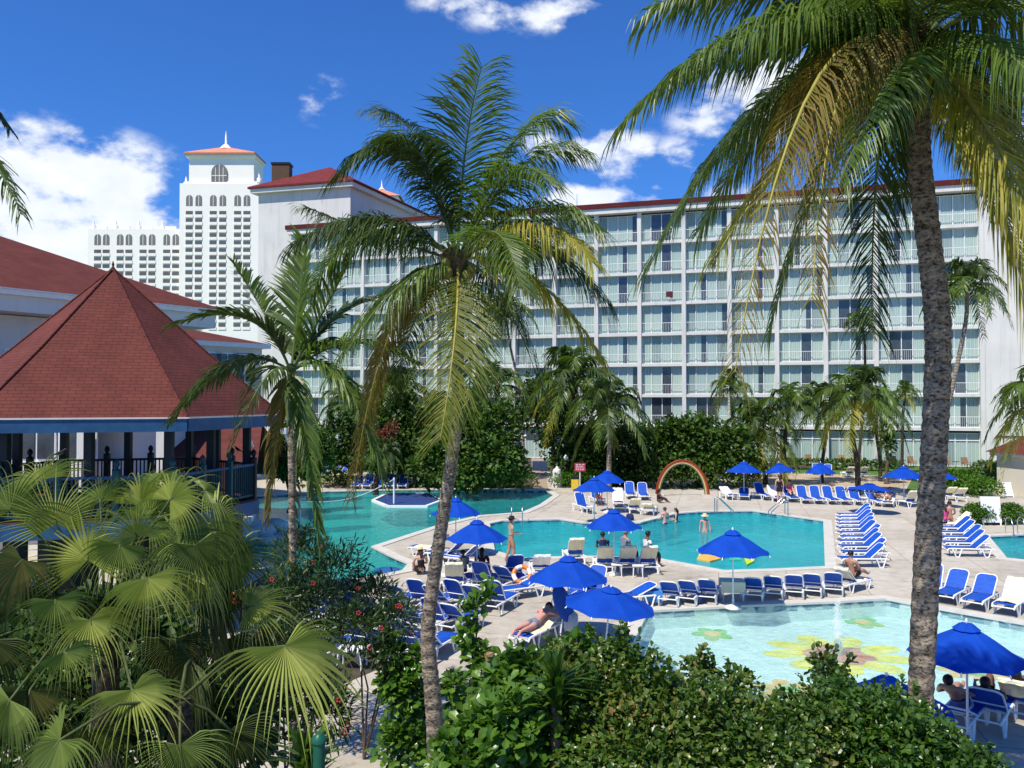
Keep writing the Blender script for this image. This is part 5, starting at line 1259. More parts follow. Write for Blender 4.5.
# yucca-like spiky shrub
def spiky(px, py, D, n, L, label, mat='bush_mid', seed=1):
    c = P(px, py, D); root = empty('spiky_plant', (c.x, c.y, 0), 0, label=label, cat='plant')
    rnd = random.Random(seed); vs = []; fs = []
    for i in range(n):
        az = rnd.random()*6.28; el = R(rnd.uniform(5, 85)); d = Vector((math.cos(az)*math.cos(el), math.sin(az)*math.cos(el), math.sin(el))); s = d.cross(Vector((0, 0, 1))).normalized()
        l = L*rnd.uniform(.7, 1); w = .022; o = Vector((0, 0, c.z+rnd.uniform(-.3, .1))); b = len(vs)
        p1 = o+d*l*.55; p2 = o+d*l+Vector((0, 0, -.12*l)); vs += [o-s*w*.6, o+s*w*.6, p1-s*w, p1+s*w, p2]; fs += [(b, b+1, b+3, b+2), (b+2, b+3, b+4)]
    mb = MB(); mb.add(vs, fs, M[mat]); mb.build('foliage', root); mb = MB(); mb.tube([(0, 0, 0), (0, 0, c.z)], [.07, .05], M['bark'], 8); mb.build('stem', root)
spiky(556, 690, 7.3, 150, .42, 'spiky dark bladed plant between the glossy shrub and the small leaved bush', seed=4)
spiky(305, 765, 6.4, 120, .40, 'spiky dark plant below the wide fan leaf', seed=6)
# stump
st = empty('tree_stump', (P(500, 690, 9.0).x, 9.0, 0), 0, label='cut brown branch stub standing among the glossy leaves', cat='stump')
mb = MB(); a = P(503, 720, 9.0); b = P(489, 653, 9.0); mb.tube([(a.x, 9.0, 0), (a.x, 9.0, a.z), b], [.10, .075, .055], plain('dead_wood', (.30, .19, .11), .9, .3, 12, .6), 9); o = mb.build('trunk'); parent_keep(o, st)
# oleander shrubs with red flowers between the fan palms and the loungers
def oleander(items, n, label, seed, base, flowers):
    root = bush_px(items, n, .15, M['oleander'], label, seed, base, 'lance', 40, 'oleander', 'oleander bushes by the lagoon', 1.0, .7, 'shrub', .55, .025)
    r = random.Random(seed)
    for i in range(flowers):
        px, py, rx, ry, D = r.choice(items); a = r.random()*6.28; c = P(px+rx*.8*math.cos(a), py+ry*.8*math.sin(a), D-rx/F*D*.7)-Vector((base[0], base[1], 0))
        mb = MB(); 
        for k in range(5):
            t = k*1.257; mb.blob(c+Vector((.03*math.cos(t), -.01, .03*math.sin(t))), (.018, .010, .018), M['flower'], 6, 4)
        mb.build('flower', root)
oleander([(300, 560, 34, 30, 15.5), (335, 575, 36, 26, 15.2), (320, 610, 44, 34, 14.6), (285, 605, 34, 36, 14.2)], 5200, 'dark oleander with red flowers beside the slender feather palm', 81, (-3.7, 15), 9)
oleander([(375, 600, 30, 20, 15.0), (395, 622, 26, 20, 14.6), (355, 632, 34, 24, 14.2), (388, 655, 20, 14, 14.0)], 3600, 'dark oleander in front of the shaded lounger rows', 82, (-2.6, 14.6), 9)
oleander([(280, 650, 34, 26, 11.5), (310, 690, 28, 24, 11.0), (255, 700, 34, 40, 10.5), (330, 720, 22, 30, 10.6)], 3800, 'dark oleander under the wide fan leaves', 83, (-3.0, 11), 8)
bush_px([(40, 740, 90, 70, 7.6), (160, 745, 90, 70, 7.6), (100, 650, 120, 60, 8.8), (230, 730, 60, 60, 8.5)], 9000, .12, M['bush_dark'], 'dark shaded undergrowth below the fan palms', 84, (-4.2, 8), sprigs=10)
fl = G(232, 600, 2.6)
c = P(233, 598, 8.0); st = empty('orange_bloom', (c.x, c.y, 0), 0, label='single orange bloom on a thin stem between the fan leaves', cat='flower')
mb = MB(); mb.tube([(0, 0, 0), (.05, 0, c.z*.6), (0, 0, c.z)], [.012, .01, .007], M['rachis_green'], 5); mb.build('stem', st)
mb = MB()
for k in range(9):
    t = k*.7; mb.blob((.05*math.cos(t), -.02, c.z+.035*math.sin(t)), (.045, .02, .025), M['orange_flower'], 7, 5)
mb.build('petals', st)

# ================================================================ pool furniture
def make_lounger(back_deg, armless=True):
    root = empty('sun_lounger')
    zr = .36; hb = -.18; Lb = .80; a = R(back_deg); by = hb-Lb*math.cos(a); bz = zr+.03+Lb*math.sin(a)
    mb = MB()
    for s in (-1, 1):
        mb.tube([(s*.31, 1.0, zr-.10), (s*.315, .93, zr-.01), (s*.32, .80, zr), (s*.32, -.80, zr), (s*.315, -.95, zr-.02)], [.026, .03, .032, .032, .026], M['resin'], 7)
    for y in (.98, .25, -.2, -.92): mb.tube([(-.31, y, zr-(.07 if y > .9 else .015)), (.31, y, zr-(.07 if y > .9 else .015))], .022, M['resin'], 6)
    mb.build('frame', root)
    for s in (-1, 1):
        for y0, y1 in ((.78, .40), (-.42, -.80)):
            m = MB(); ym = (y0+y1)/2
            m.tube([(s*.33, y0, zr), (s*.34, ym+.06, .0)], [.034, .026], M['resin'], 6); m.tube([(s*.33, y1, zr), (s*.34, ym-.06, .0)], [.034, .026], M['resin'], 6)
            m.bar((s*.34, ym-.08, .015), (s*.34, ym+.08, .015), .05, .03, M['resin']); m.build('leg', root)
    def slab(w, L, th, y0, z0, ang, name, mat, rnd=.16, sag=.03):
        m = MB(); N = 8; prof = []
        # outline with rounded far end
        pts = [(-w/2, 0)]; 
        for k in range(6): t = math.pi/2*k/5; pts.append((-w/2+rnd*(1-math.cos(t)), L-rnd+rnd*math.sin(t)))
        for k in range(5, -1, -1): t = math.pi/2*k/5; pts.append((w/2-rnd*(1-math.cos(t)), L-rnd+rnd*math.sin(t)))
        pts.append((w/2, 0)); ca, sa = math.cos(ang), math.sin(ang)
        tr = lambda x, d, h: (x, y0-d*ca+h*sa, z0+d*sa+h*ca)
        k = len(pts)
        vs = [tr(x, d, th/2) for x, d in pts]+[tr(x, d, -th/2) for x, d in pts]
        m.add(vs, [tuple(range(k)), tuple(reversed(range(k, 2*k)))]+[((i+1) % k, i, k+i, k+(i+1) % k) for i in range(k)], mat)
        o = m.build(name, root)
        return o, pts, tr
    o, pts, tr = slab(.60, Lb, .02, hb, zr+.035, a, 'backrest', M['sling'])
    m = MB(); m.tube([tr(x*1.06, d*1.02, 0) for x, d in pts], .022, M['resin'], 6); m.tube([tr(-.30, Lb*.3, -.03), tr(.30, Lb*.3, -.03)], .016, M['resin'], 6); m.build('back_frame', o)
    m = MB(); n = 10
    vs = []; 
    for i in range(n+1):
        y = hb+.01+(1.14)*i/n; sg = -.025*math.sin(math.pi*i/n); vs += [(-.295, y, zr+.03+sg*.3), (0, y, zr+.028+sg), (.295, y, zr+.03+sg*.3)]
    fs = []
    for i in range(n): fs += [(3*i, 3*i+1, 3*i+4, 3*i+3), (3*i+1, 3*i+2, 3*i+5, 3*i+4)]
    m.add(vs, fs, M['sling'], True); so = m.build('seat', root); sl = so.modifiers.new('thick', 'SOLIDIFY'); sl.thickness = .015
    index_kids(root)
    return root, (hb, zr, Lb, a)
LP = {d: make_lounger(d) for d in (22, 42, 58)}
used = set(); gI_ = 'loungers in the row between the deep and shallow pools'
def lounger(px, py, rot, label, group, deg=42, towel=None, tl=None):
    g = G(px, py); proto = LP[deg][0]
    if deg not in used: o = proto; used.add(deg)
    else: o = copy_tree(proto)
    o.location = (g.x, g.y, 0); o.rotation_euler = (0, 0, R(rot)); sc_ = .84 if group == gI_ else .92; o.scale = (sc_,)*3; tag(o, label, 'sun lounger', group)
    if towel: make_towel(o, deg, towel, tl)
    return o
def make_towel(o, deg, mat, label):
    hb, zr, Lb, a = LP[deg][1]; mb = MB(); n = 22; vs = []; tot = Lb+1.0
    prof = [(hb-d*Lb*math.cos(a)-.055*math.sin(a), zr+.03+d*Lb*math.sin(a)-.055*math.cos(a)) for d in (.3, .55, .8, 1.0)]+[(hb-1.05*Lb*math.cos(a), zr+.03+1.05*Lb*math.sin(a))]
    for i in range(8): d = Lb*1.03*(1-i/7); prof.append((hb-d*math.cos(a)+.035*math.sin(a), zr+.04+d*math.sin(a)+.035*math.cos(a)))
    for i in range(1, 8): prof.append((hb+i*.12, zr+.075-.008*i/7))
    for i, (y, z) in enumerate(prof):
        for j in range(7): x = -.31+.62*j/6; vs.append((x, y+.012*math.sin(i*1.3+j*2), z+.010*math.sin(j*1.9+i*.8)+(-.04 if j in (0, 6) and i > 8 else 0)))
    k = len(prof); mb.add(vs, [(i*7+j, i*7+j+1, (i+1)*7+j+1, (i+1)*7+j) for i in range(k-1) for j in range(6)], M[mat], False)
    t = mb.build('towel'); t.location = o.location; t.rotation_euler = o.rotation_euler; t.scale = o.scale; s = t.modifiers.new('thick', 'SOLIDIFY'); s.thickness = .012
    cn = {'towel': 'cream', 'towel_white': 'white', 'towel_blue': 'light blue'}[mat]
    tag(t, label or (cn+' towel draped over the '+o['label'].replace('blue lounger', 'lounger').replace('blue ', ''))[:100], 'towel', 'towels draped on loungers')
    w = t['label'].split()
    if len(w) > 16: t['label'] = ' '.join(w[:16])
ordn = ['first', 'second', 'third', 'fourth', 'fifth', 'sixth', 'seventh', 'eighth', 'ninth', 'tenth', 'eleventh', 'twelfth', 'thirteenth']
# A: far left five facing us
for i, x in enumerate((357, 368.3, 380, 391.5, 403)):
    lounger(x, 488.3, 180+random.uniform(-5, 5), 'blue lounger, %s from the left of five behind the lagoon' % ordn[i], 'five loungers behind the lagoon', 58 if i else 42)
for i, x in enumerate((322, 333, 343)):
    lounger(x, 477-i, 150, 'shaded blue lounger, %s from the left in the far left garden' % ordn[i], 'loungers in the shaded garden', 42)
# C: around the twin umbrellas
gC = 'loungers around the twin umbrellas'
lounger(583, 511, 200, 'blue lounger at the left under the twin umbrellas', gC, 58)
lounger(597, 503, 190, 'blue lounger hidden behind the one left under the twin umbrellas', gC, 58)
lounger(618, 506, 175, 'lounger right of the red shirted man under the twin umbrellas', gC, 58, 'towel_white')
lounger(630, 498, 178, 'upright blue lounger behind the left cream towel by the arch', gC, 58)
lounger(643, 499, 178, 'upright blue lounger behind the right cream towel by the arch', gC, 58)
lounger(633, 513, 5, 'lounger, left of two with cream towels near the arch', gC, 42, 'towel')
lounger(650, 514, -20, 'lounger, right of two with cream towels near the arch', gC, 22, 'towel')
# D: long far row facing us
gD = 'loungers in the long row behind the deep pool'
D_lab = ['white towel', 'low folded', 'raised', 'white shirt', 'person']
lounger(728, 498.5, 185, 'nearly flat lounger at the left end of the long far row', gD, 22, 'towel_white')
lounger(744, 499, 165, 'low blue lounger, second from the left end of the long far row', gD, 22)
lounger(762, 499, 195, 'blue lounger with raised back behind the standing woman, at her left', gD, 58)
lounger(775, 500.5, 180, 'lounger right behind the standing woman in black', gD, 42, 'towel_white')
lounger(790, 501, 180, 'blue lounger under the seated woman of the long far row', gD, 42)
for i, x in enumerate((803.5, 816.5, 829.5, 842.5, 856)):
    lounger(x, 502.5+i*.35, 180+random.uniform(-3, 3), 'upright blue lounger, %s of five right of the seated woman' % ordn[i], gD, 58)
lounger(874, 505, 185, 'blue lounger with a dark clothed guest below the tilted umbrella', gD, 42)
lounger(889, 506, 150, 'lounger with a lying guest below the tilted umbrella', gD, 22, 'towel_white')
lounger(908, 507, 10, 'lounger left of the big mottled trunk in the far row', gD, 58, 'towel')
# E: on the sand
gE = 'loungers on the sand in front of the hotel'
lounger(816, 474, 160, 'blue lounger on the sand, left of the blue pair', gE, 42)
lounger(828, 475, 160, 'blue lounger on the sand, right of the blue pair', gE, 42)
lounger(848, 477, 0, 'lounger on the sand left of the dark slanting trunk', gE, 42, 'towel')
lounger(862, 477, 0, 'lounger on the sand right of the dark slanting trunk', gE, 42, 'towel')
lounger(760, 476, 170, 'blue lounger in the shade below the first far umbrella', gE, 42)
lounger(946, 500, 5, 'lounger left of a towelled pair right of the big trunk', gE, 42, 'towel')
lounger(957, 501, 0, 'lounger at the hedge mound right of the big trunk', gE, 42, 'towel')
# F: block receding on the right of the deep pool
yF = [G(862, 566).y+(G(862, 520).y-G(862, 566).y)*i/10 for i in range(11)]
for i, yy in enumerate(yF):
    px = 863-2.0*i*.45; X_ = (px-512)/F*yy; py = 384+F*math.tan(math.atan2(H, yy)+PITCH) if False else None
    q = Vector((X_, yy, 0)); deg = 42
    g_ = q; proto = LP[42][0]; o = copy_tree(proto); o.location = (g_.x+random.uniform(-.09, .09), g_.y+random.uniform(-.08, .08), 0); o.rotation_euler = (0, 0, R(90+random.uniform(-4, 4)))
    tag(o, 'blue lounger, %s from the front of the tight row right of the deep pool' % ordn[i], 'sun lounger', 'tight row of loungers right of the deep pool')
# G: right block by the side pool
a_, b_ = G(968, 556), G(952, 530)
for i in range(6):
    q = a_.lerp(b_, i/5); o = copy_tree(LP[42][0]); o.location = (q.x+random.uniform(-.1, .1), q.y, 0); o.rotation_euler = (0, 0, R(84+random.uniform(-4, 4)))
    tag(o, 'blue lounger, %s from the front of the row beside the side pool' % ordn[i], 'sun lounger', 'row of loungers beside the side pool')
    if i == 5: make_towel(o, 42, 'towel', 'cream towel on the rear lounger of the row beside the side pool')
# H: front right, facing the shallow pool
gH = 'loungers at the right end of the shallow pool'
lounger(930, 597, 140, 'blue lounger just right of the big trunk at the shallow pool', gH, 58)
lounger(953, 600, 135, 'blue lounger, second right of the big trunk at the shallow pool', gH, 42)
lounger(981, 606, 135, 'blue lounger, third right of the big trunk at the shallow pool', gH, 42)
lounger(1012, 611, 135, 'lounger at the right frame edge by the shallow pool', gH, 42, 'towel')
# I: front row between the pools, heads towards us
gI = 'loungers in the row between the deep and shallow pools'
xs_I = [(672, 603), (691, 602), (709, 600.5), (754, 598.5), (774, 597), (794, 595.5), (813, 594.5), (833, 593)]
for i, (x, y) in enumerate(xs_I):
    lounger(x, y, -22+random.uniform(-4, 4), 'blue lounger, %s %s the umbrella table' % ((('third', 'second', 'first')[i], 'left of') if i < 3 else (ordn[i-3], 'right of')), gI, 42)
lounger(852, 590, -52, 'lounger under the bare chested man at the right end of the row', gI, 42, 'towel')
# J: three with cream towels
gJ = 'cream towelled loungers in front of the deep pool'
for i, (x, y) in enumerate(((604, 571), (626, 571), (646, 571))):
    lounger(x, y, 2+i*2, '%s of three loungers whose backs face us before the deep pool' % ('leftmost', 'middle', 'rightmost')[i], gJ, 58, 'towel')
lounger(574, 562, 8, 'lounger with a raised cream back behind the blue umbrella tip', gJ, 58, 'towel')
# K: left rows
gK = 'loungers in the rows behind the slim palm trunk'
k = 0
for row, (y, x0, x1, st) in enumerate(((609, 404, 500, 19), (631, 398, 470, 21), (655, 342, 440, 23), (622, 322, 385, 19), (589, 462, 512, 24))):
    x = x0; j = 0
    while x <= x1:
        lounger(x, y+random.uniform(-1, 1), -26+random.uniform(-5, 5), 'blue lounger, %s from the left in the %s by the slim palm' % (ordn[j], ('second row', 'third row', 'front row', 'leafy side row', 'back row')[row]), gK, 58 if (j+row) % 2 else 42)
        x += st; j += 1
# L/M: around the two left umbrellas
gL = 'loungers under the two left umbrellas'
lounger(430, 556, 60, 'low lounger on the deck tip left of the slim trunk', gL, 42, 'towel')
lounger(447, 562, 60, 'white framed lounger directly behind the slim trunk', gL, 42)
lounger(462, 566, 60, 'white framed lounger under the rim of the wide left umbrella', gL, 42)
lounger(455, 590, 0, 'lounger with a sand coloured towel between slim trunk and maroon guest', gL, 58, 'towel')
lounger(482, 585, 0, 'blue lounger under the maroon dressed guest', gL, 42)
lounger(512, 581, 15, 'blue lounger beside the person with the phone', gL, 58)
lounger(540, 576, 5, 'lounger just left of the low central umbrella', gL, 42, 'towel_white')
lounger(520, 597, 120, 'blue lounger with a striped ring float on it', gL, 22)
lounger(575, 603, 150, 'blue lounger, left one showing behind the low central umbrella', gL, 58)
lounger(592, 600, 150, 'blue lounger, right one showing behind the low central umbrella', gL, 58)
lounger(629, 606, 110, 'blue lounger beyond the collapsed blue canopy', gL, 22)
lounger(537, 641, 148, 'lounger under the man in plaid shorts', gL, 22, 'towel', 'cream towel under the bare backed man in plaid shorts')
# O: bottom right, by the big umbrella
gO = 'loungers under the big umbrella at the bottom right'
lounger(962, 728, -42, 'blue lounger of the sunbather at the foot of the big umbrella', gO, 22)
lounger(992, 724, -40, 'blue lounger with the reading guest under the big umbrella', gO, 42)
lounger(1022, 716, -40, 'blue lounger at the right frame edge under the big umbrella', gO, 42, 'towel')
lounger(1050, 706, -40, 'blue lounger just outside the right edge by the big umbrella', gO, 42)

# ---------------------------------------------------------------- umbrellas
def make_umbrella(Rr=1.12, rise=.62, top=2.3, nrib=8):
    root = empty('pool_umbrella'); N = 64; rings = 8; mb = MB(); vs = [(0, 0, top)]
    for k in range(1, rings+1):
        t = k/rings
        for j in range(N):
            a = 2*math.pi*j/N; ph = (a/(2*math.pi)*nrib) % 1; between = math.sin(math.pi*ph)
            r = Rr*t*(1-.055*between*t); z = top-rise*(t**1.28)-.07*between*t*(1-t)*1.4+(.05*between if k == rings else 0)
            vs.append((r*math.cos(a), r*math.sin(a), z))
    fs = [(0, 1+j, 1+(j+1) % N) for j in range(N)]+[(1+(k-1)*N+j, 1+k*N+j, 1+k*N+(j+1) % N, 1+(k-1)*N+(j+1) % N) for k in range(1, rings) for j in range(N)]
    mb.add(vs, fs, M['canopy'], False); c = mb.build('canopy', root)
    s = c.modifiers.new('thick', 'SOLIDIFY'); s.thickness = .008
    m = MB(); vs = [(0, 0, top+.055)]; N2 = 32
    for k, (r, z) in enumerate(((.13, .035), (.27, .03))):
        for j in range(N2):
            a = 2*math.pi*j/N2; bt = math.sin(math.pi*((a/(2*math.pi)*nrib) % 1)); vs.append((r*Rr/1.15*math.cos(a)*(1-.05*bt), r*Rr/1.15*math.sin(a)*(1-.05*bt), top+z-.10*(k)-.01*bt+.01))
    m.add(vs, [(0, 1+j, 1+(j+1) % N2) for j in range(N2)]+[(1+j, 1+N2+j, 1+N2+(j+1) % N2, 1+(j+1) % N2) for j in range(N2)], M['canopy']); v = m.build('vent', c)
    m = MB(); m.lathe([(.02, 0), (.035, .04), (.012, .09)], M['resin'], 8, (0, 0, top+.05)); m.build('finial', c)
    m = MB(); m.tube([(0, 0, .05), (0, 0, top+.1)], .022, M['resin'], 8); m.build('pole', root)
    m = MB(); m.lathe([(.26, 0), (.26, .05), (.10, .10), (.04, .13), (.04, .30)], M['white_wall_grey'], 16); m.build('base', root)
    for j in range(nrib):
        a = 2*math.pi*j/nrib; ca, sa = math.cos(a), math.sin(a); m = MB()
        pts = [(Rr*t*ca, Rr*t*sa, top-rise*(t**1.28)-.018) for t in (.03, .35, .7, 1.0)]; m.tube(pts, .010, M['resin'], 5)
        m.tube([(Rr*.98*ca, Rr*.98*sa, top-rise*.98), (Rr*1.02*ca, Rr*1.02*sa, top-rise-.05)], .016, M['resin'], 5)
        m.tube([(0, 0, top-rise-.12), (Rr*.55*ca, Rr*.55*sa, top-rise*(.55**1.28)-.03)], .008, M['resin'], 4); m.build('rib', root)
    index_kids(root); return root
UM = make_umbrella(); uused = [False]
def umbrella(px, topy, label, w=1.0, tilt=None, topz=2.42, rz=0.0, hs=1.0):
    D = F*(H-topz*hs)/(topy-400); x = (px-512)/F*D
    o = copy_tree(UM) if uused[0] else UM; uused[0] = True
    o.location = (x, D, 0); o.scale = (w, w, hs); o.rotation_euler = (tilt[0] if tilt else 0, tilt[1] if tilt else 0, rz)
    tag(o, label, 'umbrella', 'blue pool umbrellas'); return o
umbrella(456, 496, 'blue umbrella half behind the slim palm trunk, the farther of the left two', .92, rz=.2)
umbrella(477, 517.5, 'blue umbrella right of the slim palm trunk, the nearer of the left two', .95, rz=.1, hs=.98)
umbrella(613.5, 507, 'blue umbrella over the three cream backed loungers at the deep pool', .92, rz=.5)
umbrella(568, 553, 'low blue umbrella in the centre in front of the deep pool', .96, rz=.3, hs=.93)
umbrella(732, 527.5, 'blue umbrella rising from the cream table between the two pools', .98, rz=.25)
umbrella(964, 618, 'biggest blue umbrella at the bottom right over the sunbathers', .90, rz=.2, hs=.96)
umbrella(594, 476, 'left umbrella of the twin pair before the clipped hedge', 1.0, rz=.1)
umbrella(607, 469, 'right and higher umbrella of the twin pair before the clipped hedge', .95, rz=.6)
umbrella(743.5, 460.5, 'far blue umbrella at the left end of the long lounger row', 1.05, rz=.1)
umbrella(782, 461.5, 'far blue umbrella on the sand over the standing woman', .95, rz=.4, tilt=(R(-8), 0))
umbrella(820, 461.5, 'far blue umbrella behind the blue lounger pair on the sand', .85, rz=.4)
umbrella(903, 465, 'far blue umbrella left of the big mottled trunk', 1.1, rz=.2)
umbrella(937, 466, 'far blue umbrella mostly hidden behind the big mottled trunk', .95, rz=.5)
o = umbrella(868, 482, 'tilted low blue umbrella over the lying guests in the far row', 1.25, rz=.2, tilt=(R(-6), R(6)), hs=.72)
umbrella(604, 583, 'blue umbrella whose canopy shows behind the bottom bushes, nearest in the centre', 1.02, rz=.3, hs=.72, tilt=(R(5), R(4)))
umbrella(884, 671, 'blue umbrella almost hidden by the bush left of the big trunk', .9, rz=.2, hs=.75)

# ---------------------------------------------------------------- tables and small things
def table(px, py, w, d, h, label, mat='towel', cloth=True, group='side tables by the pools'):
    g = G(px, py); t = empty('side_table', g, R(-8), label=label, cat='table', group=group)
    m = MB(); m.box((0, 0, h), (w, d, .035), M['resin']); m.build('table_top', t, bevel=.01)
    for sx in (-1, 1):
        for sy in (-1, 1):
            m = MB(); m.tube([(sx*w*.42, sy*d*.42, 0), (sx*w*.38, sy*d*.38, h-.02)], [.018, .025], M['resin'], 6); m.build('leg', t)
    if cloth:
        m = MB(); m.box((0, 0, h+.025), (w*1.03, d*1.03, .012), M[mat]); m.box((0, -d*.52, h-.14), (w*1.03, .012, .33), M[mat]); m.box((0, d*.52, h-.10), (w*1.03, .012, .24), M[mat])
        o = m.build('tablecloth'); o.location = g; o.rotation_euler = (0, 0, R(-8)); tag(o, ('%s cloth on the ' % {'towel': 'cream', 'towel_blue': 'blue', 'towel_white': 'white'}[mat])+label, 'tablecloth', 'cloths on side tables')
    return t
table(732, 600, .72, .62, .60, 'small table round the pole of the poolside umbrella')
table(653, 604, .55, .5, .42, 'small white table at the left end of the lounger row', 'towel_blue')
table(638, 577, .4, .4, .42, 'low white table right of the three cream backs', cloth=False)
table(617, 576, .4, .4, .42, 'low white table between the first two cream backs', cloth=False)
table(590, 514, .4, .4, .42, 'low white table under the left twin umbrella', cloth=False)
table(735, 500, .4, .4, .42, 'low white table at the left end of the far row', cloth=False)
table(440, 590, .5, .45, .5, 'white table left of the maroon dressed guest', cloth=False)
table(864, 505, .4, .4, .45, 'low white table below the tilted umbrella', cloth=False)
# rainbow arch
def arch():
    a, b = G(656, 496), G(709, 496.5); c = (a+b)/2; w = (b-a).length/2; root = empty('rainbow_arch', c, math.atan2((b-a).y, (b-a).x), label='rainbow striped arch standing on the deck in front of the dark trees', cat='arch')
    hgt = 2.35
    for k, (dr, col, r) in enumerate(((0, (.26, .035, .015), .055), (.095, (.48, .13, .02), .045), (.175, (.62, .50, .25), .045), (.25, (.10, .14, .07), .04))):
        pts = [((w-dr)*math.cos(t), .015*k, max(0, (hgt-dr)*math.sin(t))) for t in np.linspace(0, math.pi, 30)]
        m = MB(); m.tube(pts, r, plain('arch_band_%d' % k, col, .5, .1), 8); m.build('band', root)
    m = MB()
    for s in (-1, 1): m.box((s*(w-.18), 0, .06), (.65, .4, .12), M['coping'])
    m.build('foot', root)
arch()
# round raised dark platform in the lagoon
def lagoon_platform():
    px = [(375, 500), (389, 505.5), (425, 505.5), (440, 500), (428, 493.5), (388, 493.5)]
    p = ccw([G(x, y, 0).to_2d() for x, y in px]); c = sum(p, Vector((0, 0)))/6
    root = empty('lagoon_platform', (c.x, c.y, WZ), 0, label='dark blue platform with a white rim in the lagoon', cat='platform')
    m = MB(); m.poly(p, plain('platform_blue', (.03, .06, .20), .5, .2, 3), -.22, -.02); o = m.build('top'); parent_keep(o, root)
    q = offset(p, .22); m = MB(); n = 6
    m.add([(v.x, v.y, .02) for v in p]+[(v.x, v.y, .02) for v in q]+[(v.x, v.y, -.16) for v in q], [(i, n+i, n+(i+1) % n, (i+1) % n) for i in range(n)]+[(n+i, 2*n+i, 2*n+(i+1) % n, n+(i+1) % n) for i in range(n)], M['white_paint'])
    o = m.build('rim'); parent_keep(o, root)
lagoon_platform()
g = G(394, 503); g2 = G(300, 523)
net = empty('volleyball_net', (g.x, g.y, 0), 0, label='water volleyball rope hung from a white post in the lagoon', cat='net')
m = MB(); m.tube([(g.x, g.y, -1), (g.x, g.y, 1.55)], .06, M['white_paint'], 8); o = m.build('post'); parent_keep(o, net)
m = MB(); m.tube([(g2.x, g2.y, -1), (g2.x, g2.y, 1.2)], .05, M['white_paint'], 8); o = m.build('post'); parent_keep(o, net)
m = MB(); m.tube([Vector((g.x, g.y, 1.45)).lerp(Vector((g2.x, g2.y, 1.1)), t)+Vector((0, 0, -.5*math.sin(math.pi*t))) for t in np.linspace(0, 1, 14)], .025, M['resin'], 6); o = m.build('rope'); parent_keep(o, net)
g = G(387, 569.5); m = MB(); m.lathe([(.42, 0), (.48, .05), (.48, .10), (.40, .13), (.0, .13)], plain('float_blue', (.02, .10, .30), .5, .2, 4), 24, (0, 0, 0)); o = m.build('pool_float'); o.location = (g.x, g.y, WZ); tag(o, 'small round dark blue float by the near lagoon edge', 'float')
# hand rails
def rail(px, py, flip, label, h=.9, L=.9, sc=1):
    g = G(px, py); t = empty('hand_rail', g, 0, label=label, cat='handrail', group='steel hand rails at the pools')
    for s in (0, .5):
        m = MB(); m.tube([(0, s, 0), (0, s, h*.9), (flip*.08, s, h), (flip*.2, s, h*.96), (flip*L, s-.0, .2), (flip*L, s, -.5)], .028, M['steel'], 7); m.build('rail', t)
rail(717, 514.5, 1, 'left steel handrail at the far edge of the deep pool')
rail(788, 516, -1, 'right steel handrail at the far edge of the deep pool')
def ladder(px, py, label, rz=0):
    g = G(px, py); t = empty('pool_ladder', g, rz, label=label, cat='ladder', group='pool ladders')
    for s in (-.28, .28):
        m = MB(); m.tube([(s, .5, 0), (s, .48, .7), (s, .3, .85), (s, .05, .8), (s, -.12, .4), (s, -.15, -.8)], .024, M['steel'], 7); m.build('rail', t)
    m = MB()
    for z in (-.2, -.5): m.box((0, -.15, z), (.56, .12, .03), M['steel'])
    m.build('step', t)
ladder(517, 522, 'steel ladder between lagoon and deep pool beside the person with the phone'); ladder(1018, 536, 'steel ladder at the far edge of the side pool')
# signs, bin, board, kiosk
def post_sign(px, py, h, w, hh, mat, label):
    g = G(px, py); t = empty('sign', g, 0, label=label, cat='sign'); m = MB(); m.tube([(0, 0, 0), (0, 0, h)], .04, M['white_paint'], 6); m.build('post', t)
    m = MB(); m.box((0, -.05, h), (w, .04, hh), M[mat]); b = m.build('panel', t)
    m = MB(); r = random.Random(2)
    for k in range(4):
        x = -w*.38
        while x < w*.32:
            l = r.uniform(.06, .16); m.box((x+l/2, -.073, h+hh*.30-k*hh*.2), (l, .006, hh*.07), M['white_paint']); x += l+.05
    m.build('lettering', b)
post_sign(580, 489, 1.55, .78, .58, 'redsign', 'red sign board on a post beside the yellow bin')
g = G(575, 491); t = empty('waste_bin', g, 0, label='yellow waste bin with a dark lid at the end of the clipped hedge', cat='bin')
m = MB(); m.box((0, 0, .42), (.5, .45, .82), M['yellow']); m.build('body', t, bevel=.03); m = MB(); m.box((0, 0, .93), (.54, .49, .18), M['black']); m.build('lid', t, bevel=.03)
g = G(991, 525); t = empty('notice_board', g, R(-4), label='blank white board standing between two clipped hedges', cat='board')
m = MB(); m.box((0, 0, .78), (.95, .05, 1.3), M['white_paint'], Euler((R(-9), 0, 0)).to_matrix()); m.build('panel', t)
for s in (-1, 1): m = MB(); m.bar((s*.42, -.12, 0), (s*.42, .12, 1.4), .06, .05, M['white_paint']); m.build('leg', t)
m = MB(); m.box((0, -.05, .17), (.62, .04, .1), M['black']); m.build('label_strip', t)
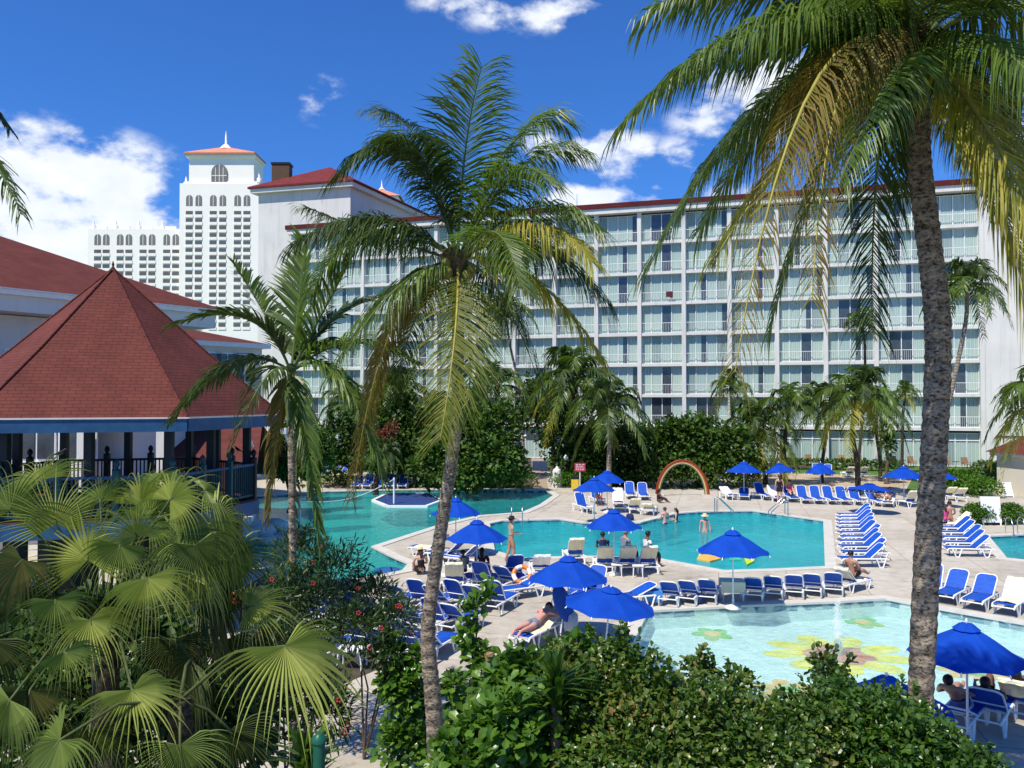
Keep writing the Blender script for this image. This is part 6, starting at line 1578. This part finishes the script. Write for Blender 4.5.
def kiosk():
    g = G(1036, 497); t = empty('kiosk', g, R(8), label='cream kiosk with a dark red hip roof at the right frame edge', cat='kiosk')
    m = MB(); m.box((1.4, 1.5, 1.25), (3.6, 3.0, 2.5), M['cream_wall']); m.build('wall', t)
    m = MB(); m.box((1.4, 1.5, 2.62), (4.2, 3.6, .22), M['white_paint']); m.build('cornice', t)
    m = MB(); c = [Vector((-.9, -.5)), Vector((3.7, -.5)), Vector((3.7, 3.5)), Vector((-.9, 3.5))]; pyramid_roof(m, c, 2.74, (1.4, 1.5, 4.2), M['shingle']); m.build('roof', t)
    m = MB(); m.box((.2, -.02, 1.2), (.95, .06, 2.1), M['white_paint']); m.build('door', t); m = MB(); m.box((-.15, .0, 2.25), (.5, .06, .3), M['dark_glass']); m.build('window', t)
kiosk()
g = G(1008, 497); t = empty('folded_chair', g, 0, label='white folded chair leaning by the cream kiosk', cat='chair'); m = MB(); m.box((0, 0, .5), (.5, .06, .9), M['resin'], Euler((R(-15), 0, 0)).to_matrix()); m.build('backrest', t)
for s in (-1, 1): m = MB(); m.bar((s*.25, -.2, 0), (s*.25, .2, .95), .05, .05, M['resin']); m.build('leg', t)
# walkway canopy and bits at the garden path
t = empty('walkway_canopy', G(536, 470), 0, label='white roofed canopy on posts over the garden path', cat='canopy'); g = t.location
m = MB(); m.box((-.3, 0, 3.0), (4.6, 3.2, .16), M['white_wall']); m.box((0.6, -1.65, 3.02), (3.0, .06, .55), M['white_paint']); m.build('roof', t)
for sx, sy in ((-2.2, -1.4), (1.6, -1.4), (-2.2, 1.4), (1.6, 1.4)): m = MB(); m.box((sx, sy, 1.46), (.18, .18, 2.92), M['white_wall']); m.build('post', t)
g = G(540, 474); t = empty('towel_cart', g, 0, label='white towel cart standing on the garden path', cat='cart'); m = MB(); m.box((0, 0, .7), (1.3, .7, .8), M['white_paint']); m.build('body', t, bevel=.03)
for sx in (-.5, .5): m = MB(); m.lathe([(.02, -.03), (.12, -.03), (.12, .03), (.02, .03)], M['black'], 12, (sx, 0, .12)); o = m.build('wheel', t); 
g = G(557, 487); t = empty('white_planter', g, 0, label='white covered stand beside the garden path left of the hedge', cat='stand'); m = MB(); m.lathe([(.40, 0), (.38, .6), (.34, 1.1), (.26, 1.3), (.10, 1.38)], M['white_wall_grey'], 10); m.build('cover', t)
m = MB(); m.lathe([(.12, 1.38), (.05, 1.5)], M['white_paint'], 8); m.build('knob', t)
# path lamps: small white globes among the bushes
for i, (px, py, lb) in enumerate(((566, 487, 'left of the red sign'), (384, 480, 'in the dark bushes behind the five loungers'), (728, 482, 'beside the first far umbrella'))):
    g = G(px, py); t = empty('garden_lamp', g, 0, label='small white garden lamp '+lb, cat='lamp', group='garden lamps'); m = MB(); m.tube([(0, 0, 0), (0, 0, 1.9)], .03, M['black'], 6); m.build('post', t)
    m = MB(); m.lathe([(.05, 0), (.16, .1), (.18, .25), (.05, .42)], M['white_paint'], 10, (0, 0, 1.9)); m.build('lamp_shade', t)
# green lamp post at the very bottom
p = P(319, 742, 6.0); t = empty('green_post', (p.x, p.y, 0), 0, label='dark green round post at the bottom below the fan leaves', cat='post'); m = MB(); m.tube([(0, 0, 0), (0, 0, p.z)], .045, M['green_paint'], 12); m.build('shaft', t); m = MB(); m.lathe([(.055, 0), (.055, .03), (.02, .06)], M['green_paint'], 12, (0, 0, p.z)); m.build('cap', t)
# pale table on the shaded patio
table(372, 650, .9, .6, .5, 'low white table on the shaded patio', cloth=False)
t = table(352, 668, .7, .5, .45, 'white table nearest the fan leaves on the shaded patio', cloth=False)
# fountain
def fountain():
    g = G(838, 655, DEPTH['shallow']); root = empty('fountain', (g.x, g.y, DEPTH['shallow']), 0, label='thin white fountain jet rising from the yellow painted flower', cat='fountain')
    m_, nt, b = new_mat('spray'); b.inputs['Base Color'].default_value = (.9, .95, .97, 1); b.inputs['Roughness'].default_value = .3
    tr = nt.nodes.new('ShaderNodeBsdfTransparent'); mx = nt.nodes.new('ShaderNodeMixShader'); mx.inputs[0].default_value = .14; nt.links.new(tr.outputs[0], mx.inputs[1]); nt.links.new(b.outputs[0], mx.inputs[2]); nt.links.new(mx.outputs[0], nt.nodes['Material Output'].inputs[0])
    m2 = plain('water_drop', (.85, .92, .95), .2, .05)
    mb = MB(); mb.tube([(0, 0, .3), (0, 0, .7), (0, 0, 1.1), (0, 0, 1.42)], [.16, .13, .10, .04], m_, 12); mb.tube([(0, 0, .3), (0, 0, 1.3)], [.07, .03], m_, 8); o = mb.build('jet', root)
    r = np.random.default_rng(4); mb = MB()
    for i in range(170):
        h = r.random(); s = (.05+.16*(1-h))*r.normal(0, .6); s2 = (.05+.16*(1-h))*r.normal(0, .6); mb.blob((s, s2, .35+1.1*h), .007+.008*r.random(), m2, 5, 3)
    mb.build('droplets', root)['kind'] = 'stuff'
    mb = MB(); mb.lathe([(.12, 0), (.12, .3), (.06, .42)], M['steel'], 10); mb.build('nozzle', root)
    # ring of foam
fountain()
# birds on the railing
def bird(px, py, D, label, rz):
    c = P(px, py, D); t = empty('bird', c, rz, label=label, cat='bird', group='black birds on the railing'); m = MB()
    m.tube([(-.20, 0, -.01), (-.10, 0, .02), (0, 0, .05), (.07, 0, .08), (.10, 0, .12), (.13, 0, .135), (.17, 0, .13)], [.012, .02, .045, .04, .026, .022, .004], M['black'], 8)
    for s in (-.015, .015): m.tube([(0, s, .02), (.01, s, -.045)], .005, M['black'], 4)
    m.build('body', t); return t
bird(60, 455, 19.2, 'black bird perched on the railing under the left gazebo eave', 0); bird(238, 451, 26.3, 'black bird perched on the railing near the right gazebo post', 2.6)
# things on and beside loungers in the centre
g = G(522, 593); m = MB(); rt = [(.26+.08*math.cos(a), 0) for a in (0,)]
t = empty('ring_float', (g.x, g.y, .62), 0, label='orange and white ring float leaning on a blue lounger', cat='float'); 
for k in range(8):
    m = MB(); pts = [(.27*math.cos(a), .04, .27*math.sin(a)) for a in np.linspace(k*math.pi/4, (k+1)*math.pi/4, 6)]; m.tube(pts, .075, plain('float_orange', (.7, .22, .05), .4, .1) if k % 2 else M['towel_white'], 8); m.build('segment', t)
t.rotation_euler = (R(-35), 0, 0)
c = P(563, 600, 21.6); t = empty('bodyboard', (c.x, c.y, 0), R(20), label='dark blue bodyboard standing up by the lying man', cat='bodyboard'); m = MB(); m.blob((0, 0, 1.0), (.24, .05, .55), M['sling'], 14, 10, Euler((0, R(-22), 0)).to_matrix()); m.build('board', t)
m = MB(); m.tube([(-.1, 0, 0), (-.02, 0, .6)], .02, M['resin'], 6); m.build('stand', t)
g = G(556, 628); t = empty('beach_bag', g, 0, label='grey mesh beach bag beside the lying man', cat='bag'); m = MB(); m.lathe([(.24, 0), (.30, .2), (.28, .45), (.18, .6)], plain('mesh_grey', (.42, .45, .46), .7, .2, 14, .4), 14); m.build('body', t)
m = MB(); m.tube([(-.15, 0, .55), (-.1, 0, .8), (.1, 0, .8), (.15, 0, .55)], .015, M['steel'], 6); m.build('strap', t)
g = G(571, 640); t = empty('water_jug', g, 0, label='clear grey water jug right of the beach bag', cat='jug'); m = MB(); m.lathe([(.17, 0), (.19, .1), (.19, .42), (.08, .52), (.05, .6)], plain('jug_grey', (.45, .52, .55), .2, .1, 9), 14, (0, 0, .25)); m.build('body', t); m = MB(); m.lathe([(.15, 0), (.12, .25)], M['black'], 12); m.build('base', t)

# ================================================================ people
def skin_build(name, verts, edges, mat, parent=None, sub=2, extra=None, loc=None):
    me = bpy.data.meshes.new(name); me.from_pydata([v[0] for v in verts], edges, []); o = bpy.data.objects.new(name, me); COL.objects.link(o)
    sk = o.modifiers.new('skin', 'SKIN'); sk.use_smooth_shade = True; sk.branch_smoothing = .6
    d = me.skin_vertices[0].data
    for i, v in enumerate(verts):
        rr = v[1]; rr = (rr, rr) if not hasattr(rr, '__len__') else rr
        d[i].radius = rr; d[i].use_root = (i == 0)
    ss = o.modifiers.new('sub', 'SUBSURF'); ss.levels = sub; ss.render_levels = sub
    dg = bpy.context.evaluated_depsgraph_get(); ev = o.evaluated_get(dg); m2 = bpy.data.meshes.new_from_object(ev)
    mb = MB(); mb.add([tuple(v.co) for v in m2.vertices], [tuple(p.vertices) for p in m2.polygons], mat, True)
    bpy.data.objects.remove(o); bpy.data.meshes.remove(me); bpy.data.meshes.remove(m2)
    if extra: extra(mb)
    return mb.build(name, parent)
def V(*a): return Vector(a)
def pose(kind, **k):
    """joint positions facing +Y, feet or seat at local z 0 reference"""
    J = {}
    if kind == 'stand':
        J = dict(pel=V(0, 0, .93), bel=V(0, .01, 1.08), che=V(0, 0, 1.28), nek=V(0, 0, 1.45), hed=V(0, .02, 1.60), shL=V(-.18, 0, 1.40), shR=V(.18, 0, 1.40), hpL=V(-.09, 0, .90), hpR=V(.09, 0, .90), knL=V(-.10, .02, .49), knR=V(.10, .10, .50), anL=V(-.10, -.03, .08), anR=V(.11, -.02, .08),
                 elL=V(-.23, .02, 1.13), elR=V(.23, .02, 1.13), wrL=V(-.22, .22, 1.08), wrR=V(.20, .24, 1.10), hdir=V(0, 1, .1), fdir=V(0, 1, 0))
    elif kind == 'stand_down':
        J = pose('stand'); J.update(elL=V(-.24, -.02, 1.13), elR=V(.24, -.02, 1.13), wrL=V(-.25, .04, .88), wrR=V(.25, .04, .88), hdir=V(0, .1, -1), knR=V(.10, .03, .49))
    elif kind == 'sit':      # sitting on a lounger (seat 0.39) with legs along it, back leaning
        J = dict(pel=V(0, 0, .50), bel=V(0, -.02, .64), che=V(0, -.06, .84), nek=V(0, -.08, 1.01), hed=V(0, -.05, 1.16), shL=V(-.18, -.07, .96), shR=V(.18, -.07, .96), hpL=V(-.09, .03, .49), hpR=V(.09, .03, .49), knL=V(-.12, .42, .68), knR=V(.12, .44, .62), anL=V(-.11, .78, .44), anR=V(.12, .80, .44),
                 elL=V(-.24, .08, .72), elR=V(.24, .08, .72), wrL=V(-.16, .30, .68), wrR=V(.16, .30, .70), hdir=V(0, 1, 0), fdir=V(0, .6, .8))
    elif kind == 'edge':     # sitting on an edge with feet on the floor
        J = dict(pel=V(0, 0, .50), bel=V(0, .01, .65), che=V(0, .03, .85), nek=V(0, .05, 1.02), hed=V(0, .09, 1.17), shL=V(-.18, .04, .97), shR=V(.18, .04, .97), hpL=V(-.09, .04, .49), hpR=V(.09, .04, .49), knL=V(-.13, .46, .50), knR=V(.13, .46, .50), anL=V(-.13, .44, .08), anR=V(.13, .46, .08),
                 elL=V(-.23, .12, .74), elR=V(.23, .12, .74), wrL=V(-.14, .36, .64), wrR=V(.14, .36, .64), hdir=V(0, 1, -.1), fdir=V(0, 1, 0))
    elif kind == 'floor':    # sitting on the ground, knees bent
        J = dict(pel=V(0, 0, .13), bel=V(0, -.01, .28), che=V(0, .03, .48), nek=V(0, .06, .65), hed=V(0, .10, .80), shL=V(-.18, .04, .60), shR=V(.18, .04, .60), hpL=V(-.09, .04, .12), hpR=V(.09, .04, .12), knL=V(-.14, .40, .36), knR=V(.14, .42, .34), anL=V(-.11, .68, .07), anR=V(.12, .70, .07),
                 elL=V(-.25, .14, .38), elR=V(.25, .14, .38), wrL=V(-.14, .36, .34), wrR=V(.14, .36, .34), hdir=V(0, 1, 0), fdir=V(0, 1, 0))
    elif kind == 'recline':  # lying back on a raised lounger, head at -Y
        J = dict(pel=V(0, -.02, .50), bel=V(0, -.16, .57), che=V(0, -.34, .70), nek=V(0, -.48, .82), hed=V(0, -.58, .96), shL=V(-.18, -.43, .78), shR=V(.18, -.43, .78), hpL=V(-.09, .03, .49), hpR=V(.09, .03, .49), knL=V(-.10, .44, .60), knR=V(.11, .44, .52), anL=V(-.09, .86, .45), anR=V(.12, .88, .45),
                 elL=V(-.28, -.22, .60), elR=V(.28, -.22, .62), wrL=V(-.14, -.02, .63), wrR=V(.12, -.04, .66), hdir=V(.3, .9, 0), fdir=V(0, .2, 1))
    elif kind == 'prone':    # face down, head towards the raised back (-Y)
        J = dict(pel=V(0, .05, .50), bel=V(0, -.10, .52), che=V(0, -.30, .60), nek=V(0, -.46, .68), hed=V(0, -.60, .72), shL=V(-.18, -.42, .64), shR=V(.18, -.42, .64), hpL=V(-.09, .09, .49), hpR=V(.09, .09, .49), knL=V(-.10, .50, .46), knR=V(.10, .50, .46), anL=V(-.09, .92, .47), anR=V(.10, .90, .47),
                 elL=V(-.30, -.58, .55), elR=V(.30, -.58, .55), wrL=V(-.14, -.76, .66), wrR=V(.14, -.76, .66), hdir=V(.2, -.9, 0), fdir=V(0, .9, -.2))
    J.update(k); return J
def person(label, loc, rz, J, skin=1, hair='hair_dark', clothes=(), scale=1.0, hat=None, female=False, group=None):
    root = empty('person', loc, rz, label=label, cat='person', group=group); root.scale = (scale,)*3
    neckdir = (J['hed']-J['nek']).normalized(); verts = []; edges = []; idx = {}
    def add(k, p, r, par=None):
        idx[k] = len(verts); verts.append((tuple(p), r))
        if par: edges.append((idx[par], idx[k]))
    sw = .9 if female else 1.0
    add('pel', J['pel'], (.135, .105)); add('bel', J['bel'], (.115*sw, .09), 'pel'); add('che', J['che'], (.145*sw, .105), 'bel')
    add('up', J['che'].lerp(J['nek'], .62), (.12*sw, .08), 'che'); add('nek', J['nek']+neckdir*.02, .055, 'up'); add('nk2', J['nek'].lerp(J['hed'], .45), .052, 'nek')
    add('jaw', J['nek'].lerp(J['hed'], .75), (.068, .075), 'nk2'); add('hed', J['hed'], (.076, .092), 'jaw'); add('crn', J['hed']+neckdir*.07, (.062, .07), 'hed')
    for s in 'LR':
        shp = J['che'].lerp(J['nek'], .62).lerp(J['sh'+s], .9)
        add('sh'+s, J['sh'+s].lerp(shp, .2), .056, 'up'); add('ua'+s, J['sh'+s].lerp(J['el'+s], .5), .046, 'sh'+s); add('el'+s, J['el'+s], .038, 'ua'+s); add('fa'+s, J['el'+s].lerp(J['wr'+s], .4), .038, 'el'+s); add('wr'+s, J['wr'+s], .026, 'fa'+s)
        hd = J['hdir'].normalized(); sx = hd.cross(V(0, 0, 1)); sx = sx.normalized() if sx.length > .1 else V(1, 0, 0)
        palm = J['wr'+s]+hd*.06; add('pa'+s, palm, (.036, .018), 'wr'+s)
        cn = sx.cross(hd).normalized()
        for q, (off, ln) in enumerate(((-.030, .075), (-.010, .088), (.010, .082), (.030, .065))):
            k1 = 'f%d%s' % (q, s); b = palm+sx*off+hd*.035; add(k1, b, .0095, 'pa'+s); add(k1+'b', b+hd*ln*.5-cn*.008, .0085, k1); add(k1+'c', b+hd*ln-cn*.03, .007, k1+'b')
        th = -1 if s == 'R' else 1
        add('th'+s, palm+sx*.045*th-hd*.02, .011, 'pa'+s); add('tb'+s, palm+sx*.062*th+hd*.025, .009, 'th'+s)
        add('hp'+s, J['hp'+s], .10, 'pel'); add('tm'+s, J['hp'+s].lerp(J['kn'+s], .45), .092, 'hp'+s); add('kn'+s, J['kn'+s], .064, 'tm'+s); add('cf'+s, J['kn'+s].lerp(J['an'+s], .35), .066, 'kn'+s); add('an'+s, J['an'+s], .034, 'cf'+s)
        fd = J['fdir'].normalized(); add('ft'+s, J['an'+s]+fd*.10+V(0, 0, -.035), (.042, .028), 'an'+s); add('to'+s, J['an'+s]+fd*.17+V(0, 0, -.045), (.036, .02), 'ft'+s)
    H_ = J['hed']; fwd = J.get('face', None)
    if fwd is None:
        fwd = V(0, 1, 0) if abs(neckdir.z) > .6 else V(0, 0, 1)
        if J.get('down'): fwd = V(0, 0, -1)
    fwd = (fwd-neckdir*fwd.dot(neckdir)).normalized(); sd = fwd.cross(neckdir).normalized()
    def face(mb):
        for s in (-1, 1):
            mb.blob(H_+fwd*.078+sd*s*.031+neckdir*.012, (.014, .014, .012), M['towel_white'], 8, 5); mb.blob(H_+fwd*.088+sd*s*.031+neckdir*.012, .007, M['hair_dark'], 6, 4)
            mb.blob(H_+sd*s*.078-neckdir*.005, (.016, .022, .030), SK[skin], 7, 5)
        mb.tube([H_+fwd*.08+neckdir*.02, H_+fwd*.108-neckdir*.012, H_+fwd*.085-neckdir*.02], [.008, .014, .010], SK[skin], 6)
        mb.tube([H_+fwd*.082-sd*.02-neckdir*.042, H_+fwd*.09-neckdir*.042, H_+fwd*.082+sd*.02-neckdir*.042], [.004, .007, .004], SK[3], 5)
    skin_build('body', verts, edges, SK[skin], root, 1, face)
    if hair:
        mb = MB(); n, m = 16, 9; vs = []
        B3 = Matrix((sd, fwd, neckdir)).transposed()
        for i in range(m+1):
            th = math.pi*.62*i/m
            for j in range(n):
                a = 2*math.pi*j/n; v = Vector((.096*math.sin(th)*math.cos(a), .108*math.sin(th)*math.sin(a), .112*math.cos(th)))
                if v.y > .03 and v.z < .045: v.z = .045+.2*(v.z-.045)*.3; v *= .98
                w = B3 @ v; vs.append(H_+neckdir*.018-fwd*.012+w)
        mb.add(vs, [(i*n+j, (i+1)*n+j, (i+1)*n+(j+1) % n, i*n+(j+1) % n) for i in range(m) for j in range(n)], M[hair], True)
        if female:
            mb.tube([H_-fwd*.07, H_-fwd*.10-neckdir*.12, H_-fwd*.08-neckdir*.24], [.075, .07, .03], M[hair], 8)
        mb.build('hair', root)
    if hat:
        B3 = Matrix((sd, fwd, neckdir)).transposed(); mb = MB()
        prof = [(.19, .045), (.185, .055), (.105, .06), (.10, .13), (.06, .155), (.005, .16)]; n = 18
        vs = [H_+B3 @ Vector((r*math.cos(2*math.pi*j/n), r*math.sin(2*math.pi*j/n), z)) for r, z in prof for j in range(n)]
        mb.add(vs, [(i*n+j, i*n+(j+1) % n, (i+1)*n+(j+1) % n, (i+1)*n+j) for i in range(len(prof)-1) for j in range(n)], CL[hat] if hat in CL else M[hat], True); mb.build('hat', root)
    for kind, col in clothes:
        e = .017; vv = []; ee = []; id2 = {}
        def ad(k, p, r, par=None):
            id2[k] = len(vv); vv.append((tuple(p), r))
            if par: ee.append((id2[par], id2[k]))
        if kind in ('shirt', 'top'):
            ad('che', J['che'], (.145*sw+e, .105+e)); ad('bel', J['bel'], (.118*sw+e, .093+e), 'che'); ad('pel', J['bel'].lerp(J['pel'], .6), (.13+e, .10+e), 'bel'); ad('up', J['che'].lerp(J['nek'], .66), (.115*sw+e, .078+e), 'che')
            if kind == 'shirt':
                for s in 'LR': ad('sh'+s, J['sh'+s], .062+e*.6, 'up'); ad('ua'+s, J['sh'+s].lerp(J['el'+s], .6), .052+e, 'sh'+s)
        elif kind in ('shorts', 'trousers', 'brief'):
            ad('pel', J['pel'], (.137+e, .108+e)); ad('wa', J['pel'].lerp(J['bel'], .5), (.122+e, .096+e), 'pel')
            t = {'shorts': .62, 'trousers': .98, 'brief': .1}[kind]
            for s in 'LR':
                ad('hp'+s, J['hp'+s], .09+e, 'pel')
                if t > .2: ad('tm'+s, J['hp'+s].lerp(J['kn'+s], min(t, .62)), .085+e, 'hp'+s)
                if kind == 'trousers': ad('kn'+s, J['kn'+s], .066+e, 'tm'+s); ad('an'+s, J['kn'+s].lerp(J['an'+s], .85), .05+e, 'kn'+s)
        elif kind in ('suit', 'dress'):
            ad('pel', J['pel'], (.137+e, .108+e)); ad('bel', J['bel'], (.117*sw+e, .092+e), 'pel'); ad('che', J['che'], (.145*sw+e, .106+e), 'bel'); ad('up', J['che'].lerp(J['nek'], .3), (.13*sw+e, .09+e), 'che')
            for s in 'LR':
                ad('hp'+s, J['hp'+s], .09+e, 'pel')
                if kind == 'dress': ad('tm'+s, J['hp'+s].lerp(J['kn'+s], .55), .10+e, 'hp'+s)
        nm = {'shirt': 'shirt', 'top': 'top', 'shorts': 'shorts', 'trousers': 'trousers', 'brief': 'swim_trunks', 'suit': 'swimsuit', 'dress': 'dress'}[kind]
        skin_build(nm, vv, ee, CL[col], root, 1)
    return root
def at(px, py, z=0.0, dz=0.0): g = G(px, py, z); return Vector((g.x, g.y, dz))
person('person in a tan top and cap standing by the deep pool looking at a phone', at(511, 563), R(-75), pose('stand', anL=V(-.10, -.20, .10), knL=V(-.10, -.03, .50)), 1, 'hair_dark', (('shirt', 'tan'), ('brief', 'black')), 1.04, hat='black')
person('woman in a pale hat and black dress sitting at the lagoon edge', at(421, 575), R(20), pose('floor'), 0, 'hair_brown', (('dress', 'black'),), 1.05, hat='straw', female=True)
person('guest in maroon leaning back on the lounger below the left umbrella', at(482, 585), R(0), pose('sit'), 1, 'hair_dark', (('shirt', 'maroon'), ('shorts', 'navy')), 1, female=True)
person('dark haired guest whose head shows beside the sand coloured towel', at(464, 584), R(30), pose('edge'), 2, 'hair_dark', (('shirt', 'tan'),), .9)
person('dark clothed guest seated beyond the leftmost cream backed lounger', at(603, 566), R(0), pose('edge'), 2, 'hair_dark', (('shirt', 'navy'), ('shorts', 'black')), 1)
person('grey haired guest in a blue grey shirt between the cream backed loungers', at(624, 566), R(-60), pose('edge', pel=V(0, 0, .60), hpL=V(-.09, .04, .58), hpR=V(.09, .04, .58)), 1, 'hair_grey', (('shirt', 'grey'), ('trousers', 'black')), 1.08)
person('guest in a white shirt and black trousers beyond the rightmost cream back', at(646, 567), R(-70), pose('edge'), 2, 'hair_dark', (('shirt', 'white'), ('trousers', 'black')), 1.05)
person('man with bare back and plaid shorts lying face down on a lounger', at(537, 641), R(148), pose('prone', face=V(0, 0, -1)), 3, 'hair_dark', (('shorts', 'plaid'),), 1.05)
person('bare backed man standing in the deep pool beside a woman', at(665, 524, WZ, -.95), R(20), pose('stand'), 3, 'hair_brown', (('shorts', 'navy'),), 1)
person('dark haired woman in a black swimsuit standing in the deep pool', at(676, 522, WZ, -1.0), R(80), pose('stand'), 0, 'hair_dark', (('suit', 'black'),), .95, female=True)
person('person with a straw hat standing alone in the deep pool', at(705, 532, WZ, -.95), R(160), pose('stand_down'), 3, 'hair_brown', (('brief', 'navy'),), 1, hat='straw')
person('dark haired guest in black resting on the deck beside the arch', at(658, 503), R(-70), pose('floor'), 2, 'hair_dark', (('suit', 'black'),), .95, female=True)
person('guest in red shorts sitting under the twin umbrellas', at(598, 505), R(185), pose('edge'), 2, 'hair_dark', (('shirt', 'navy'), ('shorts', 'red')), 1)
person('woman in a black strapless swimsuit standing with her back to us in the far row', at(779.5, 503.5), R(0), pose('stand_down'), 0, 'hair_brown', (('dress', 'black'),), 1.02, female=True)
person('dark haired woman seated on a far row lounger beside the standing woman', at(790, 500.5), R(175), pose('sit'), 0, 'hair_dark', (('top', 'pink'),), 1, female=True)
person('guest in dark clothes reclining below the tilted umbrella', at(874, 504), R(185), pose('recline'), 2, 'hair_dark', (('shirt', 'navy'), ('shorts', 'black')), 1)
person('sunbather lying with raised knees on a towelled far row lounger', at(889, 505.5), R(150), pose('recline'), 1, 'hair_brown', (('brief', 'red'),), 1)
person('guest in a pink top sitting behind the side pool loungers', at(945, 533), R(10), pose('edge'), 0, 'hair_brown', (('shirt', 'pink'), ('shorts', 'navy')), 1.05, female=True)
person('tanned guest sitting right of the person in the pink top', at(950, 530), R(-20), pose('edge'), 1, 'hair_dark', (('brief', 'red'),), 1.08)
person('bare chested man with black shorts sitting up on the last lounger of the row', at(852, 590), R(-52), pose('sit', wrL=V(-.05, .26, .80), wrR=V(.05, .28, .82)), 1, 'hair_dark', (('shorts', 'black'),), 1.02)
person('bare shouldered sunbather with brown hair under the biggest umbrella', at(957, 722), R(-42), pose('recline', wrR=V(.30, .10, .85), elR=V(.34, -.16, .64)), 1, 'hair_dark', (('shorts', 'navy'),), 1, )
person('dark skinned guest with knees raised and head on the middle lounger', at(992, 724), R(-40), pose('recline', knL=V(-.10, .40, .84), anL=V(-.10, .74, .46)), 2, 'hair_dark', (('shirt', 'navy'),), 1)
person('sunbather whose feet stick out at the right frame edge', at(1022, 716), R(-40), pose('recline'), 2, 'hair_dark', (('shirt', 'blue'), ('shorts', 'navy')), 1)

# ---------------------------------------------------------------- belongings and towels on balconies
def bag(px, py, mat, label, sc=1.0):
    g = G(px, py); t = empty('beach_bag', g, random.random()*3, label=label, cat='bag', group='bags on the pool deck'); t.scale = (sc,)*3
    m = MB(); m.lathe([(.16, 0), (.20, .08), (.19, .24), (.13, .32), (.10, .33)], mat, 12); m.v = [(x*1.4, y*.8, z) for x, y, z in m.v]; m.build('body', t)
    m = MB(); m.tube([(-.15, 0, .28), (-.08, 0, .48), (.08, 0, .48), (.15, 0, .28)], .012, M['brown'], 5); m.build('strap', t)
for px, py, k, lb in ((446, 590, 'black', 'black bag beside the white table left of the maroon guest'), (700, 604, 'navy', 'dark bag at the feet of the loungers left of the umbrella table'), (560, 655, 'black', 'black bag in the shade of the lying man\'s lounger'),
   (934, 556, 'black', 'black bag under the front lounger by the side pool'), (630, 520, 'navy', 'dark bag beside the cream towels near the arch')):
    bag(px, py, CL[k], lb)
for i, (b, k, c, nm) in enumerate(((9, 5, 'maroon', 'dark red towel hung on a balcony rail of the hotel middle'),)):
    p = HW(b*HWB+3.1, .12, 3.6+3.17*(k-1)+.13)
    m = MB(); n = 6; m.add([(-.35+.7*j/n, .015*math.sin(j*2.1), z) for j in range(n+1) for z in (.45+.05*math.sin(j), 1.05)], [(2*j, 2*j+2, 2*j+3, 2*j+1) for j in range(n)], CL[c])
    o = m.build('towel'); o.location = p; o.rotation_euler = (0, 0, HANG); tag(o, nm, 'towel', 'towels hung on balcony rails'); q = o.modifiers.new('thick', 'SOLIDIFY'); q.thickness = .02
